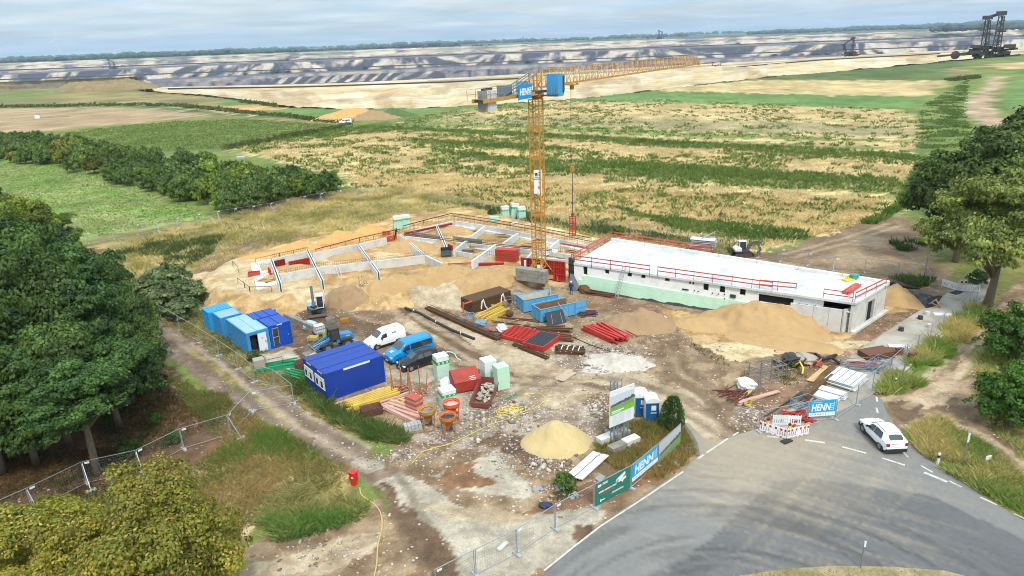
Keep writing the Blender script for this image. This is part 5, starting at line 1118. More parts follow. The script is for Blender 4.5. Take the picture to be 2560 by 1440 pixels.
# HENN sign board on the counter jib, facing the yard
sg = thing_sign = cp(MB().box((-4.6, -1.25, JZ - .15), (3.0, .1, 1.75)), 'sign_board', M_sign)
MB().box((-4.6, -1.302, JZ - .97), (3.0, .012, .1)).build('sign_border', M_print, sg)
tm = MB(); text_mesh(tm, 'HENN', 1.05, Matrix.Translation((-4.65, -1.312, JZ - .12)) @ Matrix.Rotation(pi / 2, 4, 'X'), .035, .012, .1, .82); tm.build('lettering', M_print, sg)
for i in range(4): MB().box((-3.45, -1.305, JZ + .3 - i * .25), (.6, .012, .06)).build('logo_bar', M_print, sg)
# boards on the mast
def mast_board(z, w, h, lbl):
 o = MB().box((0, -.78, z), (w, .04, h)).build('mast_board', M_print, crane, rz=R(2)); return o
o = mast_board(hgt(1349, 706, 433), 1.0, 1.1, ''); MB().box((-.2, -.805, 0), (.35, .01, .35)).box((.2, -.805, .22), (.22, .01, .12)).box((.2, -.805, -.1), (.2, .01, .2)).box((-.2, -.805, -.36), (.4, .01, .1)).build('board_print', M_dgrey, o, loc=(0, 0, hgt(1349, 706, 433)))
mast_board(hgt(1349, 706, 464), 1.0, 1.75, ''); o = mast_board(hgt(1349, 706, 667), .7, 1.0, '')
# trolley, rope, hook block and the panel it carries
hk = at(1427, 428, 9.5)
TD = None
best = 1e9
for i in range(400):
 d = 3 + i * .1; P = topx([(CX + d * math.cos(JH), CY + d * math.sin(JH), JZ - .3)])[0]
 if abs(P[0] - 1430) < best: best = abs(P[0] - 1430); TD = d
TX, TY = CX + TD * math.cos(JH), CY + TD * math.sin(JH)
def zfor(y, x=TX, yy=TY):
 lo, hi = -5., 40.
 for _ in range(50):
  m_ = (lo + hi) / 2
  if topx([(x, yy, m_)])[0, 1] > y: lo = m_
  else: hi = m_
 return lo
cp(MB().box((TD, 0, JZ - .25), (1.6, 1.4, .14)).box((TD - .5, .5, JZ - .05), (.2, .2, .4)).box((TD + .5, -.5, JZ - .05), (.2, .2, .4)).box((TD, 0, JZ - .6), (.5, .4, .6)), 'trolley', M_cy)
hz_ = zfor(428); cb4 = zfor(540); pb = zfor(590)
for s in (-.25, .25): cp(MB().tube([(TD + s, .12, JZ - .3), (TD + s * .6, .12, hz_ + .6)], .018, 4), 'hoist_rope', M_wire)
cp(MB().box((TD, 0, hz_ + .3), (.55, .35, .8)), 'hook_block', M_amber); cp(MB().tube([(TD, 0, hz_ - .1), (TD, 0, cb4 + .35)], .05, 5), 'sling_chain', M_wire); cp(MB().box((TD, 0, cb4 + .2), (.5, .1, .3)), 'hook', M_wire)
t = form_panel('narrow red formwork panel hanging upright from the crane hook', (TX, TY, pb), R(4), .95, cb4 - pb, 2, back=False);
for i in range(1, 8): MB().box((0, .02, (cb4 - pb) * i / 8), (.75, .1, .1)).build('rung', M_red, t)
# VEHICLES
def wheel(parent, x, y, r, w=.22):
 t = MB(); t.tube([(x, y - w / 2, r), (x, y - w / 2 + .03, r), (x, y + w / 2 - .03, r), (x, y + w / 2, r)], [r * .86, r, r, r * .86], 18); o = t.build('wheel', M_tyre, parent, smooth=False)
 s = 1 if y > 0 else -1; f = MB(); f.cyl((x, y + s * (w / 2 - .01), r), r * .62, .05, 12, 'y'); f.cyl((x, y + s * (w / 2 + .02), r), r * .18, .03, 8, 'y'); f.build('rim', M_rim, o); return o
def car(label, loc, rz, st, paint, name='parked_car', wheels=((.85, .33), (3.4, .33)), track=.78, side=(), wind=None, rear=None, lights=(), cat='car', extra=None, plate=True, L=None, skirt=True):
 """st: stations (x, z_sill, z_belt, z_top, half width at belt, half width at top) from nose to tail; loft with rounded shoulders"""
 t = thing(name, label, cat, loc, rz); L = st[-1][0]
 xs = np.linspace(st[0][0], st[-1][0], 40); A = np.array(st); cols = [np.interp(xs, A[:, 0], A[:, i]) for i in range(1, 6)]
 def sm(a): b = a.copy(); b[1:-1] = (a[:-2] + 2 * a[1:-1] + a[2:]) / 4; return b
 cols = [sm(c) for c in cols]
 V = []; K = 0
 for i, x in enumerate(xs):
  s_, b_, tp, wb, wt = [c[i] for c in cols]
  half = [(wb * .93, s_), (wb * 1.0, s_ + (b_ - s_) * .45), (wb, b_), (wt + (wb - wt) * .12, tp - (tp - b_) * .22), (wt * .86, tp - .02), (wt * .45, tp + .025), (0, tp + .035)]
  ring = [(x, -y, z) for y, z in half] + [(x, y, z) for y, z in half[-2::-1]]; K = len(ring); V += ring
 F = [(i * K + j, (i + 1) * K + j, (i + 1) * K + j + 1, i * K + j + 1) for i in range(39) for j in range(K - 1)] + [tuple(range(K)), tuple(39 * K + j for j in range(K))[::-1], tuple(i * K for i in range(39, -1, -1)) + tuple(i * K + K - 1 for i in range(40))]
 mb = MB(); mb.add(V, F); body = mb.build('body', paint, t, smooth=True)
 try:
  body.data.set_sharp_from_angle(angle=R(35))
 except Exception: pass
 def val(x, k): return float(np.interp(x, xs, cols[k]))
 def pane(nm, x0, x1, lo=.10, hi=.82, x0t=None, x1t=None):
  for s in (-1, 1):
   P = []
   for x, q in ((x0, lo), (x1, lo), (x1t if x1t is not None else x1, hi), (x0t if x0t is not None else x0, hi)):
    b_, tp, wb, wt = val(x, 1), val(x, 2), val(x, 3), val(x, 4); z = b_ + (tp - b_) * q; k = q / .78
    y = wb + (wt + (wb - wt) * .12 - wb) * min(k, 1) if q <= .78 else wt + (wb - wt) * .1; P.append((x, s * (y + .035), z))
   MB().add(P, [(0, 1, 2, 3)] if s < 0 else [(3, 2, 1, 0)]).build(nm, M_glass, t)
 for sp in side: pane('side_window', *sp)
 for nm, w in (('windscreen', wind), ('rear_window', rear)):
  if w:
   xa, xb, n_ = w[0], w[1], 1 if w[1] > w[0] else -1; P = []
   for x, yk in ((xa, .8), (xb, .78)):
    tp, wt = val(x, 2), val(x, 4)
    P += [(x - .02 * n_, -wt * yk, tp + .012), (x - .02 * n_, wt * yk, tp + .012)]
   mid = [((P[0][0] + P[2][0]) / 2,)]
   xm = (xa + xb) / 2; tpm = val(xm, 2) + .03; wm = val(xm, 4) * .86
   MB().add([P[0], P[1], (xm - .03 * n_, wm, tpm), (xm - .03 * n_, -wm, tpm), P[3], P[2], (xa - .03 * n_, 0, val(xa, 2) + .05), (xm - .03 * n_, 0, tpm + .035), (xb - .02 * n_, 0, val(xb, 2) + .05)], [(0, 6, 7, 3), (6, 1, 2, 7), (3, 7, 8, 5), (7, 2, 4, 8)]).build(nm, M_glass, t)
 for x, r in wheels:
  for s in (-1, 1): wheel(t, x, s * track, r)
  for s in (-1, 1): MB().cyl((x, s * (track + .02), r + .02), r + .09, .14, 16, 'y').build('wheel_arch', M_blk, t)
 if skirt:
  MB().box((st[0][0] + .05, 0, .36), (.2, 1.55, .26)).build('front_bumper', M_blk, t); MB().box((L - .06, 0, .40), (.2, 1.6, .28)).build('rear_bumper', M_blk, t)
  for s in (-1, 1): MB().box((L / 2, s * (val(L / 2, 3) - .03), .3), (L * .5, .08, .16)).build('sill', M_blk, t)
 M_tail = mat('tail_lamp_red', S(190, 20, 30), .25, var=.05); M_head = mat('headlamp_glass', S(230, 236, 240), .15, var=.03)
 z1 = val(L - .05, 1)
 for s in (-1, 1):
  MB().box((L - .04, s * val(L - .05, 3) * .86, z1 * .93), (.16, .24, .22)).build('tail_light', M_tail, t); MB().box((.14, s * val(.2, 3) * .78, val(.15, 1) * .92), (.26, .34, .16)).build('headlight', M_head, t)
  xm = wind[1] if wind else 1.5; MB().box((xm - .25, s * (val(xm, 3) + .12), val(xm, 1) + .1), (.12, .2, .14)).build('mirror', M_blk, t)
 if plate: MB().box((L + .012, 0, .72), (.02, .52, .12)).build('number_plate', M_pvc, t); MB().box((st[0][0] - .06, 0, .42), (.02, .52, .12)).build('number_plate', M_pvc, t)
 if extra: extra(t, val)
 return t
P_white = mat('white_car_paint', S(246, 246, 246, .9), .25, var=.02); P_blue = mat('blue_van_paint', S(20, 150, 228), .3, var=.03); P_black = mat('black_car_paint', (.010, .011, .016), .15, var=.05)
# white crossover on the junction
r1, r2, fl = at(2196, 1124), at(2254, 1124), at(2156, 1082); mid = (r1 + r2) / 2; hd_ = math.atan2(r1.y - fl.y, r1.x - fl.x)
o_ = mid - Vector((math.cos(hd_), math.sin(hd_), 0)) * 3.45;
def suv_extra(t, val):
 MB().box((4.28, 0, .98), (.02, .9, .05)).build('chrome_strip', M_rim, t)
 for s in (-1, 1):
  MB().bar((1.9, s * .6, 1.62), (3.6, s * .58, 1.6), .03).build('roof_rail', M_rim, t); MB().box((1.9, s * .91, .95), (.2, .02, .03)).build('door_handle', M_rim, t); MB().box((2.9, s * .91, .98), (.2, .02, .03)).build('door_handle', M_rim, t)
suv = car('white crossover car driving onto the road junction', (o_.x, o_.y, .035), hd_, [(0, .35, .62, .70, .55, .45), (.12, .28, .72, .86, .78, .6), (.6, .26, .86, .98, .88, .72), (1.15, .26, .95, 1.06, .9, .74), (1.3, .26, .98, 1.12, .9, .72), (1.9, .26, 1.0, 1.5, .91, .64), (2.5, .26, 1.02, 1.64, .92, .66), (3.2, .27, 1.04, 1.62, .92, .64), (3.7, .3, 1.06, 1.5, .91, .6), (4.1, .34, 1.06, 1.16, .88, .62), (4.28, .4, .92, .98, .8, .6)],
          P_white, wheels=((.85, .35), (3.45, .35)), track=.8, side=((1.5, 2.4, .02, .8, 1.9, 2.42), (2.48, 3.6, .02, .8, 2.48, 3.4)), wind=(1.28, 1.92), rear=(4.08, 3.74), extra=suv_extra, name='crossover_car')
# three vehicles beside the office container
def vehicle_at(fx_, fy_, rx_, ry_, L):      # front and rear ground points in the photo -> nose position and heading
 f = at(fx_, fy_); r_ = at(rx_, ry_); h = math.atan2(r_.y - f.y, r_.x - f.x); return f, h
f, h = vehicle_at(970, 905, 1062, 878, 5); VH = R(33)
VAN = [(0, .35, .75, .85, .62, .5), (.15, .28, .9, 1.05, .85, .66), (.7, .26, 1.12, 1.24, .94, .76), (1.0, .26, 1.2, 1.34, .95, .76), (1.75, .26, 1.16, 1.92, .95, .84), (2.3, .26, 1.14, 1.99, .95, .87), (4.8, .28, 1.14, 1.99, .95, .87), (5.05, .32, 1.12, 1.93, .94, .85), (5.12, .4, 1.05, 1.7, .92, .82)]
def van_extra(t, val):
 for x in (1.75, 2.75, 3.7): MB().box((x, -.96, 1.05), (.2, .02, .04)).build('door_handle', M_blk, t)
 tm = MB(); text_mesh(tm, 'HENN', .34, Matrix.Translation((3.3, -.972, .84)) @ Matrix.Rotation(pi / 2, 4, 'X'), .012, .004, .1, .95); tm.build('lettering', M_print, t); MB().quad((.35, -.3, 1.2), (.75, -.3, 1.28), (.75, .1, 1.28), (.35, .1, 1.2)).build('bonnet_print', M_print, t)
VH = h
pv = at(973, 912); car('bright blue passenger van between the white van and the black car', (pv.x - .2, pv.y + .3, 0), R(38), VAN, P_blue, 'passenger_van', ((.95, .34), (4.0, .34)), .84, ((1.3, 2.2, .06, .76, 1.72, 2.2), (2.32, 4.9, .06, .76, 2.32, 4.88)), (1.02, 1.82), (4.97, 4.84), cat='van', extra=van_extra)
CAD = [(0, .35, .66, .74, .55, .42), (.12, .28, .78, .92, .78, .6), (.7, .26, .98, 1.1, .86, .7), (1.0, .26, 1.06, 1.18, .88, .72), (1.65, .26, 1.08, 1.72, .88, .72), (2.3, .26, 1.08, 1.84, .88, .77), (4.15, .28, 1.08, 1.84, .88, .78), (4.36, .32, 1.06, 1.78, .87, .76), (4.42, .4, .95, 1.5, .85, .72)]
def cad_extra(t, val):
 for x in (2.1, 3.3):
  for s in (-1, 1): MB().box((x, s * .56, 1.92), (.08, .05, .12)).build('roof_mount', M_blk, t)
 MB().box((3.0, -.84, 1.42), (.55, .02, .26), rx=.2).build('side_print', mat('pale_blue_print', S(150, 200, 224), .5), t)
pv = at(920, 884); car('small white delivery van behind the bright blue van', (pv.x - .3, pv.y + 1.0, 0), R(38), CAD, P_white, 'delivery_van', ((.85, .32), (3.5, .32)), .78, ((1.25, 2.1, .12, .76, 1.62, 2.1),), (1.02, 1.68), (4.36, 4.28), cat='van', extra=cad_extra)
MPV = [(0, .34, .62, .7, .55, .42), (.12, .27, .74, .86, .78, .58), (.7, .25, .9, 1.0, .85, .66), (1.05, .25, .98, 1.1, .86, .66), (1.8, .25, 1.02, 1.5, .86, .58), (2.4, .25, 1.02, 1.6, .86, .6), (3.6, .27, 1.02, 1.56, .86, .6), (3.95, .32, 1.0, 1.4, .83, .58), (4.15, .4, .9, 1.0, .8, .55)]
pv = at(1003, 930); car('black compact car parked beside the tall insulation stack', (pv.x - .1, pv.y + .2, 0), R(37), MPV, P_black, 'compact_car', ((.8, .32), (3.3, .32)), .76, ((1.5, 2.3, .1, .78, 1.85, 2.3), (2.4, 3.3, .1, .78, 2.4, 3.25)), (1.08, 1.78), (4.12, 3.94), extra=lambda t, v: None)
fv = at(848, 310); t = car('distant white van on the field track beyond the straw field', (fv.x, fv.y, tz(fv.x, fv.y)), R(8), VAN, P_white, 'distant_van', ((.95, .34), (4.0, .34)), .84, ((1.35, 2.2, .12, .74), (2.4, 4.6, .12, .74)), (1.02, 1.82), None, cat='van', plate=False)
# wheel loader
def big_wheel(parent, x, y, r, w):
 t = MB().tube([(x, y - w / 2, r), (x, y - w / 2 + .08, r), (x, y + w / 2 - .08, r), (x, y + w / 2, r)], [r * .8, r, r, r * .8], 20); o = t.build('wheel', M_tyre, parent)
 lug = MB().box((0, 0, 0), (.07, w * .9, .05)).mesh('tyre_lug', M_tyre)
 for i in range(16): a = 2 * pi * i / 16; put(lug, 'tyre_lug', o, (x + math.cos(a) * (r + .015), y, r + math.sin(a) * (r + .015)), (0, -a + pi / 2, .3))
 s = 1 if y > 0 else -1; MB().cyl((x, y + s * w / 2 * .92, r), r * .55, .1, 14, 'y').build('rim', M_rim, o)
lp = at(838, 872); t = thing('wheel_loader', 'blue compact wheel loader with lowered bucket before the containers', 'wheel loader', (lp.x, lp.y, 0), R(34)); m_l = mat('loader_blue', S(48, 140, 204), .45, var=.08, dirt=S(110, 120, 120), dirtamt=.35)
for x in (-1.05, 1.15):
 for y in (-.72, .72): big_wheel(t, x, y, .58, .46)
MB().xprism([(.1, .75), (2.1, .8), (2.2, 1.15), (1.9, 1.55), (.3, 1.75), (.1, 1.6)], -.5, .5).build('rear_hood', m_l, t, bevel=.06); MB().box((-.9, 0, .8), (1.2, .6, .5)).build('front_frame', M_dgrey, t)
for s in (-1, 1): MB().xprism([(-1.75, .95), (-1.6, 1.15), (-.5, 1.15), (-.4, .9)], s * .5, s * .95).build('mudguard', M_dgrey, t); MB().xprism([(.5, 1.1), (.8, 1.3), (1.6, 1.3), (1.85, 1.05)], s * .52, s * .98).build('mudguard', M_dgrey, t)
for x in (-.5, .5):
 for y in (-.55, .55): MB().bar((x, y, 1.0), (x * .85, y * .85, 2.4), .08).build('cab_post', M_blk, t)
MB().box((0, 0, 2.45), (1.15, 1.1, .14)).build('cab_roof', M_dgrey, t, bevel=.03); MB().quad((-.5, -.5, 1.1), (-.5, .5, 1.1), (-.44, .44, 2.38), (-.44, -.44, 2.38)).quad((.5, -.5, 1.5), (.5, .5, 1.5), (.44, .44, 2.38), (.44, -.44, 2.38)).build('cab_glass', M_glass, t)
for s in (-1, 1): MB().add([(-.47, s * .53, 1.2), (.47, s * .53, 1.2), (.42, s * .47, 2.36), (-.42, s * .47, 2.36)], [(0, 1, 2, 3)]).build('cab_glass', M_glass, t); MB().bar((-.6, s * .42, 1.5), (-2.5, s * .42, .55), .14, .26).build('lift_arm', m_l, t)
MB().box((.1, 0, 1.15), (.5, .5, .5)).build('seat', M_blk, t); MB().bar((-1.0, 0, 1.2), (-2.35, 0, .85), .1).build('tilt_ram', M_alu, t); MB().xprism([(-2.4, .08), (-3.3, .02), (-3.3, .08), (-2.6, .18), (-2.45, .45), (-2.55, .9), (-2.48, .92), (-2.35, .5)], -1.05, 1.05).build('bucket', M_concd, t)
for s in (-1, 1): MB().xprism([(-2.45, .08), (-3.2, .05), (-2.65, .85), (-2.5, .9)], s * 1.05, s * 1.0).build('bucket_cheek', M_concd, t)
MB().cyl((.55, .25, 2.0), .06, .7, 8).build('exhaust', M_dgrey, t); MB().box((1.4, -.502, 1.35), (.5, .01, .12)).build('name_print', mat('lime_print', S(180, 220, 80), .5), t)
for s in (-1, 1): MB().cyl((2.17, s * .35, 1.05), .09, .05, 8, 'x').build('rear_lamp', M_print, t)
# excavators
def excavator(label, loc, rz, s, house, paint, boom, slew=0., cabside=1):
 t = thing('excavator', label, 'excavator', loc, rz); t.scale = (s, s, s); m_tr = mat('muddy_track', S(82, 72, 62), .9, var=.25, bump=.5)
 for y in (-.8, .8):
  o = MB().xprism([(-1.25, .08), (-1.0, 0), (1.0, 0), (1.25, .08), (1.4, .32), (1.25, .56), (1.0, .64), (-1.0, .64), (-1.25, .56), (-1.4, .32)], y - .22, y + .22).build('track', m_tr, t)
  sh = MB().box((0, 0, 0), (.12, .47, .05)).mesh('track_shoe', m_tr)
  for i in range(9):
   for z in (.66,): put(sh, 'track_shoe', o, (-1.0 + i * .25, y, z))
 MB().box((0, 0, .5), (1.3, 1.2, .35)).cyl((0, 0, .72), .5, .16, 14).build('undercarriage', M_dgrey, t); MB().xprism([(1.65, .02), (1.78, .25), (1.7, .55), (1.62, .5), (1.6, .1)], -1.05, 1.05).build('dozer_blade', mat('worn_steel', S(110, 100, 90), .6, .3, var=.2), t);
 for y in (-.5, .5): MB().bar((.6, y, .4), (1.65, y, .3), .12).build('blade_arm', M_dgrey, t)
 E_ = Matrix.Rotation(slew, 4, 'Z')
 def b(mb, nm, m, **k): o = mb.build(nm, m, t, rz=slew, **k); return o
 b(MB().xprism([(-1.25, .85), (-.2, .8), (-.2, 1.5), (-.9, 1.55), (-1.25, 1.35)], -.9, .9), 'engine_house', house, bevel=.09); b(MB().box((-.2, 0, .86), (1.6, 1.6, .12)), 'deck', paint); b(MB().xprism([(-1.27, .84), (.3, .82), (.3, 1.0), (-1.27, 1.05)], -.915, .915), 'skirt', paint)
 y0, y1 = (.1, .85) if cabside > 0 else (-.85, -.1)
 cb = MB()
 for x in (-.35, .75):
  for y in (y0, y1): cb.bar((x, y, .9), (x - (.1 if x > 0 else 0), y, 2.3), .08)
 cb.box((.15, (y0 + y1) / 2, 2.34), (1.2, .85, .1)).b2((-.38, y0, .9), (-.33, y1, 1.5)).b2((-.35, y0, .9), (.75, y1, .98)); b(cb, 'cab', house)
 b(MB().quad((.72, y0 + .05, 1.0), (.72, y1 - .05, 1.0), (.64, y1 - .05, 2.26), (.64, y0 + .05, 2.26)).quad((-.3, y0 - .01, 1.05), (.7, y0 - .01, 1.05), (.62, y0 - .01, 2.26), (-.3, y0 - .01, 2.26)).quad((-.3, y1 + .01, 1.05), (.7, y1 + .01, 1.05), (.62, y1 + .01, 2.26), (-.3, y1 + .01, 2.26)), 'cab_glass', M_glass); b(MB().box((.1, (y0 + y1) / 2, 1.3), (.4, .4, .6)), 'seat', M_blk)
 yb = -.25 * cabside; P = [Vector((q[0], yb, q[1])) for q in boom]; gs = mat('boom_grey', S(92, 94, 96), .5, var=.15)
 for i, (nm, w) in enumerate((('boom', .42), ('boom', .4), ('dipper', .34))): b(MB().bar(P[i], P[i + 1], .3, w), nm, gs)
 b(MB().bar(P[0] + Vector((.15, 0, .1)), P[1] + Vector((0, 0, -.35)), .09), 'boom_ram', M_alu); b(MB().bar((P[1] + P[2]) / 2 + Vector((0, 0, .22)), P[2] + Vector((.12, 0, .25)), .09), 'dipper_ram', M_alu)
 e = P[3]; b(MB().xprism([(e.x, e.z + .1), (e.x - .35, e.z - .05), (e.x - .45, e.z - .5), (e.x - .1, e.z - .62), (e.x + .1, e.z - .4), (e.x - .15, e.z - .42), (e.x - .25, e.z - .2)], yb - .35, yb + .35), 'bucket', mat('worn_steel', 0)); return t
p = at(790, 788); excavator('white and blue tracked excavator with folded boom before the sand slope', (p.x, p.y + .5, 0), R(-72), 1.05, mat('excavator_white', S(232, 236, 238), .4, var=.05), m_l, [(.5, 1.0), (.75, 2.6), (1.15, 3.7), (1.9, 1.6)], slew=R(-2), cabside=1)
p = at(1853, 640); excavator('small white excavator standing behind the new building', (p.x, p.y, 0), R(8), .92, mat('excavator_white', 0), M_dgrey, [(.6, 1.0), (1.5, 2.2), (2.3, 2.4), (2.9, .9)], slew=R(-10), cabside=1)
p = at(1757, 622); t = thing('panel_pile', 'pile of white aluminium formwork sheets behind the new building', 'sheets', (p.x, p.y, 0), R(-25))
for i in range(7): MB().box((random.uniform(-.2, .2), random.uniform(-.15, .15), .2 + i * .22), (3.6, 1.5, .1), rz=random.uniform(-.08, .08)).build('sheet', M_alu if i % 2 else M_white, t)
MB().bar((-2.2, -.8, .6), (1.6, .6, 2.6), .1).bar((-2.2, -.4, .6), (1.6, 1.0, 2.6), .1).build('ladder', M_alu, t)
# HEAPS
def heapmat(name, a, b, s=1.4, amp=.16):
 return mat(name, (a + b) / 2, .95, var=amp, scale=s, bump=1., bscale=3.2, dirt=b * .8, dirtamt=.6, ds=.7)
M_sandh = heapmat('fine_yellow_sand', S(220, 196, 142), S(206, 180, 126)); M_sandd = heapmat('damp_sand', S(208, 172, 120), S(180, 144, 96)); M_earth = heapmat('sandy_earth', S(184, 154, 116), S(156, 124, 90))
M_orange_s = heapmat('orange_sand', S(222, 178, 112), S(204, 156, 92)); M_rub = heapmat('white_rubble', S(222, 216, 204), S(186, 172, 154), 3)
def heap(label, px, py, rx, ry, h, m, rz=0., name='sand_heap', cat='heap', pw=1.15, rough=.14, base=None, flat=0., group=None, seed=0, nr=26, na=64, skew=(0, 0)):
 p = at(px, py, base if base is not None else 0) if base is not None else atg(px, py)
 r = np.linspace(0, 1, nr)[:, None]; a = np.linspace(0, 2 * pi, na, endpoint=False)[None]
 x = r * np.cos(a); y = r * np.sin(a); sd = seed + int(px * 3 + py)
 ed = 1 + .16 * (fbm(np.cos(a) * 1.7 + 5 + 0 * r, np.sin(a) * 1.7 + 0 * r, 1, 3, sd) - .5) * 2
 X = x * rx * ed; Y = y * ry * ed; c, s_ = math.cos(rz), math.sin(rz); X, Y = X * c - Y * s_, X * s_ + Y * c
 prof = np.clip(1 - r ** pw, 0, 1); prof = np.minimum(prof, 1 - flat) / (1 - flat) if flat else prof
 Zz = h * prof * (1 + .5 * (fbm(X + p.x, Y + p.y, max(rx, ry) * .5, 3, sd) - .5)); Zz = Zz + (fbm(X + p.x, Y + p.y, .9, 4, sd + 3) - .5) * h * rough * 2.4 * np.clip(prof * 4, 0, 1) - .12 * r ** 8
 gz = terrain((X + p.x).ravel(), (Y + p.y).ravel()).reshape(X.shape) - p.z
 X = X + skew[0] * prof; Y = Y + skew[1] * prof
 V = np.stack([X.ravel(), Y.ravel(), (Zz + gz - .02).ravel()], 1); idx = np.arange(nr * na).reshape(nr, na)
 F = np.stack([idx[:-1], idx[1:], np.roll(idx[1:], -1, 1), np.roll(idx[:-1], -1, 1)], -1).reshape(-1, 4)
 me = npmesh(name, V, F, None, [m], smooth=True); o = npobj(name, me, None, p); return tag(o, label, cat, group)
heap('fine yellow sand heap beside the project billboard', 1393, 1108, 3.0, 2.5, 1.75, M_sandh, rough=.03, pw=1.1, flat=.12)
heap('damp sand heap at the foot of the wooden stair', 868, 762, 2.9, 2.2, 2.1, M_earth, pw=1., rough=.14)
heap('brown earth heap behind the red beam pile', 1600, 812, 4.6, 3.2, 1.9, M_earth, rz=-.2, pw=1.1)
heap('long sand bank piled against the concrete end of the building', 1918, 812, 7.2, 4.4, 2.6, M_sandd, rz=BH + .06, pw=1.3, seed=3, rough=.16)
heap('sand shoulder left of the long sand bank', 1760, 812, 4.0, 2.4, .9, M_sandd, rz=-.3, pw=1.4)
heap('pale sand spread below the long sand bank', 1950, 856, 7.0, 2.2, .6, M_sandd, rz=BH + .06, pw=1.5)
heap('white rubble heap in the middle of the yard', 1545, 905, 3.6, 2.4, .75, M_rub, rz=-.3, name='rubble_heap', rough=.35)
heap('sand bank behind the right concrete corner', 2245, 752, 2.4, 3.4, 1.9, M_sandd, rz=.6)
for px, py, rx, ry, h, lab in ((985, 738, 4.2, 2.2, 1.1, 'rough sand slump right of the wooden stair'), (1100, 722, 5., 2.6, 1.3, 'rough sand slump in the middle of the sand slope'), (1215, 702, 4.6, 2.4, 1.2, 'rough sand slump at the right end of the sand slope')): heap(lab, px, py, rx, ry, h, M_sandd, rz=.5, rough=.34, pw=1.5)
for px, py, rx, ry, h, lab in ((748, 672, 3.6, 1.6, .8, 'sand heap in the leftmost foundation bay'), (880, 645, 4., 1.8, 1.0, 'sand heap in the second foundation bay'), (1025, 622, 4.6, 2.6, 1.5, 'large sand heap in the middle foundation bay'), (1120, 612, 2.8, 2.2, 1.1, 'sand heap before the mixing trough'),
       (1110, 575, 4.2, 2.2, .7, 'sand heap in the rear foundation bay'), (1225, 592, 3., 1.6, .4, 'low sand heap in the right rear bay')): heap(lab, px, py, rx, ry, h, M_sandd, name='sand_heap', group='sand heaps inside the foundation')
for px, py, rx, ry, h, lab in ((745, 622, 4, 2.2, 1.1, 'leftmost sand hump behind the rear foundation wall'), (850, 598, 4, 2.2, 1.4, 'middle sand hump behind the rear foundation wall'), (925, 582, 3.4, 2, 1.5, 'right sand hump behind the rear foundation wall'), (660, 640, 4., 1.5, .6, 'low sand hump behind the left tip of the foundation')): heap(lab, px, py, rx, ry, h, M_orange_s, rz=.4, group='sand humps behind the foundation')
heap('long orange earth heap beyond the straw field', 885, 296, 20, 9, 4.5, M_orange_s, rz=.1, pw=1.3); heap('brown earth heap next to the long orange heap', 935, 296, 14, 8, 3.6, M_earth, rz=.1)
heap('overgrown dark green earth heap beyond the straw field', 985, 292, 12, 7, 4.0, mat('weedy_earth', S(92, 112, 62), .95, var=.3, scale=.6), rz=.05)
bk = heap('brown eroded earth bank at the rim of the mine', 270, 224, 46, 24, 7, heapmat('rim_earth', S(172, 146, 106), S(118, 112, 70), .1, .3), rz=.1, name='earth_bank', pw=2.6, rough=.25, flat=.3)
# tarpaulin over the cut bank by the lane
tp = MB(); n = 14; cs = [(2232, 712), (2270, 725), (2325, 737), (2365, 742)]; top = [at(x, y, .9) for x, y in cs]; bot = [at(x, y, .05) for x, y in ((2245, 748), (2275, 764), (2315, 772), (2338, 765))]
def pl(P, t): t *= len(P) - 1; i = min(int(t), len(P) - 2); return P[i].lerp(P[i + 1], t - i)
rr = random.Random(4); Vv = []; nv = 8
for i in range(n + 1):
 for j in range(nv + 1):
  q = pl(top, i / n).lerp(pl(bot, i / n), j / nv); q.z += .35 * math.sin(pi * j / nv) + rr.uniform(-.06, .06) + .08 * math.sin(i * 1.7 + j); Vv.append(q)
tp.add(Vv, [(i * (nv + 1) + j, (i + 1) * (nv + 1) + j, (i + 1) * (nv + 1) + j + 1, i * (nv + 1) + j + 1) for i in range(n) for j in range(nv)])
tag(tp.build('tarpaulin', M_dark), 'black tarpaulin over the earth bank beside the lane', 'tarpaulin')
tb = MB(); tb.tube([at(2222, 712, .6), at(2235, 706, 1.0), at(2262, 716, .9), at(2300, 722, .5)], [.15, .35, .3, .1], 7); tag(tb.build('foil_roll', M_dark), 'crumpled black foil roll at the rear of the tarpaulin', 'foil')
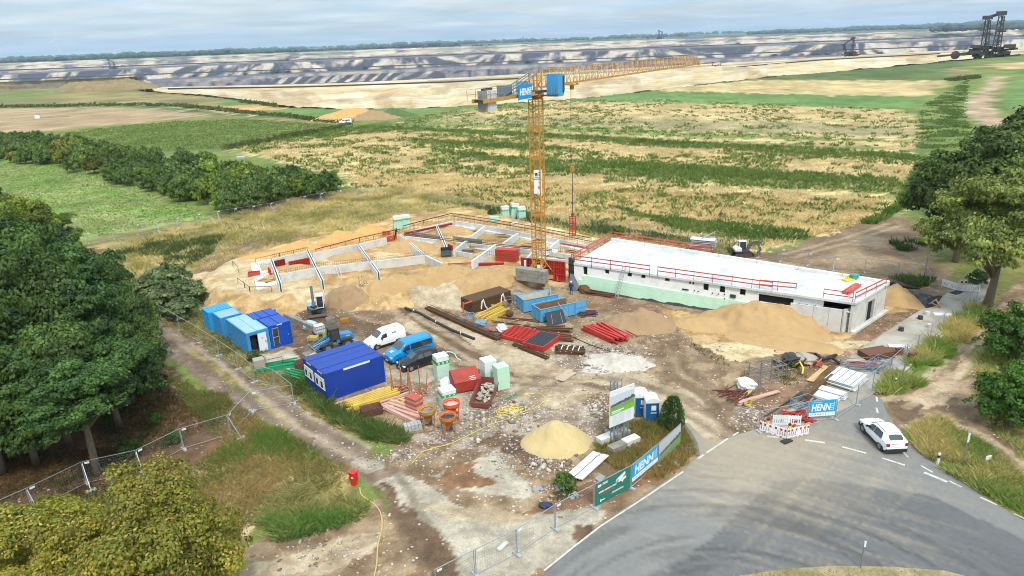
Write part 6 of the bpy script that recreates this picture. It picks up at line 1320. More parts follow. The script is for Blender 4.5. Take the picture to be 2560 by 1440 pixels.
# bumpy sand foot scraps of rubble: loose stones over the rubble areas
def stones(label, areas, m, n, smin, smax, name='loose_stones', kind=True):
 P = []; tot = sum(a[4] for a in areas)
 V = []; F = []; rr = np.random.default_rng(len(areas) + n)
 octv = np.array([(1, 0, 0), (-1, 0, 0), (0, 1, 0), (0, -1, 0), (0, 0, 1), (0, 0, -1), (.7, .7, .3), (-.7, .6, -.2)]); octf = np.array([(0, 6, 4), (6, 2, 4), (2, 1, 4), (1, 3, 4), (3, 0, 4), (6, 0, 5), (2, 6, 5), (1, 2, 5), (3, 1, 5), (0, 3, 5)])
 cols = []
 for (px, py, rx, ry, w) in areas:
  k = int(n * w / tot)
  for _ in range(k):
   a, b = rr.normal(0, .5, 2); p = at(px + a * rx, py + b * ry); s = smin + (smax - smin) * rr.random() ** 3; z = s * .15
   sc = np.array([s, s * rr.uniform(.5, 1), s * rr.uniform(.3, .7)]); th = rr.uniform(0, 6.28); ov = octv * sc * (1 + rr.uniform(-.25, .25, (8, 1)))
   ov = np.stack([ov[:, 0] * math.cos(th) - ov[:, 1] * math.sin(th), ov[:, 0] * math.sin(th) + ov[:, 1] * math.cos(th), ov[:, 2]], 1) + (p.x, p.y, z)
   F.append(octf + len(V) * 8); V.append(ov); c = S(206, 194, 178) if rr.random() < .6 else (S(150, 132, 116) if rr.random() < .93 else S(150, 96, 72)); cols.append(np.tile(c * rr.uniform(.7, 1.1), (8, 1)))
 V = np.concatenate(V); c8 = V[::8]; V[:, 2] += np.repeat(terrain(c8[:, 0], c8[:, 1]), 8)
 me = npmesh(name, V, np.concatenate(F), np.concatenate(cols), [m]); return stuff(npobj(name, me))
M_stone = leafmat('stone_chips', .9, 0., 0.)
stones('', [(1240, 1040, 190, 75, 9), (1120, 1030, 120, 60, 4), (1500, 890, 110, 35, 6), (1560, 905, 70, 28, 6), (1500, 1010, 40, 40, 4), (1320, 1150, 120, 45, 5), (1890, 1040, 40, 36, 6), (980, 1145, 60, 25, 2), (1060, 1130, 90, 40, 3), (1700, 850, 200, 50, 3), (2060, 880, 120, 25, 3), (900, 1120, 200, 60, 2), (800, 1380, 120, 50, 2), (1350, 830, 120, 50, 3), (1000, 980, 60, 40, 2), (1400, 1230, 90, 40, 3), (700, 1000, 160, 90, 2), (1430, 960, 240, 60, 2)], M_stone, 5200, .03, .20)
stones('', [(1545, 898, 66, 26, 9), (1500, 905, 50, 20, 3), (1250, 1050, 120, 50, 3), (1500, 1020, 25, 30, 2), (1380, 1160, 60, 14, 2), (1005, 1140, 30, 10, 1)], M_stone, 700, .12, .38, 'broken_rubble')
# PILES IN THE YARD
p = at(1215, 778); hb = head(at(1190, 782), at(1278, 755)); t = thing('mesh_mat_stack', 'large dark brown stack of reinforcement mats', 'steel mats', (p.x, p.y + 2.0, 0), hb)
for i in range(9): MB().box((random.uniform(-.05, .05), random.uniform(-.04, .04), .14 + i * .165), (5.9, 2.35, .13)).build('mesh_mat', M_bmesh, t)
for x in (-1.3, 1.7): MB().tube([(x - .35, -1.22, .3), (x - .2, -1.24, 1.2), (x, -1.24, 1.45), (x + .25, -1.25, .5), (x + .5, -1.3, .15)], .09, 6).build('white_band', m_wrap, t)
def rebar_strip(label, pts, h, w, nlong=6, loc_z=.05):
 P = [at(x, y) for x, y in pts]; t = thing('mesh_strip', label, 'reinforcement', P[0]); o = P[0]; base = MB(); pos = MB()
 for a, b in zip(P[:-1], P[1:]):
  a = a - o; b = b - o; n = int((b - a).length / .22); d = (b - a) / n; sd = Vector((-d.y, d.x, 0)).normalized()
  for s in range(nlong): q = sd * (s / (nlong - 1) - .5) * w; base.bar(a + q + Vector((0, 0, .06 + h * .25 * (s % 3))), b + q + Vector((0, 0, .06 + h * .25 * (s % 3))), .045)
  for i in range(n):
   for s in (-.5, 0, .5): q = a + d * i + sd * s * w; pos.bar(q + Vector((0, 0, 0)), q + Vector((0, 0, h)), .025)
  base.bar(a + Vector((0, 0, h * .25)), b + Vector((0, 0, h * .25)), w * .8, h * .3)
 base.build('long_bars', M_bmesh, t); stuff(pos.build('upright_bars', M_bmesh, t))
rebar_strip('long dark brown mesh strip curving through the yard', [(1068, 772), (1120, 795), (1180, 822), (1248, 850)], .75, .9)
rebar_strip('short brown mesh strip in front of the black topped red panel', [(1285, 862), (1330, 882), (1370, 898)], .5, .6)
pp = [at(x, y, .15) for x, y in ((1013, 770), (1048, 782), (1090, 805), (1130, 825), (1186, 847))]; t = tag(MB().tube(pp, .16, 8).build('black_pipe', M_blk), 'long black plastic pipe beside the brown mesh strip', 'pipe')
for q in (.15, .5, .85): c = pl(pp, q); MB().cyl((c.x, c.y, c.z), .19, .12, 8, 'x').build('white_tie', m_wrap, t)
# red slab formwork
c0, c1, c2_, c3 = at(1250, 838), at(1308, 818), at(1372, 840), at(1310, 868)
def flat_panel(label, corners, h, top, slats, rows=2):
 P = [at(x, y, 0) for x, y in corners]; c = sum(P, Vector()) / 4; hd = head(P[0], P[1]); t = thing('slab_formwork', label, 'formwork panel', (c.x, c.y, .05), hd); L = (P[1] - P[0]).length; W = (P[3] - P[0]).length; f = MB()
 for y in (-W / 2 + .06, W / 2 - .06): f.box((0, y, h / 2), (L, .12, h))
 for x in (-L / 2 + .06, L / 2 - .06): f.box((x, 0, h / 2), (.12, W - .24, h))
 f.build('frame', M_red, t)
 if top: MB().box((0, 0, h - .02), (L - .2, W - .2, .05)).build('black_facing', mat('black_board', 0), t);
 if top:
  st = MB().box((0, 0, 0), (.03, W - .3, .02)).mesh('facing_rib', M_dgrey);
  for i in range(1, 14): put(st, 'facing_rib', t, (-L / 2 + L * i / 14, 0, h + .015))
  st = MB().box((0, 0, 0), (L - .3, .03, .02)).mesh('facing_rib', M_dgrey)
  for i in range(1, 12): put(st, 'facing_rib', t, (0, -W / 2 + W * i / 12, h + .013))
 else:
  sl = MB().box((0, 0, 0), (.09, W - .24, .12)).mesh('slat', M_red)
  for i in range(1, slats): put(sl, 'slat', t, (-L / 2 + L * i / slats, 0, h - .08))
  MB().box((0, 0, h - .02), (L - .24, .1, .1)).build('centre_bar', M_red, t)
flat_panel('flat red slatted slab formwork panel', [(1250, 842), (1292, 818), (1338, 838), (1308, 860)], .35, False, 11)
flat_panel('red slab formwork box with black waffle top', [(1308, 868), (1352, 838), (1398, 856), (1360, 880)], .6, True, 0)
def messy(label, px, py, n, L, w, h, m, rz, spread, name, cat, part, rot=.15, zs=.9, base=0):
 p = at(px, py); t = thing(name, label, cat, (p.x, p.y, tz(p.x, p.y)), rz); me = MB().box((0, 0, 0), (L, w, h)).mesh(part, m)
 k = max(1, n // 3)
 for i in range(n): put(me, part, t, (random.uniform(-.12, .12) * L, ((i % k) / max(1, k - 1) - .5) * spread, h * (.5 + (i // k) * zs) + .02), (0, random.uniform(-.02, .02), random.uniform(-rot, rot)))
 return t
h_ = head(at(1470, 815), at(1540, 850)); messy('pile of bright red formwork beams in the yard', 1512, 838, 15, 4.8, .24, .22, M_red, h_, 1.9, 'red_beam_pile', 'beams', 'beam', .1); messy('pinkish thin profiles beside the bright red beams', 1545, 828, 10, 4.6, .1, .1, mat('pink_red_profile', S(206, 120, 110), .6, var=.15), h_, 1.0, 'profile_pile', 'profiles', 'profile', .08)
messy('yellow timber beams beside the brown steel mats', 1228, 790, 14, 4.2, .16, .16, M_ywood, head(at(1205, 800), at(1262, 772)), 2.0, 'timber_pile', 'timber', 'timber', .08); messy('small pile of yellow timber by the blue skip', 1252, 762, 6, 3.6, .16, .18, M_ywood, head(at(1205, 800), at(1262, 772)), .5, 'timber_pile', 'timber', 'timber', .03)
messy('yellow timber beams stacked along the blue office container', 930, 1004, 18, 4.6, .2, .2, M_ywood, R(36), 1.5, 'timber_pile', 'timber', 'timber', .03); messy('pink boards lying against the blue office container', 905, 998, 9, 5.2, .3, .07, M_pwood, R(38), .8, 'board_pile', 'boards', 'board', .03)
messy('pink and white boards between timber and rusty trough', 985, 1008, 9, 4.4, .24, .09, M_pwood, R(34), 1.3, 'board_pile', 'boards', 'board', .1); messy('pink formwork boards laid before the brick red stack', 1008, 1030, 12, 4.4, .3, .12, M_pwood, R(-38), 1.5, 'board_pile', 'boards', 'board', .06); messy('natural timber battens beside the pink boards', 1030, 1022, 7, 4.0, .22, .14, M_wood, R(-38), .7, 'batten_pile', 'timber', 'batten', .06)
messy('dark bar bundle behind the black topped panel', 1380, 826, 9, 3.8, .16, .14, M_bmesh, R(-8), .8, 'bar_bundle', 'bars', 'bar', .12); messy('brown bar bundle right of the black topped panel', 1402, 848, 9, 2.6, .2, .16, M_rust, R(-20), 1.0, 'bar_bundle', 'bars', 'bar', .08); t = messy('dark tied bar bundle in front of the red panel', 1425, 880, 12, 2.8, .2, .16, M_bmesh, R(-15), 1.3, 'bar_bundle', 'bars', 'bar', .1)
for i in range(4): MB().tube([(-.9 + i * .6, -.75, .3), (-.8 + i * .6, .2, .62), (-.6 + i * .6, .75, .35)], .06, 5).build('white_tie', m_wrap, t)
messy('purple brown bar offcuts beside the open skip door', 1468, 786, 14, 2.2, .1, .1, mat('purple_brown_steel', S(96, 60, 66), .8, var=.2), .2, 1.1, 'offcut_pile', 'offcuts', 'offcut', .5); messy('long thin bars lying behind the red slatted panel', 1290, 806, 8, 4.5, .1, .06, M_rust, R(-22), 1.6, 'bar_row', 'bars', 'bar', .06)
messy('bars lying on pale boards left of the open skips', 1300, 818, 9, 2.4, .14, .06, M_gwood, R(35), 3.6, 'board_row', 'boards', 'board', .04)
messy('rust brown reinforcement pile by the entrance gravel', 1838, 990, 22, 2.6, .06, .07, mat('dark_rust_bars', S(112, 58, 50), .85, var=.25), .5, 2.0, 'bar_heap', 'bars', 'bar', .9, 1.2)
messy('pink scaffold planks beside the rust brown reinforcement', 1878, 994, 3, 4.6, .4, .06, M_pwood, R(24), .9, 'plank_pile', 'planks', 'plank', .06); messy('single plank leaning over the rust brown reinforcement', 1862, 985, 2, 3.0, .35, .06, M_wood, R(50), .4, 'plank_pile', 'planks', 'plank', .06)
messy('single long plank beside the debris heap', 2037, 938, 2, 4.2, .45, .06, M_wood, head(at(2018, 956), at(2060, 915)), .3, 'plank_pile', 'planks', 'plank', .04); messy('narrow board path on the yard leading to the rubble', 1415, 940, 6, 2.2, .55, .05, mat('grey_board', S(196, 176, 150), .85, var=.15), head(at(1390, 955), at(1450, 915)), .5, 'board_path', 'boards', 'board', .05, .6)
messy('brown beams lying along the lane edge', 2035, 975, 5, 6.0, .18, .16, M_rust, head(at(1990, 1000), at(2070, 930)), .8, 'beam_row', 'beams', 'beam', .04); messy('black strips lying beside the lane', 1985, 1015, 6, 6.0, .1, .06, M_dgrey, head(at(1940, 1045), at(2030, 985)), 1.4, 'strip_row', 'strips', 'strip', .05)
# rusty trough, brick stack, stone pile, dark box
def tub(label, px, py, L, W, H, m, rz, fill=None, name='steel_trough', cat='trough'):
 p = at(px, py); t = thing(name, label, cat, (p.x, p.y, 0), rz)
 for s in (-1, 1): MB().add([(-L * .42, s * W * .36, .05), (L * .42, s * W * .36, .05), (L / 2, s * W / 2, H), (-L / 2, s * W / 2, H), (-L * .42, s * (W * .36 - .05), .05), (L * .42, s * (W * .36 - .05), .05), (L / 2, s * (W / 2 - .06), H), (-L / 2, s * (W / 2 - .06), H)], [(0, 1, 2, 3), (7, 6, 5, 4), (3, 2, 6, 7)]).build('side_wall', m, t)
 for s in (-1, 1): MB().bar((s * L * .46, -W * .42, H / 2), (s * L * .46, W * .42, H / 2), .06, H * .96).build('end_wall', m, t)
 MB().box((0, 0, .07), (L * .84, W * .7, .05)).build('floor', m, t)
 if fill:
  for i in range(8): MB().box((random.uniform(-.35, .35) * L, random.uniform(-.25, .25) * W, H * .45 + random.uniform(-.1, .1)), (L * .3, W * .2, .12), random.random() * 3).build('scrap', fill, t)
 return t
tub('rusty open trough with scrap before the pink boards', 930, 1036, 1.9, 1.1, .8, mat('rusty_trough_steel', S(112, 78, 62), .85, var=.3, dirt=S(70, 50, 42), dirtamt=.7), R(25), M_rust)
p = at(1037, 1026); t = thing('brick_pack', 'brick red pack of paving slabs beside the concrete buckets', 'slabs', (p.x, p.y, 0), R(-40)); m_bk = mat('brick_red', S(190, 96, 78), .85, var=.15, scale=4)
for i in range(6):
 for j in range(2): MB().box((j * .72 - .36, 0, .1 + i * .24), (.7, .9, .2), rz=random.uniform(-.02, .02)).build('slab', m_bk if i % 2 else mat('pale_red_slab', S(206, 150, 132), .85, var=.15), t)
p = at(1032, 1076); t = thing('stone_pallet', 'grey pallet of kerb stones at the weed edge', 'stones', (p.x, p.y, 0), R(20)); MB().box((0, 0, .08), (1.6, 1.2, .14)).build('pallet', M_gwood, t)
for i in range(3):
 for j in range(5): MB().box((-.6 + j * .3, random.uniform(-.05, .05), .26 + i * .17), (.27, 1.1 - i * .2, .15)).build('stone', mat('kerb_grey', S(182, 180, 176), .9, var=.15), t)
tub('dark rusty box behind the blue office container', 757, 925, 1.4, 1.0, 1.0, mat('rusty_trough_steel', 0), R(31))
p = at(800, 905); planks('pale timber sheets at the loader bucket', (p.x, p.y, .0), R(-35), 8, 2.4, M_wood, .7, .1, .3, rot=.05)
p = at(649, 918); tag(MB().box((0, 0, .5), (1.1, .9, 1.0)).build('pale_box', mat('grey_fleece', S(176, 168, 152), .9, var=.15), loc=(p.x, p.y, 0), rz=.5, bevel=.08), 'grey wrapped box at the corner of the light blue container', 'box')
m_gp = mat('green_pipe_plastic', S(34, 158, 108), .5, var=.12)
messy('bundle of green drain pipes at the office container', 738, 942, 12, 2.6, .16, .16, m_gp, R(-30), 1.3, 'pipe_bundle', 'pipes', 'pipe', .12); messy('row of green pipes on the concrete by the white door', 695, 918, 8, 3.8, .14, .12, m_gp, R(20), 1.2, 'pipe_bundle', 'pipes', 'pipe', .1)
fr_ = at(688, 918); t = thing('pipe_hoop', 'thin steel hoop frame above the green pipes', 'frame', (fr_.x, fr_.y, 0), R(30)); MB().tube([(-.8, 0, 0), (-.8, 0, 1.0), (.8, 0, 1.0), (.8, 0, 0)], .03, 6).build('hoop', M_dgrey, t)
# prop crates
def prop_crate(label, px, py, rz):
 p = at(px, py); t = thing('prop_crate', label, 'steel props', (p.x, p.y, 0), rz); m = mat('rust_orange_steel', S(196, 110, 62), .65, var=.2, scale=6)
 for x in (-.9, -.45, 0, .45, .9): MB().bar((x, -.55, .22), (x, .55, .22), .09).build('grate_bar', M_gwood, t)
 for y in (-.5, 0, .5): MB().bar((-.95, y, .12), (.95, y, .12), .09).build('grate_bar', M_gwood, t)
 for x, y, a, b_, h in ((-.85, -.45, .1, .1, 2.5), (-.3, .3, -.2, .1, 2.8), (.2, -.35, .15, .15, 2.3), (.55, .4, -.1, -.2, 2.9), (.9, -.1, .25, .0, 2.1)): MB().tube([(x, y, 0), (x + a * .5, y + b_ * .5, h * .5), (x + a, y + b_, h)], [.06, .05, .04], 6).build('prop', m, t)
 for i in range(6): MB().box((random.uniform(-.8, .8), random.uniform(-.4, .4), .3), (.5, .12, .1), random.random() * 3).build('clamp', mat('red_clamp', S(206, 84, 62), .6), t)
prop_crate('rusty steel props in a grate nearer the black car', 996, 978, .6); prop_crate('rusty steel props in a grate above the brick red pack', 1042, 990, .5)
# concrete buckets
def bucket(label, px, py, s, m, inner, ring=True):
 p = at(px, py); t = thing('concrete_bucket', label, 'concrete bucket', (p.x, p.y, 0), .4); t.scale = (s, s, s)
 MB().lathe([(.14, .55), (.2, .8), (.62, 1.45), (.72, 1.5), (.72, 1.8), (.67, 1.8), (.67, 1.5), (.3, 1.1)], 20, cap=False).build('hopper', m, t, smooth=True); MB().cyl((0, 0, 1.52), .67, .04, 18).build('fill', inner, t)
 MB().lathe([(.70, 1.78), (.76, 1.78), (.76, 1.86), (.70, 1.86), (.70, 1.78)], 20, cap=False).build('rim', m, t)
 for k in range(4): a = k * pi / 2 + pi / 4; MB().tube([(.68 * math.cos(a), .68 * math.sin(a), 1.5), (.62 * math.cos(a), .62 * math.sin(a), 0)], .045, 6).build('leg', m, t)
 MB().lathe([(.58, .02), (.66, .02), (.66, .1), (.58, .1), (.58, .02)], 18, cap=False).build('foot_ring', M_gwood if ring else m, t); MB().box((.2, 0, .5), (.3, .3, .2)).build('gate', M_dgrey, t); MB().tube([(-.5, 0, 1.8), (-.2, 0, 2.0), (.2, 0, 2.0), (.5, 0, 1.8)], .03, 5).build('bail', M_dgrey, t)
bucket('dirty amber concrete bucket with cement inside, left of three', 1071, 1070, 1.0, M_amber, M_concd); bucket('bright orange concrete bucket, rear of three', 1131, 1052, 1.0, M_orange, mat('pink_mortar', S(222, 192, 180), .9)); bucket('amber orange concrete bucket with dark inside, nearest of three', 1122, 1085, .98, mat('orange_brown_paint', S(206, 120, 44), .55, var=.15), M_dgrey)
# IBC corner by the loader
p = at(800, 836); t = thing('water_tank', 'caged white water tank beside the wheel loader', 'tank', (p.x, p.y, 0), R(34)); MB().box((0, 0, .68), (1.1, .95, 1.0)).build('bladder', mat('milky_plastic', S(222, 230, 226), .4, var=.05), t, bevel=.08); MB().box((0, 0, .08), (1.2, 1.0, .14)).build('pallet', M_dgrey, t)
for i in range(6):
 for s in (-1, 1): MB().bar((-.55 + i * .22, s * .51, .15), (-.55 + i * .22, s * .51, 1.2), .03).build('cage_bar', M_galv, t)
for z in (.4, .8, 1.18):
 for s in (-1, 1): MB().bar((-.56, s * .525, z), (.56, s * .525, z), .03).build('cage_bar', M_galv, t)
bag('pale turquoise tarpaulin heap beside the water tank', 775, 820, .85, mat('turquoise_sheet', S(170, 204, 204), .6, var=.12), .55, 'tarpaulin', 'tarpaulin_heap'); tub('yellow plastic tub before the water tank', 783, 852, 1.1, .8, .5, mat('pale_yellow_tub', S(206, 186, 116), .6, var=.12), R(-10))
tub('grey steel bucket behind the loader cab', 826, 808, .9, .8, .7, M_concd, R(20)); tub('ochre steel bucket behind the loader roof', 862, 806, .9, .6, .5, M_amber, R(10)); p = at(811, 842); tag(MB().lathe([(.18, 0), (.22, .5), (.2, .5), (.16, .05)], 12).build('green_canister', mat('green_yellow_plastic', S(150, 200, 60), .5), loc=(p.x, p.y, 0)), 'green and yellow canister beside the water tank', 'canister')
messy('grey concrete kerb line beside the dark blue container', 745, 815, 3, 6.2, .4, .35, M_concd, R(-42), .2, 'kerb_row', 'kerbs', 'kerb', .02); messy('mixed grey scrap behind the dark blue container', 742, 805, 12, 1.2, .3, .12, M_concd, R(20), 1.6, 'scrap_heap', 'scrap', 'scrap', 1.2)
# lattice pallet with yellow timbers and bucket
def frame_box(label, px, py, L, W, H, m, rz, name='steel_rack', shelves=1, cat='rack', w=.06):
 p = at(px, py); t = thing(name, label, cat, (p.x, p.y, tz(p.x, p.y) + .02), rz)
 for x in (-L / 2, L / 2):
  for y in (-W / 2, W / 2): MB().bar((x, y, 0), (x, y, H), w).build('post', m, t)
 for z in [H * (i + .3) / (shelves + .3) for i in range(shelves + 1)]:
  for s in (-1, 1): MB().bar((-L / 2, s * W / 2, z), (L / 2, s * W / 2, z), w * .8).build('rail', m, t); MB().bar((s * L / 2, -W / 2, z), (s * L / 2, W / 2, z), w * .8).build('rail', m, t)
 return t
frame_box('grey steel rack with a dark pail before the brown mats', 1276, 768, 1.3, 1.0, 1.2, M_galv, R(20)); p = at(1275, 768); tag(MB().lathe([(.2, 0), (.26, .5), (.23, .5), (.17, .04)], 12).build('pail', M_dgrey, loc=(p.x, p.y, .55)), 'dark pail in the grey steel rack', 'pail')
frame_box('light blue steel rack with orange post left of the timber', 1170, 806, 1.6, 1.1, .9, mat('blue_rack_paint', S(110, 160, 200), .5), R(15)); bag('grey blue sheet heap beside the light blue rack', 1200, 812, .75, mat('grey_blue_sheet', S(120, 150, 170), .6, var=.2), .5, 'sheet', 'sheet_heap'); tub('grey tray with red rim in front of the blue rack', 1222, 828, 2.2, 1.0, .3, mat('grey_red_tray', S(170, 120, 116), .6, var=.2), R(-14))
p = at(1158, 790); t = tag(MB().bar((0, 0, 0), (.1, 0, 1.7), .14).bar((.05, 0, 1.5), (1.1, .2, 1.75), .14).build('orange_post', M_orange, loc=(p.x, p.y, 0)), 'orange bent post at the end of the brown mats', 'post')
p = at(1302, 755); tag(MB().box((0, 0, .45), (2.4, 1.0, .9)).build('concrete_block', M_concd, loc=(p.x, p.y + .4, 0), rz=BH, bevel=.03), 'loose concrete ballast block in front of the crane base', 'block')
p = at(1655, 800); tag(MB().box((0, 0, .04), (1.0, .7, .07)).build('white_sheet', M_white, loc=(p.x, p.y, .3 + tz(p.x, p.y)), rz=.2), 'small white sheet lying right of the brown earth heap', 'sheet')
p = at(1233, 546);
for px, py, lab in ((1212, 520, 'white scrap on the dry grass'), (1366, 553, 'white scrap right of the crane mast'), (1285, 560, 'white board before the far insulation stacks'), (1408, 566, 'grey stone block near the hanging panel')):
 p = atg(px, py); tag(MB().box((0, 0, .15), (1.2 if 'board' in lab else .8, .5, .25)).build('scrap_piece', M_white if 'white' in lab else M_conc, loc=p, rz=.3), lab, 'scrap')
bag('rust brown bar coil at the left foot of the facade', 1462, 728, .9, M_rust, .5, 'coil', 'bar_coil'); messy('rusty bars along the foot of the green facade', 1500, 738, 8, 4.0, .12, .12, M_rust, BH, .6, 'bar_row', 'bars', 'bar', .1)
# lane side storage
t = frame_box('grey scaffold frame rack behind the white wrapped bundle', 1912, 950, 2.4, 1.6, 1.7, M_galv, R(15), shelves=2); t = frame_box('second grey scaffold rack beside the debris heap', 1932, 940, 1.8, 1.4, 1.3, M_galv, R(20), shelves=1)
bag('heap of black plastic pipes and foil beside the yard', 1985, 900, 1.15, M_dark, .3, 'debris', 'debris_heap'); bag('grey crumpled fleece on the debris heap', 2018, 905, 1.0, mat('grey_fleece', 0), .5, 'fleece', 'fleece')
rr = random.Random(9)
for i, lab in enumerate(('black corrugated pipe curling from the debris heap to the lane', 'black pipe lying behind the debris heap', 'black hose lying left of the debris heap', 'black pipe arching over the debris heap', 'black pipe end beside the scaffold rack')):
 a = [(1960, 905), (2000, 880), (1935, 905), (1980, 912), (1950, 920)][i]; b_ = [(2090, 893), (2100, 905), (1990, 900), (2040, 895), (1985, 905)][i]
 P = [at(a[0] + (b_[0] - a[0]) * q, a[1] + (b_[1] - a[1]) * q + rr.uniform(-6, 6), .2 + rr.uniform(0, .6) * math.sin(pi * q)) for q in (0, .2, .4, .6, .8, 1)]; tag(MB().tube(P, rr.choice((.09, .14, .17)), 7).build('black_pipe', M_blk), lab, 'pipe', 'black pipes by the debris heap')
P = [at(x, y, z) for x, y, z in ((1985, 915, .2), (2000, 905, .9), (2008, 920, .5), (2006, 935, .1))]; tag(MB().tube(P, .09, 6).build('yellow_pipe', mat('yellow_paint', 0)), 'yellow bent pipe at the debris heap', 'pipe')
messy('red and orange plastic scraps on the debris heap', 2028, 915, 10, 1.2, .14, .12, mat('red_brown_scrap', S(188, 104, 82), .7, var=.2), 1., 1.4, 'scrap_heap', 'scrap', 'scrap', 1.0, 1.6)
def sheets(label, pts, n, z, th, m, ribs=0):
 P = [at(x, y, z) for x, y in pts]; c = sum(P, Vector()) / 4; hd = head(P[0], P[1]); t = thing('sheet_pile', label, 'panels', (c.x, c.y, .06), hd); L = (P[1] - P[0]).length; W = (P[2] - P[1]).length
 for i in range(n):
  o = MB().box((random.uniform(-.1, .1), random.uniform(-.1, .1), .1 + i * (z / max(1, n))), (L, W, th), rz=random.uniform(-.04, .04)).build('sheet', m, t)
 for i in range(ribs): MB().box((-L / 2 + L * (i + .5) / ribs, 0, .1 + (n - 1) * z / max(1, n) + th / 2 + .02), (.06, W, .05)).build('sheet_rib', M_galv, t)
sheets('stack of large white panels with seams on the lane', [(2063, 945), (2135, 967), (2171, 937), (2097, 918)], 4, .6, .07, M_white, 4); sheets('narrow white slabs laid before the large panels, upper', [(2034, 970), (2108, 992), (2122, 985), (2052, 962)], 3, .45, .08, M_white); sheets('narrow white slabs laid before the large panels, lower', [(2030, 987), (2088, 1004), (2110, 990), (2050, 975)], 2, .25, .08, M_white)
messy('red scaffold tubes piled behind the white barrier', 1990, 1048, 16, 2.2, .12, .12, M_red, .2, 1.2, 'red_tube_pile', 'tubes', 'tube', .8, 1.3); frame_box('blue and grey pallet of steel tubes behind the banner', 2010, 1018, 2.0, 1.2, .8, mat('blue_rack_paint', 0), R(25), shelves=1); messy('grey steel tubes in the blue pallet', 2012, 1016, 12, 1.8, .08, .08, M_galv, R(25), 1.0, 'grey_tube_pile', 'tubes', 'tube', .05)
frame_box('long grey pallet of scaffold parts on the lane', 2150, 922, 3.2, 1.5, .8, M_galv, head(at(2125, 930), at(2200, 925)), shelves=2); frame_box('blue grey pallet of scaffold parts at the fence', 2195, 920, 2.8, 1.3, .8, mat('blue_grey_rack', S(120, 148, 174), .5), head(at(2170, 945), at(2228, 905)), shelves=2)
messy('grey scaffold frames in the long pallet', 2150, 920, 12, 2.9, .08, .09, M_galv, head(at(2125, 930), at(2200, 925)), 1.2, 'grey_tube_pile', 'tubes', 'tube', .06); messy('grey scaffold frames in the blue grey pallet', 2195, 918, 10, 2.5, .08, .09, M_galv, head(at(2170, 945), at(2228, 905)), 1.0, 'grey_tube_pile', 'tubes', 'tube', .06); messy('red tube lying on the grey scaffold pallet', 2158, 912, 3, 2.6, .13, .13, M_rail, R(-18), .3, 'red_tube_pile', 'tubes', 'tube', .04)
p = at(2190, 892); t = thing('rust_sheet_stack', 'stack of rusty steel plates at the head of the lane', 'plates', (p.x, p.y, 0), R(10));
for i in range(4): MB().box((0, i * .05, .1 + i * .16), (3.0, 1.6, .1), rz=.03 * i).build('plate', mat('rusty_plate', S(118, 76, 54), .85, var=.25), t)
p = at(2225, 880); t = tag(MB().box((0, 0, .05), (2.6, 1.9, .07)).build('rusty_plate', mat('rusty_plate', 0), loc=(p.x, p.y, .06), rz=R(-8)), 'flat rust brown steel plate lying on the lane', 'plate');
for px, py, lab in ((2246, 868, 'white board on the lane behind the rusty plate'), (2357, 788, 'white board on the far lane')): p = at(px, py); tag(MB().box((0, 0, .05), (1.9, .8, .08)).build('white_board', M_white, loc=(p.x, p.y, .06), rz=R(-12)), lab, 'board')
p = at(2265, 890); messy('small brown steel parts beside the lane fence', 2262, 893, 8, .7, .3, .2, M_rust, .4, 1.4, 'scrap_heap', 'scrap', 'scrap', 1.0)
w1, w2, w3, w4 = at(2316, 765, .0), at(2340, 750, 1.3), at(2352, 770, .0), at(2310, 768, 1.0); t = thing('timber_trestle', 'leaning wooden triangle frame at the tarpaulin', 'frame', w1)
for a, b_ in ((w1, w2), (w2, w3), (w1, w3), (w1.lerp(w2, .5), w3)): MB().bar(a - w1 + Vector((0, 0, .05)), b_ - w1 + Vector((0, 0, .05)), .1).build('timber', M_wood, t)
for px, py, lab in ((2300, 799, 'dark bucket on the lane edge, upper'), (2252, 828, 'dark bucket on the lane edge, lower'), (2318, 788, 'grey stone on the lane edge'), (2324, 820, 'grey foot block left on the lane')): p = at(px, py); tag(MB().cyl((0, 0, .2), .28, .4, 10).build('bucket', M_dgrey if 'bucket' in lab else M_conc, loc=(p.x, p.y, .05)), lab, 'bucket' if 'bucket' in lab else 'block')
# small litter and slabs near the road fence
p = at(1470, 1170); t = thing('white_board', 'long white panel lying on the ground before the billboard', 'panel', (p.x, p.y, .15), head(at(1432, 1210), at(1500, 1148))); L_ = (at(1432, 1205) - at(1500, 1145)).length; MB().box((0, .35, .1), (L_, .7, .08)).box((0, -.36, .1), (L_, .7, .08)).build('panel', M_white, t); MB().box((0, 0, .15), (L_, .04, .03)).build('seam', M_dgrey, t); t.rotation_euler = (-.1, 0, t.rotation_euler[2])
for px, py, lab in ((1345, 1226, 'grey slab half buried near the weeds'), (1402, 1222, 'grey tile beside the young shrub'), (1434, 1242, 'grey tile on orange litter by the fence'), (1500, 1197, 'grey tile behind the green banner'), (1518, 1082, 'grey tile left of the billboard ballast'), (1722, 1127, 'pale slab in the grass by the entrance kerb'), (1692, 1160, 'pale stone at the road edge')): p = at(px, py); tag(MB().box((0, 0, .08), (.7, .5, .06), .3, .15, -.1).build('tile', mat('grey_tile', S(150, 154, 158), .7, var=.1), loc=(p.x, p.y, 0), rz=random.random()), lab, 'tile')
bag('crumpled dark blue bag behind the fence', 1364, 1268, .38, mat('navy_sheet', S(34, 46, 78), .6, var=.2), .6); p = at(1257, 1368); tag(MB().box((0, 0, .09), (.95, .3, .18)).build('loose_foot_block', M_conc, loc=(p.x, p.y, 0), rz=.9, bevel=.04), 'spare concrete fence foot lying behind the fence', 'block')
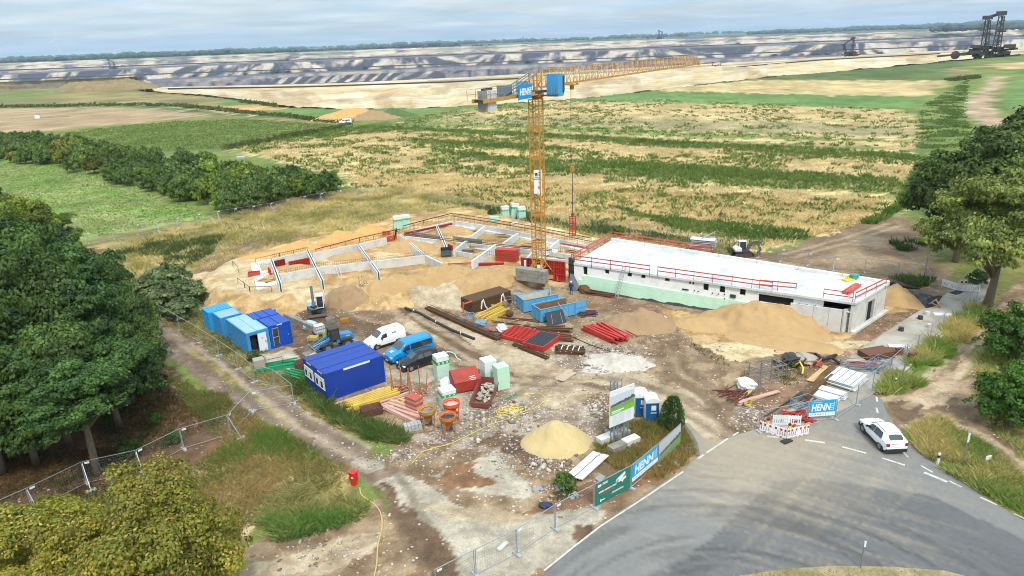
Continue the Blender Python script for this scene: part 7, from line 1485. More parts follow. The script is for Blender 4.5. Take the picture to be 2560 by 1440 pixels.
# entrance kerb
kp = [at(x, y)[:2] for x, y in ((1704, 1060), (1722, 1082), (1738, 1110), (1744, 1140))]
for a, b_ in zip(kp[:-1], kp[1:]): MB().bar((*a, .06), (*b_, .06), .35, .12).build('kerb_stone', mat('dark_kerb', S(120, 116, 110), .9, var=.15), kerb)
# red cabinet, hoses
p = at(886, 1212); hh = hgt(886, 1212, 1180); t = thing('red_cabinet', 'red standpipe cabinet on a post beside the track', 'cabinet', (p.x, p.y, 0), R(-30)); MB().box((0, 0, hh * .68), (.5, .45, hh * .6)).build('cabinet', mat('signal_red', S(226, 34, 40), .4, var=.05), t, bevel=.02); MB().box((0, 0, hh * 1.0), (.58, .53, .06)).build('lid', mat('signal_red', 0), t); MB().box((0, 0, hh * .2), (.36, .34, hh * .4)).build('pedestal', mat('signal_red', 0), t); MB().box((.1, -.23, hh * .68), (.2, .01, .12)).build('notice', M_pvc, t)
m_hose = mat('yellow_hose', S(224, 200, 90), .6, var=.1); m_hose2 = mat('sandy_hose', S(216, 184, 120), .6, var=.1)
def hose(label, pts, r=.035, m=m_hose):
 W = [at(x, y) for x, y in pts]; V = []
 for i in range(len(W) - 1):
  p0, p1, p2, p3 = W[max(0, i - 1)], W[i], W[i + 1], W[min(len(W) - 1, i + 2)]
  for k in range(6):
   t_ = k / 6; q = .5 * ((2 * p1) + (p2 - p0) * t_ + (2 * p0 - 5 * p1 + 4 * p2 - p3) * t_ ** 2 + (3 * p1 - p0 - 3 * p2 + p3) * t_ ** 3); V.append(Vector((q.x, q.y, tz(q.x, q.y) + .05)))
 V.append(Vector((W[-1].x, W[-1].y, tz(W[-1].x, W[-1].y) + .05))); return tag(MB().tube(V, r, 5).build('hose', m), label, 'hose')
hose('sandy yellow hose running down from the red cabinet', [(900, 1222), (905, 1240), (935, 1262), (952, 1285), (955, 1320), (945, 1365), (942, 1410), (935, 1445)], .05, m_hose2)
hose('long yellow hose crossing the rubble to the sand heap', [(1030, 1160), (1060, 1130), (1120, 1112), (1170, 1090), (1220, 1065), (1260, 1052), (1310, 1030), (1340, 1020), (1362, 1000), (1345, 985), (1310, 990)]); hose('second yellow hose lying across the rubble', [(1190, 1058), (1230, 1045), (1270, 1035), (1310, 1022)])
cl = []
for k in range(70): a = k * .72; cl.append((1278 + 30 * math.cos(a) * (.6 + .4 * math.sin(k * .37)) + 8 * math.sin(k * .21), 1026 + 11 * math.sin(a) * (.6 + .4 * math.cos(k * .29)) - 4 * math.cos(k * .17)))
hose('tangled coil of yellow hose on the rubble', cl, .035)
hose('white and green tape trailing behind the tall insulation stack', [(1105, 886), (1120, 880), (1135, 884), (1142, 895), (1152, 902)], .06, mat('mint_tape', S(206, 236, 216), .6)); hose('green tape scrap by the rubble skip', [(1262, 1000), (1278, 992), (1292, 987)], .06, m_gp); hose('dark cable across the yard', [(1420, 840), (1450, 852), (1490, 868), (1530, 880)], .04, M_blk)
# marker posts, delineators, sign posts
def delineator(label, px, py, ytop):
 p = at(px, py); h = hgt(px, py, ytop); t = thing('delineator_post', label, 'delineator', (p.x, p.y, 0), R(20), 'white road delineator posts'); MB().prism([(-.09, -.06), (.09, -.06), (.06, .07), (-.06, .07)], 0, h * .62).build('lower_post', M_white, t); MB().prism([(-.091, -.061), (.091, -.061), (.061, .071), (-.061, .071)], h * .62, h * .84).build('black_band', M_blk, t); MB().prism([(-.09, -.06), (.09, -.06), (.06, .07), (-.06, .07)], h * .84, h).build('top_post', M_white, t)
delineator('white delineator post in the right verge below the white car', 2343, 1163, 1133); delineator('white delineator post behind the lane fence', 2237, 966, 945)
def pole(label, px, py, ytop, r=.04, plate=None, name='sign_post', cat='post'):
 p = at(px, py); h = hgt(px, py, ytop); t = thing(name, label, cat, (p.x, p.y, 0), R(15)); MB().cyl((0, 0, h / 2), r, h, 8).build('pole', M_galv, t)
 if plate: MB().box((0, -.06, h - plate[1] / 2), (plate[0], .03, plate[1])).build('sign_plate', M_white, t)
 return t
pole('grey post with a narrow sign seen edge on, right verge', 2405, 1168, 1082, .05, (.18, .75), cat='sign'); pole('low white round sign in the right verge', 2466, 1160, 1138, .03, (.5, .35), cat='sign'); pole('grey metal post in the verge beside the lane', 2252, 972, 862); pole('thin grey post on the verge island at the bottom edge', 2151, 1422, 1352, .04, (.14, .4)); pole('tall grey post between scaffold racks and planks', 1898, 992, 898, .05); pole('grey post behind the lane in front of the dark trees', 2310, 700, 640, .05); t = pole('grey post at the entrance beside the young thuja', 1702, 1066, 1012, .05)
t = pole('thin post behind the long white panel', 1409, 1195, 1155, .03)
p = at(1870, 1025); t = thing('hydrant_sign', 'small yellow sign plate standing on the entrance gravel', 'sign', (p.x, p.y, 0), R(20)); MB().bar((0, 0, 0), (0, 0, .9), .04).build('stake', M_galv, t); MB().box((0, -.03, .8), (.5, .02, .65)).build('sign_plate', mat('yellow_sign', S(236, 206, 60), .5), t); MB().box((0, -.045, .9), (.32, .01, .1)).box((0, -.045, .7), (.32, .01, .1)).build('print', M_blk, t)
# FENCES
M_fence = mat('fence_steel', S(186, 192, 198), .45, .5, var=.08); M_wmesh = mat('fence_wire', S(150, 156, 160), .5, .4)
PM = {}
def panel_mesh(L, wires=True):
 k = round(L * 4) / 4
 if k not in PM:
  f = MB()
  for x in (.03, k - .03): f.bar((x, 0, .1), (x, 0, 2.0), .045)
  for z in (.14, 1.97): f.bar((.03, 0, z), (k - .03, 0, z), .04)
  w = MB(); n = int(k / .16)
  for i in range(1, n): x = k * i / n; w.quad((x - .003, 0, .15), (x + .003, 0, .15), (x + .003, 0, 1.96), (x - .003, 0, 1.96))
  for i in range(1, 9): z = .15 + 1.8 * i / 9; w.quad((.03, .006, z - .004), (k - .03, .006, z - .004), (k - .03, .006, z + .004), (.03, .006, z + .004))
  PM[k] = (f.mesh('fence_panel', M_fence), w.mesh('wire_mesh', M_wmesh), k)
 return PM[k]
foot_me = MB().box((0, 0, .07), (.24, .72, .14)).mesh('foot_block', mat('foot_concrete', S(176, 178, 178), .9, var=.12)); tagm = MB().box((0, 0, 0), (.34, .012, .16)).mesh('white_tag', M_white)
def fence(label, pts, braces=(), tags=True, feet=True, wire=True):
 P = [atg(x, y) for x, y in pts]; t = thing('site_fence', label, 'fence', P[0], 0, 'mobile mesh site fences'); o = P[0]; objs = []
 for i, (a, b) in enumerate(zip(P[:-1], P[1:])):
  L = (b - a).length - .03; f, w, k = panel_mesh(L); hd = head(a, b); pt = math.asin(max(-.5, min(.5, (b.z - a.z) / L)))
  q = put(f, 'fence_panel', t, a - o, (0, -pt, hd), (L / k, 1, 1));
  if wire: stuff(put(w, 'wire_mesh', q))
  if tags: put(tagm, 'white_tag', q, (.32, -.03, 1.82))
  objs.append((q, L, hd))
 if feet:
  for i, p in enumerate(P): hd = head(P[max(0, i - 1)], P[min(len(P) - 1, i + 1)]); put(foot_me, 'foot_block', t, p - o, (0, 0, hd))
 for i, s in braces:
  p = P[i] - o; hd = head(P[max(0, i - 1)], P[min(len(P) - 1, i + 1)]) + s * pi / 2; e = p + Vector((math.cos(hd), math.sin(hd), 0)) * 1.25
  MB().bar(p + Vector((0, 0, 1.8)), e + Vector((0, 0, .1)), .05).build('brace', M_fence, t); put(foot_me, 'foot_block', t, e, (0, 0, hd))
 return t, P
ff, FP = fence('mesh fence with banners along the road in the foreground', [(1092, 1492), (1190, 1440), (1293, 1388), (1388, 1324), (1486, 1271), (1577, 1222), (1644, 1165), (1700, 1113)])
fr_t, FR = fence('mesh fence along the right lane behind the barrier', [(1896, 1081), (2017, 1056), (2087, 1050), (2140, 1013), (2180, 977), (2222, 942), (2256, 911), (2292, 882), (2324, 853), (2355, 826), (2386, 801), (2420, 773), (2440, 752)], tags=False)
fence('mesh fence in front of the forest at the left', [(-60, 1345), (84, 1278), (219, 1210), (352, 1180), (460, 1124), (578, 1088), (632, 1028)], braces=((1, -1), (2, -1), (3, -1), (5, -1))); fence('open mesh gate panel standing across the dirt track', [(632, 1029), (737, 1010)])
fence('mesh fence along the weedy edge of the dirt track', [(362, 778), (404, 800), (450, 828), (500, 858), (548, 890), (596, 924), (637, 957), (688, 970), (735, 1008)], tags=False)
fence('mesh fence along the green meadow behind the site', [(160, 622), (222, 610), (285, 599), (345, 588), (395, 578), (445, 570), (497, 561), (547, 553), (590, 546), (635, 539), (679, 532), (720, 523), (762, 514), (803, 506), (850, 499), (897, 492), (940, 486), (980, 481)], braces=((4, -1), (7, -1), (10, -1), (13, -1)))
fence('mesh fence between straw field and site', [(980, 482), (1030, 492), (1080, 502), (1130, 513), (1180, 524), (1230, 534), (1282, 543), (1332, 552), (1385, 561), (1440, 570), (1490, 577), (1535, 582), (1577, 590), (1625, 596), (1670, 602), (1720, 612), (1770, 621), (1835, 630)], braces=((2, -1), (4, -1)), tags=False)
fence('mesh fence across the bare earth right of the building', [(1895, 645), (1951, 655), (2019, 665), (2084, 679), (2161, 683), (2244, 691), (2312, 702), (2322, 722)], braces=((3, -1),))
# banners
def plane_of(a, b): hd = head(a, b); return hd
def banner(parent, P, i, z0, z1, label, m, inset=.05, off=-.05, name='banner'):
 a, b = P[i], P[i + 1]; hd = head(a, b); L = (b - a).length - .06; o = bpy.data.objects.new(name, MB().box((L / 2, 0, (z0 + z1) / 2), (L - 2 * inset, .015, z1 - z0)).mesh(name, m)); COL.objects.link(o); setp(o, parent)
 o.location = a - Vector(parent.location) + Vector((math.sin(hd), -math.cos(hd), 0)) * -off; o.rotation_euler = (0, 0, hd); o['label'] = label; return o, L
M_henn = mat('banner_blue', S(30, 168, 226), .55, var=.05); M_green = mat('banner_green', S(34, 124, 104), .6, var=.05); M_icon = mat('icon_blue_grey', S(120, 160, 196), .6); M_sand_print = mat('pale_yellow_print', S(236, 226, 170), .6)
def flat(o, nm, m, rects, y=-.012):
 mb = MB()
 for x, z, w, h in rects: mb.box((x, y, z), (w, .006, h))
 return mb.build(nm, m, o)
def henn(parent, P, i, z0=.55, z1=1.98):
 o, L = banner(parent, P, i, z0, z1, 'blue and white HENN banner', M_henn); H = z1 - z0
 flat(o, 'white_strip', M_print, [(L / 2, z0 + H * .12, L - .1, H * .24)]); tm = MB(); text_mesh(tm, 'HENN', H * .62, Matrix.Translation((L * .44, -.018, z0 + H * .55)) @ Matrix.Rotation(pi / 2, 4, 'X'), .028, .006, .12, min(1.25, L * .62 / (H * 1.55))); tm.build('lettering', M_print, o)
 flat(o, 'logo_bars', M_print, [(L * .82, z0 + H * (.38 + .13 * k), L * .16, .03) for k in range(4)] + [(L * .91, z0 + H * .6, .04, H * .55)]); flat(o, 'small_print', mat('pale_blue_print', 0), [(L * .3, z0 + H * .9, L * .35, .06)])
 for k in range(10): MB().cyl((L * (.08 + .093 * k), -.02, z0 + H * .12), .055 if k < 7 else .06, .006, 10 if k < 7 else 3, 'y').build('safety_icon', M_icon if k < 7 else M_sand_print, o)
henn(ff, FP, 5); henn(fr_t, FR, 1)
o, L = banner(ff, FP, 4, .16, 1.95, 'green banner with white camera picture', M_green)
flat(o, 'white_print', M_print, [(.42, 1.68, .34, .2), (.75, 1.72, .06, .2), (1.0, 1.76, .4, .05), (1.0, 1.66, .42, .05), (.55, .42, .12, .2), (.8, .42, .3, .08)]); tm = MB(); text_mesh(tm, 'DIESER BEREICH WIRD', .17, Matrix.Translation((1.2, -.016, 1.12)) @ Matrix.Rotation(pi / 2, 4, 'X'), .006, .004); tm.build('lettering', M_print, o)
flat(o, 'red_print', mat('dull_red_print2', S(140, 92, 84), .6), [(.85, 1.4, 1.1, .1), (1.2, .9, 1.4, .1)]); flat(o, 'fine_print', M_print, [(2.2, .62, 1.1, .035), (2.2, .54, 1.2, .03)])
cmx = L - .95; MB().add([(cmx - .62, -.02, 1.25), (cmx - .2, -.02, 1.15), (cmx + .35, -.02, 1.62), (cmx + .3, -.02, 1.82), (cmx - .55, -.02, 1.5)], [(0, 1, 2, 3, 4)]).add([(cmx - .1, -.02, 1.22), (cmx + .05, -.02, 1.0), (cmx + .2, -.02, 1.2), (cmx + .42, -.02, 1.22), (cmx + .42, -.02, 1.45), (cmx + .28, -.02, 1.4), (cmx + .1, -.02, 1.35)], [(0, 1, 2, 3, 4, 5, 6)]).build('camera_picture', M_print, o); MB().cyl((cmx - .43, -.026, 1.33), .13, .006, 14, 'y').build('lens_ring', mat('grey_print', S(170, 186, 180), .6), o)
M_pgrey = mat('photo_grey', S(196, 200, 200), .6, var=.08, scale=4); M_pdark = mat('photo_dark', S(96, 100, 92), .6, var=.3, scale=6); M_pgreen = mat('photo_green', S(120, 172, 70), .6, var=.2, scale=5); M_pmead = mat('photo_meadow', S(150, 158, 130), .6, var=.15, scale=5)
def landscape(o, L, z0, H, seed):
 """printed view: pale sky, dark tree rows, meadow"""
 rr = random.Random(seed); mb = MB(); y = -.013
 mb.add([(.06, y, z0), (L - .06, y, z0), (L - .06, y, z0 + H * .55), (L * .5, y, z0 + H * .5), (.06, y, z0 + H * .42)], [(0, 1, 2, 3, 4)]); mb.build('printed_meadow', M_pmead, o); mb = MB(); y = -.016
 for k in range(26): x = rr.uniform(.1, L - .3); w = rr.uniform(.15, .5); z = z0 + H * (.28 + .3 * x / L * rr.uniform(.5, 1.1)); mb.add([(x, y - .0002 * k, z), (x + w, y - .0002 * k, z + .03), (x + w * .9, y - .0002 * k, z + .16), (x + w * .4, y - .0002 * k, z + .22), (x + .02, y - .0002 * k, z + .1)], [(0, 1, 2, 3, 4)])
 mb.build('printed_trees', M_pdark, o); y = -.024; mb = MB(); mb.add([(.05, y, z0), (L - .05, y, z0), (L - .05, y, z0 + H * .42), (L * .6, y, z0 + H * .16), (.05, y, z0 + H * .12)], [(0, 1, 2, 3, 4)]); mb.build('printed_grass', M_pgreen, o)
o, L = banner(ff, FP, 6, .35, 1.95, 'creased photo banner of a green landscape', M_pgrey); landscape(o, L, .4, 1.4, 3)
# billboard
bp = at(1545, 1112); best = None
for k in range(0, 120):
 th = R(k); n = np.array([-math.sin(th), math.cos(th), 0]); hs_ = []
 for px, py in ((1523, 981), (1583, 959.5), (1523.7, 1070.5), (1584, 1045.5)):
  v = ray(px, py); t_ = (n @ (np.array([bp.x, bp.y, 0]) - np.array([0, 0, CAM_H]))) / (n @ v); hs_.append(np.array([0, 0, CAM_H]) + t_ * v)
 e = abs(hs_[0][2] - hs_[1][2]) + abs(hs_[2][2] - hs_[3][2])
 if best is None or e < best[0]: best = (e, th, hs_)
_, th, hs_ = best; BL = Vector(hs_[2]); zt_ = (hs_[0][2] + hs_[1][2]) / 2; zb_ = (hs_[2][2] + hs_[3][2]) / 2; BW = math.hypot(hs_[3][0] - hs_[2][0], hs_[3][1] - hs_[2][1])
t = thing('billboard', 'white project billboard with landscape picture on a lattice mast', 'billboard', (BL.x, BL.y, 0), th); HB = zt_ - zb_
o = MB().b2((0, 0, zb_), (BW, .06, zt_)).build('board', M_white, t); MB().box((BW / 2, -.004, zb_ + HB * .65), (BW - .04, .006, HB * .42)).build('printed_sky', mat('printed_sky_grey', S(208, 216, 224), .6), o); landscape(o, BW, zb_ + HB * .44, HB * .4, 5)
mb = MB(); y = -.03; mb.add([(.02, y, zb_ + HB * .33), (BW - .02, y, zb_ + HB * .36), (BW - .02, y, zb_ + HB * .5), (.02, y, zb_ + HB * .46)], [(0, 1, 2, 3)]); mb.build('printed_grass', mat('bright_green_print', S(132, 196, 60), .6), o)
flat(o, 'title_bars', M_print, [(BW * .32, zb_ + HB * .42, BW * .5, .09), (BW * .26, zb_ + HB * .375, BW * .38, .07)], -.034); flat(o, 'text_lines', mat('pale_grey_print', S(206, 210, 214), .6), [(BW * (.22 + .28 * c), zb_ + HB * (.30 - .03 * r_), BW * .2, .03) for c in range(3) for r_ in range(8)], -.006); flat(o, 'header_print', mat('pale_grey_print', 0), [(BW * .87, zb_ + HB * .94, BW * .14, .06)], -.006)
m_lat = mat('grey_lattice_steel', S(150, 160, 172), .5, .4);
for x in (BW * .33, BW * .75):
 q = lattice(MB(), (x, .4, 0), (x, .4, zt_ - .3), .42, .42, 12, (1, 0, 0), .06, .03); q.build('lattice_mast', m_lat, t)
lattice(MB(), (BW * .3, .4, zt_ - .3), (BW * .3, .4, zt_ + .55), .4, .4, 2, (1, 0, 0), .05, .03).bar((BW * .3, .4, zt_ + .5), (BW * .62, .4, zt_ + .4), .05).bar((BW * .62, .4, zt_ - .3), (BW * .62, .4, zt_ + .6), .05).bar((BW * .33, .35, zt_ + .1), (BW * .33, .05, zt_ - .2), .06).build('top_bar', m_lat, t)
for x in (BW * .33, BW * .75):
 MB().bar((x, -1.6, .12), (x, 1.8, .12), .12).build('base_beam', m_lat, t)
for i, (px, py) in enumerate(((1514, 1104), (1552, 1092), (1543, 1126), (1576, 1110))):
 w = at(px, py); loc = Matrix.Rotation(-th, 4, 'Z') @ (w - Vector((BL.x, BL.y, 0))); MB().box((loc.x, loc.y, .28), (1.5, .75, .56)).build('ballast_block', M_concd if i in (1, 2) else M_conc, t, bevel=.03)
# toilets
def toilet(label, px, py, rz):
 p = at(px, py); t = thing('portable_toilet', label, 'portable toilet', (p.x, p.y, 0), rz, 'portable toilets'); m_b = mat('toilet_blue', S(16, 92, 146), .5, var=.06); m_w = mat('toilet_white', S(240, 242, 242), .5, var=.03)
 MB().b2((0, 0, .1), (1.1, .06, 1.85)).b2((1.04, .06, .1), (1.1, 1.1, 1.85)).build('side_panel', m_b, t); MB().b2((-.0, .06, .1), (.06, 1.1, 1.95)).build('door', m_w, t); MB().b2((.06, 1.04, .1), (1.04, 1.1, 1.85)).build('side_panel', m_b, t); MB().b2((-.03, -.03, 0), (1.13, 1.13, .1)).build('base', M_dgrey, t)
 R_ = [(-.05, 1.82), (1.15, 1.82), (1.15, 2.05), (.95, 2.25), (.55, 2.34), (.15, 2.25), (-.05, 2.05)]; MB().xprism(R_, -.05, 1.15).build('roof', m_w, t, bevel=.04); MB().b2((.45, -.012, 1.15), (.85, -.002, 1.6)).build('notice', m_w, t); MB().b2((.4, -.012, .85), (.9, -.002, .98)).build('notice', mat('pale_blue_print', 0), t)
 MB().b2((-.02, .3, .7), (-.002, .8, .78)).b2((-.02, .35, .6), (-.002, .75, .64)).build('door_print', M_lgrey, t)
tr = head(at(1614, 1057), at(1640, 1056)); toilet('front blue and white portable toilet behind the weeds', 1614, 1057, tr); toilet('rear blue and white portable toilet half hidden by the billboard', 1588, 1043, tr)
# barriers
m_rr = mat('reflector_red', S(214, 24, 56), .35, var=.04); m_bw = mat('barrier_white', S(246, 246, 246), .45, var=.03)
def barrier(label, pa, pb, red=True, z=.04):
 a, b = at(*pa), at(*pb); L = (b - a).length; t = thing('road_barrier', label, 'barrier', (a.x, a.y, z), head(a, b), 'plastic road barriers'); f = MB()
 for z0, z1 in ((.08, .22), (.62, .92)): f.b2((0, -.03, z0), (L, .03, z1))
 f.build('board', m_bw, t); n = max(6, int(L / .17)); sl = MB().box((0, 0, .42), (.09, .05, .4)).mesh('slat', m_bw)
 for i in range(n): put(sl, 'slat', t, (.05 + (L - .1) * i / (n - 1), 0, 0))
 MB().b2((L * .38, -.035, .3), (L * .62, .035, .6)).build('centre_plate', m_bw, t); k = MB().box((0, 0, .95), (.06, .05, .07)).mesh('crown', m_bw)
 for i in range(11): put(k, 'crown', t, (.04 + (L - .08) * i / 10, 0, 0))
 if red:
  rm_ = MB().box((0, -.033, .77), (.17, .008, .2)).mesh('reflector', m_rr); r2_ = MB().box((0, -.033, .15), (.2, .008, .06)).mesh('reflector', m_rr)
  for i in range(6):
   put(rm_, 'reflector', t, (min(L - .1, max(.1, L * i / 5)), 0, 0));
   if 0 < i < 5: put(r2_, 'reflector', t, (L * i / 5, 0, 0))
 return t
barrier('red and white road barrier at the closed lane, left leg', (1898, 1079), (1965, 1100)); barrier('red and white road barrier at the closed lane, right leg', (1967, 1100), (2020, 1088)); barrier('white road barrier standing behind the red and white pair', (1930, 1064), (2001, 1066), False); barrier('white road barrier on the far lane, left of two', (2353, 716), (2390, 727), False); barrier('white road barrier on the far lane, right of two', (2391, 728), (2448, 732), False)
p = at(1966, 1105); tag(MB().box((0, 0, .05), (.9, .5, .1)).build('foot_plate', M_blk, loc=(p.x, p.y, .04), rz=.5), 'black rubber foot plate under the red and white barriers', 'foot plate'); p = at(2390, 733); tag(MB().box((0, 0, .05), (1.4, .8, .1)).build('foot_plate', M_blk, loc=(p.x, p.y, .06), rz=.5), 'black rubber foot plate under the far white barriers', 'foot plate')
for (px, py), lab in (((1918, 1085), 'left red warning lamp on the red and white barrier'), ((1972, 1098), 'middle red warning lamp on the red and white barrier'), ((2012, 1091), 'right red warning lamp on the red and white barrier'), ((2401, 731), 'left red warning lamp on the far white barrier'), ((2412, 731), 'right red warning lamp on the far white barrier')):
 p = at(px, py); t = thing('warning_lamp', lab, 'lamp', (p.x, p.y, 1.0), R(15), 'red warning lamps on the barriers'); MB().box((0, .06, .1), (.2, .14, .2)).build('battery_box', mat('yellow_sign', 0), t); MB().cyl((0, .06, .32), .12, .12, 12, 'y').build('lens', mat('dark_red_lens', S(130, 10, 24), .2), t)
# PEOPLE
def person(label, loc, rz, joints, body_m, skin_m, hat=None, legs_m=None, scale=1.):
 """one continuous skinned figure; the head carries face and hair, clothes are material zones of the same body"""
 t = thing('person', label, 'person', loc, rz); t.scale = (scale,) * 3
 J = joints; names = list(J); me = bpy.data.meshes.new('body'); E_ = [('hip', 'waist'), ('waist', 'chest'), ('chest', 'neck'), ('neck', 'head'), ('head', 'crown')]
 for s in 'lr': E_ += [('chest', 'sh' + s), ('sh' + s, 'el' + s), ('el' + s, 'wr' + s), ('wr' + s, 'ha' + s), ('hip', 'hp' + s), ('hp' + s, 'kn' + s), ('kn' + s, 'an' + s), ('an' + s, 'to' + s)]
 me.from_pydata([J[n][:3] for n in names], [(names.index(a), names.index(b)) for a, b in E_], []); o = bpy.data.objects.new('body', me); COL.objects.link(o)
 sk = o.modifiers.new('skin', 'SKIN'); sd = o.data.skin_vertices[0].data
 for i, n in enumerate(names): r = J[n][3]; sd[i].radius = (r, r); sd[i].use_root = n == 'hip'
 o.modifiers.new('sub', 'SUBSURF').levels = 1
 m2 = bpy.data.meshes.new_from_object(o.evaluated_get(bpy.context.evaluated_depsgraph_get())); bpy.data.objects.remove(o); m2.materials.clear()
 for m in (body_m, legs_m or body_m, skin_m, M_blk): m2.materials.append(m)
 hz = J['head'][2] - .1; idx = []
 for p_ in m2.polygons:
  c = p_.center; hand = min((c - Vector(J['ha' + s][:3])).length for s in 'lr') < .1; idx.append(2 if c.z > hz or hand else (3 if c.z < .1 else (1 if c.z < J['hip'][2] - .04 else 0)))
 m2.polygons.foreach_set('material_index', idx); m2.polygons.foreach_set('use_smooth', [True] * len(m2.polygons)); b = bpy.data.objects.new('body', m2); COL.objects.link(b); setp(b, t)
 h = Vector(J['head'][:3]);
 if hat: MB().lathe([(.13, .0), (.135, .05), (.11, .12), (.05, .16), (0.005, .165)], 12, (h.x, h.y, h.z + .04)).box((h.x, h.y - .13, h.z + .06), (.16, .1, .015)).build('helmet', hat, t, smooth=False)
 else: MB().lathe([(.1, -.02), (.118, .05), (.1, .12), (.04, .16), (.005, .165)], 12, (h.x, h.y + .015, h.z + .0)).build('hair', M_blk, t)
 return t
def stand(lean=0., arm=.1, bend=0.):
 J = dict(hip=(0, 0, .93, .13), waist=(0, lean * .3, 1.08, .13), chest=(0, lean * .8, 1.32, .15), neck=(0, lean, 1.5, .06), head=(0, lean * 1.1 - .02, 1.62, .10), crown=(0, lean * 1.15 - .02, 1.71, .08))
 for s, k in (('l', -1), ('r', 1)): J.update({'sh' + s: (k * .19, lean * .8, 1.4, .075), 'el' + s: (k * .25, lean * .8 - arm * .4, 1.13, .05), 'wr' + s: (k * .22, lean * .8 - arm * 2.2, .98, .036), 'ha' + s: (k * .21, lean * .8 - arm * 2.8, .93, .04), 'hp' + s: (k * .09, 0, .86, .095), 'kn' + s: (k * .11, -.03 - bend, .48, .062), 'an' + s: (k * .11, .02, .09, .045), 'to' + s: (k * .13, -.13, .04, .04)})
 return J
M_skin = mat('skin', S(206, 158, 130), .6, var=.05); p = at(1428, 737); person('worker in navy work clothes and white helmet by the facade corner', (p.x, p.y, tz(p.x, p.y)), R(160), stand(.0, .08), mat('navy_cloth', S(36, 46, 96), .85, var=.1), M_skin, mat('helmet_white', S(240, 240, 236), .4), mat('navy_cloth', 0), 1.04)
p = at(990, 601, 1.5); person('black clothed worker bending over the foundation wall', (p.x, p.y, tz(p.x, p.y) + .25), R(60), stand(-.22, .15), mat('black_cloth', (.012, .012, .013), .9), M_skin, None, mat('black_cloth', 0), 1.02)
p = at(2178, 1068)
# VEGETATION
M_leaf = leafmat('foliage', .55, .3, .2); M_grass = leafmat('grass_blades', .8, .5, 0.)
M_bark = mat('bark', S(128, 112, 94), .95, var=.25, scale=5, bump=.7, bscale=14)
def unit(v): return v / (np.linalg.norm(v, axis=1, keepdims=True) + 1e-9)
def kites(P, D, N, L, W, C, bend=.25):
 """leaf blades: base P, direction D, normal N, length, width, colour"""
 S_ = unit(np.cross(D, N)); L = L[:, None]; W = W[:, None]; n = len(P)
 V = np.empty((n, 4, 3)); V[:, 0] = P; V[:, 1] = P + D * L * .45 + S_ * W * .5; V[:, 2] = P + D * L - N * L * bend * .3; V[:, 3] = P + D * L * .45 - S_ * W * .5
 return V.reshape(-1, 3), np.arange(n * 4).reshape(n, 4), np.repeat(C, 4, 0)
def crown_mesh(name, seed, rx, ry, rz, lobes, n, leaf, cols, droop=.3, flat=.75, lobe_r=(.30, .46), inner=.12, shape=1.):
 g = np.random.default_rng(seed); th = g.uniform(0, 2 * pi, lobes); zz = g.uniform(-.62, .98, lobes); rr = np.sqrt(np.clip(1 - zz ** 2, 0, 1)); k = g.uniform(.58, .80, lobes)
 LC = np.stack([rr * np.cos(th) * rx * k, rr * np.sin(th) * ry * k, zz * rz * k * (1 + 0 * shape)], 1); LR = g.uniform(*lobe_r, lobes) * min(rx, ry, rz * 1.2); LB = g.uniform(.72, 1.28, lobes); LM = g.random(lobes)
 # second level: small twig clumps sit on every lobe, leaves sit on the clumps
 SN = 11; LI = np.repeat(np.arange(lobes), SN); sd = unit(g.normal(0, 1, (lobes * SN, 3))); sd[:, 2] = np.where(sd[:, 2] < -.25, -sd[:, 2] * .6, sd[:, 2]); sd = unit(sd)
 SC_ = LC[LI] + sd * (LR[LI] * g.uniform(.55, 1.15, lobes * SN))[:, None] * np.array([1, 1, flat]); SR = LR[LI] * g.uniform(.26, .55, lobes * SN); SB = g.uniform(.72, 1.28, lobes * SN)
 w = SR ** 2; w /= w.sum(); si = g.choice(lobes * SN, n, p=w); li = LI[si]; d = unit(g.normal(0, 1, (n, 3)) + .5 * sd[si]); d[:, 2] = np.where(d[:, 2] < -.3, -d[:, 2] * .5, d[:, 2]); d = unit(d)
 rad = SR[si] * (1 - inner * 1.6 * np.abs(g.normal(0, 1, n))) * np.where(g.random(n) < .15, g.uniform(1., 1.5, n), 1)
 P = SC_[si] + d * rad[:, None] * np.array([1, 1, flat])
 out = unit(d + .35 * unit(P / np.array([rx, ry, rz])) + g.normal(0, .38, (n, 3))); t = g.normal(0, 1, (n, 3)); t[:, 2] -= droop * 2; D = unit(t - out * (t * out).sum(1, keepdims=True))
 L = leaf * g.uniform(.7, 1.35, n); m = np.clip(LM[li] * .7 + g.random(n) * .5 - .1, 0, 1)[:, None]; C = (cols[0] * (1 - m) + cols[1] * m) * (LB[li] * SB[si] * g.uniform(.75, 1.25, n))[:, None]
 if len(cols) > 2: q = g.random(n) < .10; C[q] = cols[2] * g.uniform(.8, 1.2, (q.sum(), 1))
 V, F, CC = kites(P, D, out, L, L * .62, C); return npmesh(name, V, F, CC, [M_leaf])
def trunk_mesh(name, seed, h, r, spread, limbs=6, top=None):
 rr = random.Random(seed); mb = MB(); top = top or h * 1.25; mb.tube([(0, 0, -.2), (rr.uniform(-.1, .1), rr.uniform(-.1, .1), h * .5), (rr.uniform(-.25, .25), rr.uniform(-.25, .25), h), (rr.uniform(-.4, .4), rr.uniform(-.4, .4), top)], [r * 1.25, r, r * .75, r * .3], 9)
 for i in range(limbs):
  a = 2 * pi * i / limbs + rr.uniform(-.4, .4); z0 = h * rr.uniform(.72, 1.05); l = spread * rr.uniform(.7, 1.1); mb.tube([(0, 0, z0), (math.cos(a) * l * .45, math.sin(a) * l * .45, z0 + l * .42), (math.cos(a) * l, math.sin(a) * l, z0 + l * rr.uniform(.55, .95))], [r * .45, r * .28, r * .08], 6)
 return mb.mesh(name, M_bark, True)
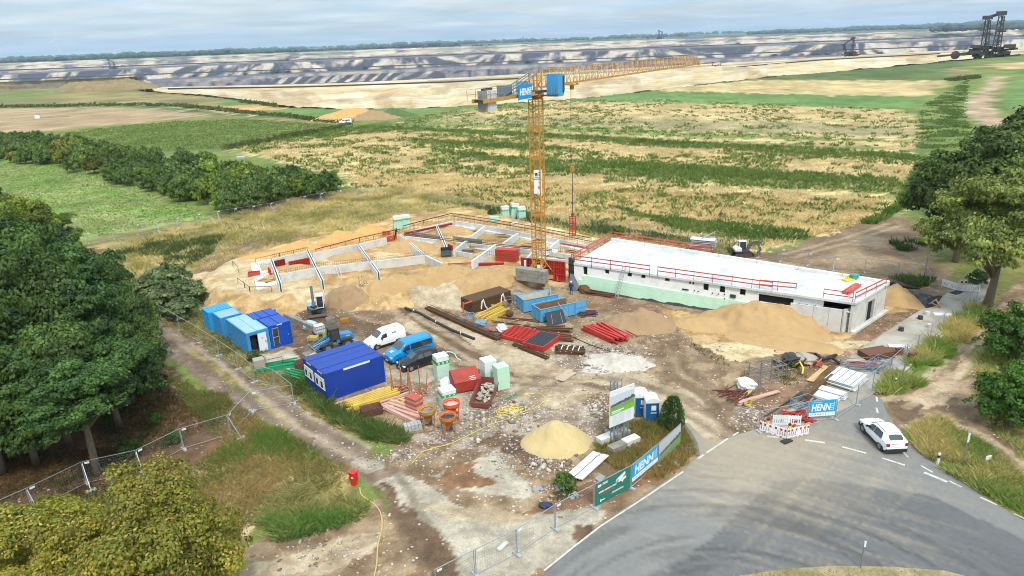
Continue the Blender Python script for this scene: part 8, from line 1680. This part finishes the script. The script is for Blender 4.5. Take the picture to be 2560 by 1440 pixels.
K_OAK = (S(62, 88, 36), S(104, 130, 58)); K_OAK2 = (S(54, 80, 38), S(90, 120, 58)); K_MAP = (S(132, 138, 50), S(190, 176, 70), S(214, 176, 78)); K_LIME = (S(96, 118, 48), S(160, 168, 84), S(180, 182, 100)); K_DARK = (S(60, 82, 30), S(100, 120, 50))
CR = dict(oak=crown_mesh('crown', 3, 4.4, 4.4, 4.6, 40, 26000, .27, K_OAK, lobe_r=(.2, .42)), oak2=crown_mesh('crown', 11, 4.0, 4.6, 5.2, 44, 26000, .27, K_OAK2, lobe_r=(.18, .4)), maple=crown_mesh('crown', 23, 6.0, 6.0, 5.6, 46, 62000, .22, K_MAP, lobe_r=(.18, .42), inner=.2),
          lime=crown_mesh('crown', 31, 6.4, 6.4, 6.4, 50, 36000, .30, K_LIME, droop=.9, flat=.55, lobe_r=(.18, .34), inner=.2), dark=crown_mesh('crown', 41, 5.6, 5.6, 5.4, 44, 24000, .36, K_DARK, lobe_r=(.18, .38)),
          big=crown_mesh('foliage', 71, 1.5, 1.5, 1.3, 34, 15000, .115, (S(66, 96, 36), S(112, 142, 58)), droop=.1, lobe_r=(.2, .42), inner=.2), bush=crown_mesh('foliage', 51, 1.5, 1.5, 1.25, 20, 2600, .27, (S(66, 92, 38), S(112, 136, 60)), droop=0, lobe_r=(.2, .5), inner=.3), bush2=crown_mesh('foliage', 57, 1.6, 1.4, 1.5, 18, 2600, .27, (S(74, 98, 46), S(126, 146, 76)), droop=-.4, lobe_r=(.2, .5), inner=.3), willow=crown_mesh('foliage', 61, 1.7, 1.7, 1.5, 16, 4200, .24, (S(92, 112, 72), S(128, 142, 92)), droop=-.8))
TRK = dict(oak=trunk_mesh('trunk', 3, 5.0, .24, 3.2), maple=trunk_mesh('trunk', 5, 4.0, .34, 4.6, 8), lime=trunk_mesh('trunk', 8, 3.6, .42, 5., 8), dark=trunk_mesh('trunk', 9, 3.6, .36, 4., 7), stem=MB().tube([(0, 0, -.1), (.05, 0, .6), (.1, .05, 1.6)], [.06, .05, .02], 5).tube([(0, 0, -.1), (-.2, .1, .5), (-.5, .2, 1.4)], [.05, .04, .015], 5).tube([(0, 0, -.1), (.15, -.2, .6), (.4, -.4, 1.3)], [.05, .04, .015], 5).mesh('stems', M_bark))
def tree(label, px, py, ytop, kind, wid=None, group=None, tint=(1, 1, 1), name='broadleaf_tree', frac=.62, p=None, tk=None, rz=None):
 p = p or atg(px, py); h = hgt(px, py, ytop, p.z) if ytop else wid; t = thing(name, label, 'tree', p, 0, group)
 dim = {'oak': (4.4, 4.6), 'oak2': (4.3, 5.2), 'maple': (6, 5.6), 'lime': (6.4, 6.4), 'dark': (5.6, 5.4)}[kind]; rzc = h * frac / 2; s3 = rzc / dim[1] / .88; wx = (wid / dim[0] / .92) if wid else s3
 c = put(CR[kind], 'crown', t, (0, 0, h - rzc * 1.02), (0, 0, random.uniform(0, 6.28) if rz is None else rz), (wx, wx, s3)); c.color = (*tint, 1); k = {'oak2': 'oak'}.get(kind, kind); hb = h * (1 - frac)
 base = {'oak': 5.0, 'maple': 4.0, 'lime': 3.6, 'dark': 3.6}[k]; put(TRK[k], 'trunk', t, (0, 0, 0), (0, 0, random.uniform(0, 6)), (1.05, 1.05, max(.6, (hb + h * .12) / base))); return t
GF = 'forest trees at the left'
FT = [(245, 1188, 890, 3.6), (92, 1160, 890, 4.0), (8, 1185, 900, 4.2), (175, 1115, 805, 4.2), (300, 1070, 790, 3.8), (352, 985, 805, 3.0), (60, 1130, 770, 4.8), (-50, 1160, 745, 5.0), (228, 1010, 690, 4.6), (128, 1010, 645, 4.8), (18, 1015, 625, 5.0), (312, 935, 745, 3.6), (238, 890, 600, 4.6), (140, 870, 566, 4.8), (38, 870, 530, 5.0), (-70, 900, 520, 5.2), (176, 790, 560, 4.2), (0, 730, 462, 5.2), (-90, 700, 440, 5.4), (262, 815, 655, 3.6), (-75, 1180, 880, 4.4), (330, 1010, 845, 2.8), (278, 985, 820, 3.4)]
for i, (px, py, yt, w) in enumerate(FT):
 lab = 'tall dark green oak in the dense forest at the left';
 if i == 0: lab = 'forest edge oak with a bare leaning trunk behind the mesh fence'
 q = .88 + .26 * random.random(); tree(lab, px, py, yt, 'oak' if i % 2 else 'oak2', w, GF if i else None, (q, q * random.uniform(.97, 1.05), q * .95), frac=.92 if i else .62)
tree('yellowing tree at the top of the left forest, front', 84, 745, 498, 'oak', 4.4, None, (2.3, 1.75, .95), frac=.7); tree('yellowing tree behind the other yellow one in the left forest', 150, 700, 525, 'oak2', 3.6, None, (2.2, 1.7, 1.), frac=.7); tree('olive tree between yellow tree and dark forest', 20, 790, 500, 'oak', 4.0, None, (1.7, 1.5, .9), frac=.7)
tree('large yellow green maple filling the lower left corner', 440, 1665, 1232, 'maple', 4.4, None, (1, 1, 1), frac=.75, rz=.4); tree('second yellow green maple at the left border', 130, 1655, 1312, 'maple', 4.4, None, (.94, .96, .95), frac=.75, rz=2.1)
tree('light olive lime tree with a thick trunk beside the lane', 2468, 772, 408, 'lime', 7.2, None, frac=.84, rz=1.); tree('dark round tree behind the light olive lime', 2388, 655, 360, 'dark', 6.6, None, (1.25, 1.25, 1.1), frac=.8, rz=.3); tree('dark tree cut by the right border, farthest back', 2560, 560, 292, 'dark', 8.4, None, (.9, .92, .85), frac=.82, rz=2.)
def bush(label, px, py, s, kind='bush', group=None, tint=(1, 1, 1), name='bush', sz=1.):
 p = atg(px, py); t = thing(name, label, 'bush', p, random.uniform(0, 6), group); k = s / 1.5; c = put(CR[kind], 'foliage', t, (0, 0, 1.05 * k * sz), (0, 0, 0), (k, k, k * sz)); c.color = (*tint, 1); put(TRK['stem'], 'stems', t, (0, 0, 0), (0, 0, 0), (k, k, k * sz)); return t
HP = [(-60, 358), (60, 358), (200, 376), (330, 392), (470, 412), (640, 446), (780, 466), (862, 480), (830, 497), (690, 520), (590, 538), (520, 522), (430, 500), (340, 472), (230, 444), (120, 416), (-60, 402)]
hp = [at(x, y)[:2] for x, y in HP]; hx = [q[0] for q in hp]; hy = [q[1] for q in hp]; n_ = 0
while n_ < 280:
 x, y = random.uniform(min(hx), max(hx)), random.uniform(min(hy), max(hy))
 if not inpoly(np.array([x]), np.array([y]), hp)[0]: continue
 q = topx([(x, y, 0)])[0]; s = random.uniform(1.6, 2.9); v = random.random(); tint = (1, 1, 1) if v < .7 else ((1.6, 1.45, .8) if v < .88 else ((1.3, 1.2, 1.1) if v < .96 else (1.6, 1.0, .7))); g_ = random.uniform(1., 1.4)
 bush('green bush in the broad hedge between meadow and straw field', q[0], q[1], s, random.choice(('bush', 'bush', 'bush2')), 'bushes of the broad hedge', tuple(c * g_ for c in tint), 'hedge_bush', random.uniform(1.0, 1.5)); n_ += 1
for i, (px, py, s, z) in enumerate(((388, 745, 2.3, 1.1), (430, 735, 2.6, 1.2), (470, 760, 2.3, 1.1), (420, 780, 2.5, 1.1), (465, 795, 1.9, 1.), (370, 780, 1.6, 1.))): bush('grey green willow shrub in the clump beside the sand platform', px, py, s, 'willow', 'willow shrubs beside the sand platform', (1.15, 1.15, 1.1), 'willow_shrub', z * .72)
for px, py, s, lab, k, tn in ((2545, 905, 3.6, 'dark green bush at the right border above the other', 'big', (.9, 1., .8)), (2525, 1065, 3.0, 'bright green bush beside the field track at the right', 'big', (1.0, 1.2, .9)), (2565, 1010, 2.6, 'bush at the right border between the two larger ones', 'big', (.9, 1.05, .85)), (2440, 715, 1.2, 'small shrub at the foot of the lime tree', 'bush2', (1, 1, 1)),
      (388, 1058, .62, 'single small green shrub on the brown forest floor', 'bush', (1., 1.2, .8)), (268, 1060, .6, 'small dark shrub near the forest edge trunk', 'bush', (.8, 1, .7)), (325, 1140, .9, 'dark shrub just behind the fence in front of the forest', 'bush', (.8, .95, .75)), (434, 1106, .7, 'low shrub at the fence right of the forest', 'bush', (.9, 1.05, .8)), (1412, 1222, .75, 'young slender shrub beside the long white panel', 'bush2', (.8, 1., .7)),
      (1985, 918, .4, 'small weed bush by the scaffold rack', 'bush', (1, 1, 1)), (600, 848, 1.0, 'olive weed bush at the corner of the light blue containers', 'willow', (1, .95, .7)), (640, 905, .7, 'weed bush before the white door container', 'willow', (1., .95, .7)), (1230, 540, .9, 'dark bush leaning on the dry grass behind the site', 'bush', (.8, 1., .7)), (1545, 588, 1., 'bright weed bush at the far fence behind the building', 'bush2', (.8, 1.2, .7))): bush(lab, px, py, s, k, None, tn)
# conical thuja at the entrance
p = at(1680, 1072); t = thing('thuja_bush', 'young dark thuja beside the entrance post', 'bush', p); g = np.random.default_rng(5); n = 2600; hh = g.random(n) ** 1.1; a = g.uniform(0, 6.28, n); r_ = (1 - hh ** 2 * .7) * .95 * np.sqrt(g.uniform(.5, 1, n)) * (1 + .3 * np.sin(a * 3)); P = np.stack([r_ * np.cos(a), r_ * np.sin(a), hh * 2.7], 1); D = unit(np.stack([np.cos(a) * .6, np.sin(a) * .6, np.ones(n)], 1) + g.normal(0, .3, (n, 3))); N = unit(g.normal(0, 1, (n, 3))); V, F, C = kites(P, D, N, g.uniform(.15, .32, n), g.uniform(.06, .12, n), S(82, 122, 60) * g.uniform(.6, 1.4, (n, 1))); o = npobj('foliage', npmesh('foliage', V, F, C, [M_leaf]), t); o.location = (0, 0, .1)
MB().tube([(0, 0, -.1), (0, 0, 1.8)], [.06, .03], 6).build('stem', M_bark, t)
def tufts(name, areas, blades, hr, wr, cols, seed=0, lean=.45, clump=0., rad=.12, tall=1.6):
 """grass and weeds: areas = (count, photo outline); one object, nobody could count the blades"""
 g = np.random.default_rng(seed + 100); PP = []
 for cnt, poly in areas:
  W = np.array([at(x, y)[:2] for x, y in poly]); lo, hi = W.min(0), W.max(0); got = []; need = cnt
  while need > 0:
   q = g.uniform(lo, hi, (max(2000, need * 3), 2)); k = inpoly(q[:, 0], q[:, 1], W)
   if clump: k &= (fbm(q[:, 0], q[:, 1], clump, 3, seed) > g.uniform(.38, .62, len(q)))
   q = q[k][:need]; got.append(q); need -= len(q)
  PP.append(np.concatenate(got))
 B = np.concatenate(PP); n = len(B); Z0 = terrain(B[:, 0], B[:, 1]); sz = g.uniform(.65, 1.25, n) * (1 + .5 * (g.random(n) < .12)); tone = fbm(B[:, 0], B[:, 1], 4., 3, seed + 7); mix = np.clip((tone - .5) * 2.6 + .5 + g.normal(0, .18, n), 0, 1)
 i = np.repeat(np.arange(n), blades); N_ = len(i); a = g.uniform(0, 6.28, N_); rr_ = rad * sz[i] * np.sqrt(g.random(N_)); P = np.stack([B[i, 0] + rr_ * np.cos(a), B[i, 1] + rr_ * np.sin(a), Z0[i] - .03], 1)
 D = unit(np.stack([np.cos(a) * lean, np.sin(a) * lean, np.ones(N_)], 1) + g.normal(0, .22, (N_, 3))); D[:, 2] = np.abs(D[:, 2]); h = g.uniform(*hr, N_) * sz[i]; w = g.uniform(*wr, N_)
 C = (cols[0] * (1 - mix[i, None]) + cols[1] * mix[i, None]) * g.uniform(.7, 1.3, (N_, 1)); Nn = unit(np.stack([-np.sin(a), np.cos(a), .3 + 0 * a], 1) + g.normal(0, .4, (N_, 3))); V, F, CC = kites(P, D, Nn, h, w, C, 0.); return stuff(npobj(name, npmesh(name, V, F, CC, [M_grass])))
F_MAIN = [(580, 372), (700, 350), (1000, 322), (1450, 345), (2270, 380), (2300, 405), (2240, 520), (2160, 560), (1900, 625), (1700, 600), (1480, 562), (1250, 517), (1000, 472), (880, 470), (860, 440)]; F_TOP = [(960, 318), (1060, 290), (1240, 262), (1420, 250), (1700, 252), (2260, 275), (2310, 330), (2280, 372), (1900, 360), (1450, 338)]
F_NEAR = [(900, 430), (1300, 450), (1700, 480), (2200, 500), (2160, 560), (1900, 625), (1700, 600), (1480, 562), (1250, 517), (1000, 472), (880, 470)]
tufts('straw_stubble', [(15000, F_MAIN), (12000, F_NEAR), (5000, F_TOP)], 4, (.35, .7), (.10, .22), (S(240, 216, 160, .85), S(214, 188, 130, .85)), 1, 1.1, 0, .35)
WG = (S(104, 136, 58), S(142, 158, 80))
tufts('corner_weeds', [(1500, [(2300, 270), (2420, 200), (2410, 290), (2440, 370), (2310, 405), (2290, 360)])], 8, (.3, .7), (.25, .5), (S(108, 132, 64), S(134, 150, 82)), 33, 1., 6., .7)
tufts('field_weeds', [(3600, F_MAIN), (1500, F_TOP)], 12, (.5, 1.0), (.16, .3), WG, 2, .7, 9., .45)
tufts('field_weed_rows', [(900, [(880, 314), (1250, 330), (1600, 348), (2290, 388), (2300, 402), (1950, 384), (1560, 358), (960, 322)]), (700, [(1050, 368), (1340, 400), (1700, 415), (2250, 455), (2260, 482), (1900, 470), (1300, 420)]), (600, [(1440, 398), (1700, 412), (2240, 445), (2240, 460), (1900, 450), (1600, 428)]), (420, [(1540, 520), (1640, 545), (1800, 560), (2000, 575), (2020, 600), (1840, 600), (1700, 575)]), (300, [(1010, 348), (1300, 364), (1450, 374), (1260, 374)]), (500, [(560, 374), (840, 318), (1000, 318), (1000, 328), (640, 362)]), (500, [(2240, 520), (2300, 410), (2330, 440), (2280, 500), (2190, 560), (2160, 560)])], 12, (.5, 1.0), (.18, .34), WG, 3, .6, 0, .6)
tufts('dry_grass', [(6000, [(260, 620), (540, 548), (760, 492), (980, 468), (1250, 517), (1480, 562), (1900, 628), (1700, 640), (1500, 610), (1140, 540), (980, 565), (600, 640), (480, 690), (300, 690)]), (1200, [(540, 545), (760, 492), (900, 478), (880, 500), (600, 560)])], 7, (.4, .9), (.05, .11), (S(240, 216, 150, .85), S(168, 160, 90, .85)), 4, .8, 2., .35)
tufts('green_weeds', [(900, [(260, 640), (420, 590), (560, 590), (520, 640), (420, 690), (300, 690)]), (800, [(1100, 502), (1250, 522), (1480, 562), (1890, 626), (1880, 638), (1480, 582), (1240, 545)]), (160, [(2170, 695), (2330, 698), (2310, 718), (2190, 708)]), (200, [(2230, 610), (2300, 580), (2340, 600), (2260, 635)])], 9, (.4, .9), (.1, .2), (S(88, 112, 58), S(124, 134, 74)), 5, .6, 4., .4)
tufts('verge_weeds', [(800, [(350, 770), (500, 790), (600, 900), (740, 960), (830, 1010), (1010, 1085), (990, 1110), (880, 1085), (740, 1000), (560, 895), (430, 815)]), (120, [(790, 1000), (880, 1020), (1010, 1085), (1000, 1110), (900, 1090), (800, 1040)]), (500, [(500, 800), (560, 810), (640, 880), (660, 915), (600, 890)])], 9, (.2, .6), (.06, .14), (S(140, 146, 76), S(214, 190, 128)), 6, 1.2, 1.5, .4)
tufts('tall_weeds', [(60, [(795, 1005), (850, 1020), (900, 1060), (840, 1060)]), (80, [(900, 1060), (1000, 1085), (1010, 1105), (920, 1095)]), (40, [(730, 940), (770, 960), (790, 1000), (750, 990)])], 40, (.45, 1.0), (.05, .1), (S(108, 134, 66), S(172, 172, 104)), 7, .9, 0, .45)
tufts('billboard_grass', [(1900, [(1488, 1110), (1540, 1060), (1640, 1050), (1700, 1060), (1738, 1128), (1716, 1160), (1640, 1200), (1560, 1180), (1500, 1150)])], 7, (.25, .6), (.04, .08), (S(212, 176, 112), S(156, 150, 80)), 8, .7, 0, .2)
tufts('meadow_grass', [(9000, [(0, 412), (130, 402), (330, 460), (540, 540), (250, 590), (-100, 600), (-100, 440)])], 4, (.15, .4), (.08, .18), (S(126, 160, 78), S(160, 164, 104)), 9, 1., 0, .5)
tufts('track_side_grass', [(3600, [(400, 930), (520, 990), (620, 1040), (760, 1110), (880, 1180), (720, 1260), (600, 1330), (560, 1390), (300, 1500), (380, 1250), (560, 1110)]), (500, [(480, 985), (560, 985), (580, 1020), (490, 1030)])], 7, (.25, .65), (.035, .08), (S(200, 172, 112), S(134, 142, 72)), 10, 1., 0, .25)
tufts('bright_grass_patch', [(420, [(625, 1085), (690, 1070), (745, 1120), (720, 1150), (640, 1130)]), (260, [(580, 1100), (640, 1130), (600, 1160), (540, 1140)])], 16, (.2, .42), (.03, .06), (S(110, 160, 64), S(140, 172, 84)), 11, .8, 0, .3)
tufts('mound_weeds', [(1000, [(650, 1290), (740, 1210), (870, 1190), (915, 1240), (900, 1290), (800, 1325), (680, 1345)])], 11, (.25, .7), (.06, .14), (S(150, 164, 84), S(206, 192, 128)), 12, 1.4, 1.4, .4)
tufts('mound_green_weeds', [(170, [(660, 1300), (760, 1290), (860, 1280), (870, 1310), (800, 1330), (700, 1350)])], 30, (.3, .7), (.05, .1), (S(104, 150, 64), S(134, 168, 80)), 13, .7, 0, .4)
tufts('forest_floor_growth', [(1800, [(0, 1230), (250, 1180), (440, 1110), (560, 1060), (400, 960), (300, 1000), (200, 1200), (0, 1300), (250, 1290), (380, 1200)]), (1000, [(-40, 1270), (250, 1190), (300, 1120), (0, 1130)])], 6, (.12, .4), (.05, .1), (S(134, 104, 70), S(96, 100, 52)), 14, .9, 0, .25)
tufts('lane_verge_grass', [(1900, [(2225, 940), (2300, 872), (2440, 755), (2480, 790), (2410, 860), (2330, 930), (2270, 965)]), (500, [(2195, 985), (2230, 940), (2300, 960), (2270, 985)])], 8, (.4, .95), (.05, .1), (S(224, 204, 132, .85), S(128, 160, 68, .85)), 15, .9, 1.6, .3)
tufts('right_verge_grass', [(3000, [(2290, 1080), (2350, 1050), (2450, 1110), (2560, 1200), (2700, 1300), (2640, 1330), (2480, 1240), (2380, 1185), (2300, 1125)]), (2600, [(2440, 900), (2600, 760), (2800, 800), (2800, 1250), (2560, 1150), (2470, 1050)])], 8, (.3, .75), (.05, .1), (S(210, 192, 124, .85), S(128, 156, 70, .85)), 16, 1., 2.5, .3)
tufts('hedgerow_scrub', [(330, [(-100, 272), (340, 265), (430, 266), (430, 261), (340, 259), (-100, 265)]), (420, [(430, 266), (700, 293), (880, 314), (880, 306), (720, 288), (440, 260)]), (120, [(600, 256), (690, 268), (690, 262), (600, 250)]), (200, [(2360, 200), (2440, 190), (2450, 196), (2380, 204)]), (260, [(560, 376), (860, 320), (860, 314), (560, 368)])], 9, (.7, 1.6), (.4, .8), (S(92, 106, 54), S(124, 128, 72)), 34, 1., 0, 1.)
tufts('green_field_growth', [(5200, [(150, 332), (440, 302), (600, 298), (850, 313), (640, 358), (560, 370), (420, 378), (210, 350)])], 3, (.3, .7), (.3, .6), (S(124, 148, 70), S(150, 160, 88)), 35, 1.2, 0, .8)
tufts('island_grass', [(300, [(1800, 1445), (1960, 1428), (2220, 1424), (2400, 1444), (2400, 1480), (1850, 1480)])], 6, (.12, .3), (.03, .06), (S(190, 170, 114), S(150, 140, 84)), 17, .7, 0, .15)
tufts('yard_weeds', [(60, [(900, 1090), (1000, 1110), (1020, 1080), (960, 1060)]), (30, [(1380, 1235), (1430, 1215), (1440, 1245), (1390, 1255)]), (60, [(1930, 920), (2010, 910), (2020, 960), (1960, 970)]), (20, [(1720, 860), (1900, 880), (1860, 960)])], 8, (.15, .4), (.05, .1), (S(96, 118, 56), S(140, 136, 80)), 18, .8, 0, .2)
# FAR THINGS
M_bwe = mat('mine_machine_steel', S(76, 74, 72), .8, .2, var=.2, scale=.2)
def machine(label, px, py, d, hpx, legs, boom, back, name='bucket_wheel_excavator'):
 """large mine machine: two lattice towers, body on crawlers, boom with wheel, counterweight arm and stay cables"""
 b = at_d(px, py, d); u = (b.x * FWD[0] + b.y * FWD[1]) / CAM_F; t = thing(name, label, 'mine excavator', b, -math.atan2(b.x, b.y)); H = hpx * u; s = H / 44.
 body = MB()
 for i in range(22): body.box((random.uniform(-18, 20) * s, random.uniform(-6, 6) * s, random.uniform(2, 13) * s), (random.uniform(3, 11) * s, random.uniform(3, 8) * s, random.uniform(1.5, 5) * s))
 body.build('body', M_bwe, t)
 for x in (-10, 0, 10): MB().box((x * s, 0, 1.2 * s), (8 * s, 5 * s, 2.4 * s)).build('crawler', M_bwe, t)
 for x0, x1, h in legs: lattice(MB(), (x0 * s, 0, 3 * s), (x1 * s, 0, h * s), 3.6 * s, 8 * s, 7, (0, 1, 0), 1.1 * s, .6 * s).build('lattice_tower', M_bwe, t)
 for x0, x1, h in legs:
  for y in (-4.5, 4.5): lattice(MB(), ((x0 + 5) * s, y * s, 3 * s), ((x1 + 2) * s, y * s, h * .94 * s), 2.6 * s, 2.6 * s, 7, (0, 1, 0), .9 * s, .5 * s).build('lattice_tower', M_bwe, t)
  MB().box((x1 * s, 0, h * s), (10 * s, 12 * s, 4 * s)).build('tower_head', M_bwe, t); MB().box(((x1 + 3) * s, 0, h * .6 * s), (9 * s, 11 * s, 1.4 * s)).build('tower_platform', M_bwe, t)
 if len(legs) == 2:
  a, c = legs; MB().bar((a[1] * s, 0, a[2] * s), (c[1] * s, 0, c[2] * s), 8 * s, 3 * s).build('tower_bridge', M_bwe, t)
 for bx, bz in boom:
  lattice(MB(), (0, 0, 8 * s), (bx * s, 0, bz * s), 3 * s, 3 * s, 8, (0, 0, 1), .6 * s, .4 * s).build('boom', M_bwe, t); MB().bar((legs[0][1] * s, 0, legs[0][2] * s), (bx * s * .8, 0, bz * s * .8 + 2 * s), .3 * s).build('stay_cable', M_bwe, t)
 if boom: MB().cyl((boom[0][0] * s, 2 * s, boom[0][1] * s), 4.6 * s, 2.5 * s, 16, 'y').build('bucket_wheel', mat('rusty_wheel_steel', S(96, 84, 70), .8, var=.2), t)
 for bx, bz in back: MB().bar((0, 0, 7 * s), (bx * s, 0, bz * s), 3 * s, 2 * s).build('conveyor_arm', M_bwe, t)
 return t
machine('huge dark bucket wheel excavator with two lattice towers at the mine rim', 2470, 146, 830, 100, [(-7, -7, 43), (4, 5, 47)], [(-32, 4)], [(26, 10), (-50, 3)])
machine('smaller dark mine machine with leaning masts on the sand bench', 2124, 141, 1080, 42, [(-10, -18, 30), (2, 4, 46)], [], [(26, 5)], 'mine_spreader'); machine('distant excavator on the middle bench of the far mine wall', 283, 173, 3000, 24, [(-8, -14, 44), (6, 6, 30)], [(-40, 12)], [(54, 10), (46, 16)], 'mine_spreader'); machine('distant excavator on the upper far rim of the mine', 1650, 98, 4200, 22, [(-4, -8, 40), (5, 8, 34)], [(-60, 6)], [(50, 20)], 'mine_spreader'); machine('low conveyor bridge machine on the sand bench right of the crane jib', 1790, 166, 900, 14, [(-30, -30, 30), (30, 36, 34)], [], [(60, 8), (-70, 6)], 'conveyor_bridge')
# belt conveyors running along the benches
def belt(label, pts, d0, r=1.2):
 P = [at_d(x, y, dd) for (x, y), dd in zip(pts, d0)]; t = thing('belt_conveyor', label, 'conveyor', P[0])
 for a, c in zip(P[:-1], P[1:]):
  MB().bar(a - P[0], c - P[0], r, r).build('belt_section', M_bwe, t)
belt('long dark belt conveyor along the lower sand bench', [(420, 222), (760, 217), (1120, 205), (1300, 196)], [620, 660, 690, 700]); belt('long dark belt conveyor across the right sand bench', [(1840, 168), (2050, 150), (2350, 134)], [870, 900, 960])
for k_, dd_, lab in ((34, 3520, 'upper dark conveyor line on the far mine wall'), (57, 3240, 'middle dark conveyor line on the far mine wall'), (95, 2560, 'lower dark conveyor line on the far mine floor')): belt(lab, [(x_, HL + (HR - HL) * x_ / 2560 + k_) for x_ in range(-100, 2700, 200)], [dd_] * 14, 4)
M_turb = mat('turbine_white', S(236, 240, 244), .5, var=.02)
def turbine(label, px, py, yh, d, a0, rb=None):
 b = at_d(px, py, d); b.z = max(b.z, 0); u = (b.x * FWD[0] + b.y * FWD[1]) / CAM_F; H = (py - yh) * u; t = thing('wind_turbine', label, 'wind turbine', b, -math.atan2(b.x, b.y), 'wind turbines on the horizon'); rb = rb or H * .5
 MB().tube([(0, 0, 0), (0, 0, H)], [H * .03, H * .017], 10).build('tower', M_turb, t); MB().box((0, 0, H), (H * .03, H * .1, H * .035)).build('nacelle', M_turb, t)
 for k in range(3): a = a0 + k * 2 * pi / 3; MB().add([(0, -H * .06, H), (math.sin(a + .25) * rb * .2, -H * .06, H + math.cos(a + .25) * rb * .2), (math.sin(a) * rb, -H * .06, H + math.cos(a) * rb), (math.sin(a - .04) * rb * .6, -H * .065, H + math.cos(a - .04) * rb * .6)], [(0, 1, 2, 3), (3, 2, 1, 0)]).build('blade', M_turb, t)
turbine('near wind turbine standing in the left treeline', 151, 137, 97, 5200, -.1, 60); turbine('wind turbine cut by the left border', 3, 138, 112, 7500, 1.0); turbine('wind turbine right of centre on the horizon', 1722, 84, 58, 9200, .5); turbine('left one of the close wind turbine pair', 1771, 82, 54, 9400, .2); turbine('right one of the close wind turbine pair', 1777, 82, 57, 9800, .9); turbine('faint wind turbine right of the close pair', 1822, 82, 68, 11500, .4)
# far woods: lumps of crowns along the far rim, one mass
def woods(name, segs, col, seed):
 g = np.random.default_rng(seed); V = []; F = []; C = []; ico = bmesh.new(); bmesh.ops.create_icosphere(ico, subdivisions=1, radius=1); iv = np.array([v.co[:] for v in ico.verts]); fi = np.array([[v.index for v in f.verts] for f in ico.faces]); ico.free()
 for x0, x1, d0, d1, h0, h1, n in segs:
  for k in range(n):
   px = g.uniform(x0, x1); d = g.uniform(d0, d1); r = ray(px, 400); a = math.atan2(r[0], r[1]); h = g.uniform(h0, h1) * (.5 + fbm(np.array([px / 60.]), np.array([0.]), 1, 3, seed)[0]); w = h * g.uniform(.7, 1.7)
   v = iv * (1 + g.uniform(-.25, .25, (len(iv), 1))) * (w, w, h * .6) + (math.sin(a) * d, math.cos(a) * d, h * .42); F.append(fi + len(V) * len(iv)); V.append(v); C.append(np.tile(col * g.uniform(.6, 1.35), (len(iv), 1)))
 return stuff(npobj(name, npmesh(name, np.concatenate(V), np.concatenate(F), np.concatenate(C), [M_leaf])))
woods('far_woods', [(-200, 260, 4700, 5400, 12, 22, 380), (180, 700, 4550, 5200, 12, 26, 460), (600, 1160, 4600, 5600, 9, 20, 420), (1100, 1700, 6500, 9000, 10, 22, 300), (1850, 2600, 6200, 8200, 14, 28, 480), (2000, 2900, 9000, 13000, 24, 44, 360), (-200, 2700, 10000, 14000, 20, 36, 700)], S(72, 96, 62), 3)
woods('far_scrub', [(2280, 2420, 3950, 4150, 10, 22, 60), (2430, 2600, 3700, 4000, 14, 30, 70), (1060, 1240, 4350, 4450, 4, 8, 30)], S(84, 100, 66), 5)
g = np.random.default_rng(8); mv = []
for k, (px, dd, w, h, lab) in enumerate(((205, 5000, 160, 9, 'long pale glasshouse roof in the left treeline'), (1380, 8600, 120, 10, 'pale farm hall on the far horizon left of the crane jib'), (1560, 9000, 160, 12, 'white hall on the far horizon right of centre'), (1240, 8800, 60, 10, 'small pale house by the distant church'))):
 r = ray(px, 400); a = math.atan2(r[0], r[1]); t = thing('distant_hall', lab, 'building', (math.sin(a) * dd, math.cos(a) * dd, 0), -a); MB().box((0, 0, h / 2), (w, 30, h)).build('wall', M_white, t); MB().xprism([(-w / 2, h), (w / 2, h), (w / 2 - 4, h * 1.5), (-w / 2 + 4, h * 1.5)], -16, 16).build('roof', M_galv, t)
r = ray(1316, 400); a = math.atan2(r[0], r[1]); t = thing('church', 'distant church with a pointed spire on the horizon', 'church', (math.sin(a) * 8800, math.cos(a) * 8800, 0), -a); MB().box((0, 0, 15), (14, 14, 30)).build('tower', M_concd, t); MB().lathe([(9, 30), (.3, 62)], 4).build('spire', M_dgrey, t); MB().box((22, 0, 9), (34, 16, 18)).build('nave', M_concd, t)
p = at(95, 296); t = thing('field_station', 'small white measuring cabin on the ploughed field', 'cabin', (p.x, p.y, tz(p.x, p.y)), .3); MB().box((0, 0, 1.), (2.4, 1.8, 2.)).build('cabin', M_white, t); MB().box((0, 0, 2.05), (2.6, 2., .12)).build('roof', M_galv, t); MB().box((8, 0, .2), (14, .3, .3)).build('rail', M_gwood, t)
p = at(603, 393, 2.); tag(MB().box((0, 0, 1.), (2.4, 1.4, .5)).build('trailer', M_lgrey, loc=(p.x, p.y, 1.)), 'grey trailer roof at the edge of the hedge', 'trailer')
# HAZE
hz = bpy.data.materials.new('haze'); hz.use_nodes = True; hn = hz.node_tree; hn.nodes.clear(); ho = hn.nodes.new('ShaderNodeOutputMaterial'); hv = hn.nodes.new('ShaderNodeVolumePrincipled'); hv.inputs['Color'].default_value = (.62, .80, 1.0, 1); hv.inputs['Density'].default_value = 6.5e-5; hv.inputs['Anisotropy'].default_value = .2; hn.links.new(hv.outputs[0], ho.inputs['Volume'])
stuff(MB().b2((-16500, -200, -108), (16500, 16500, 210)).build('haze', hz))
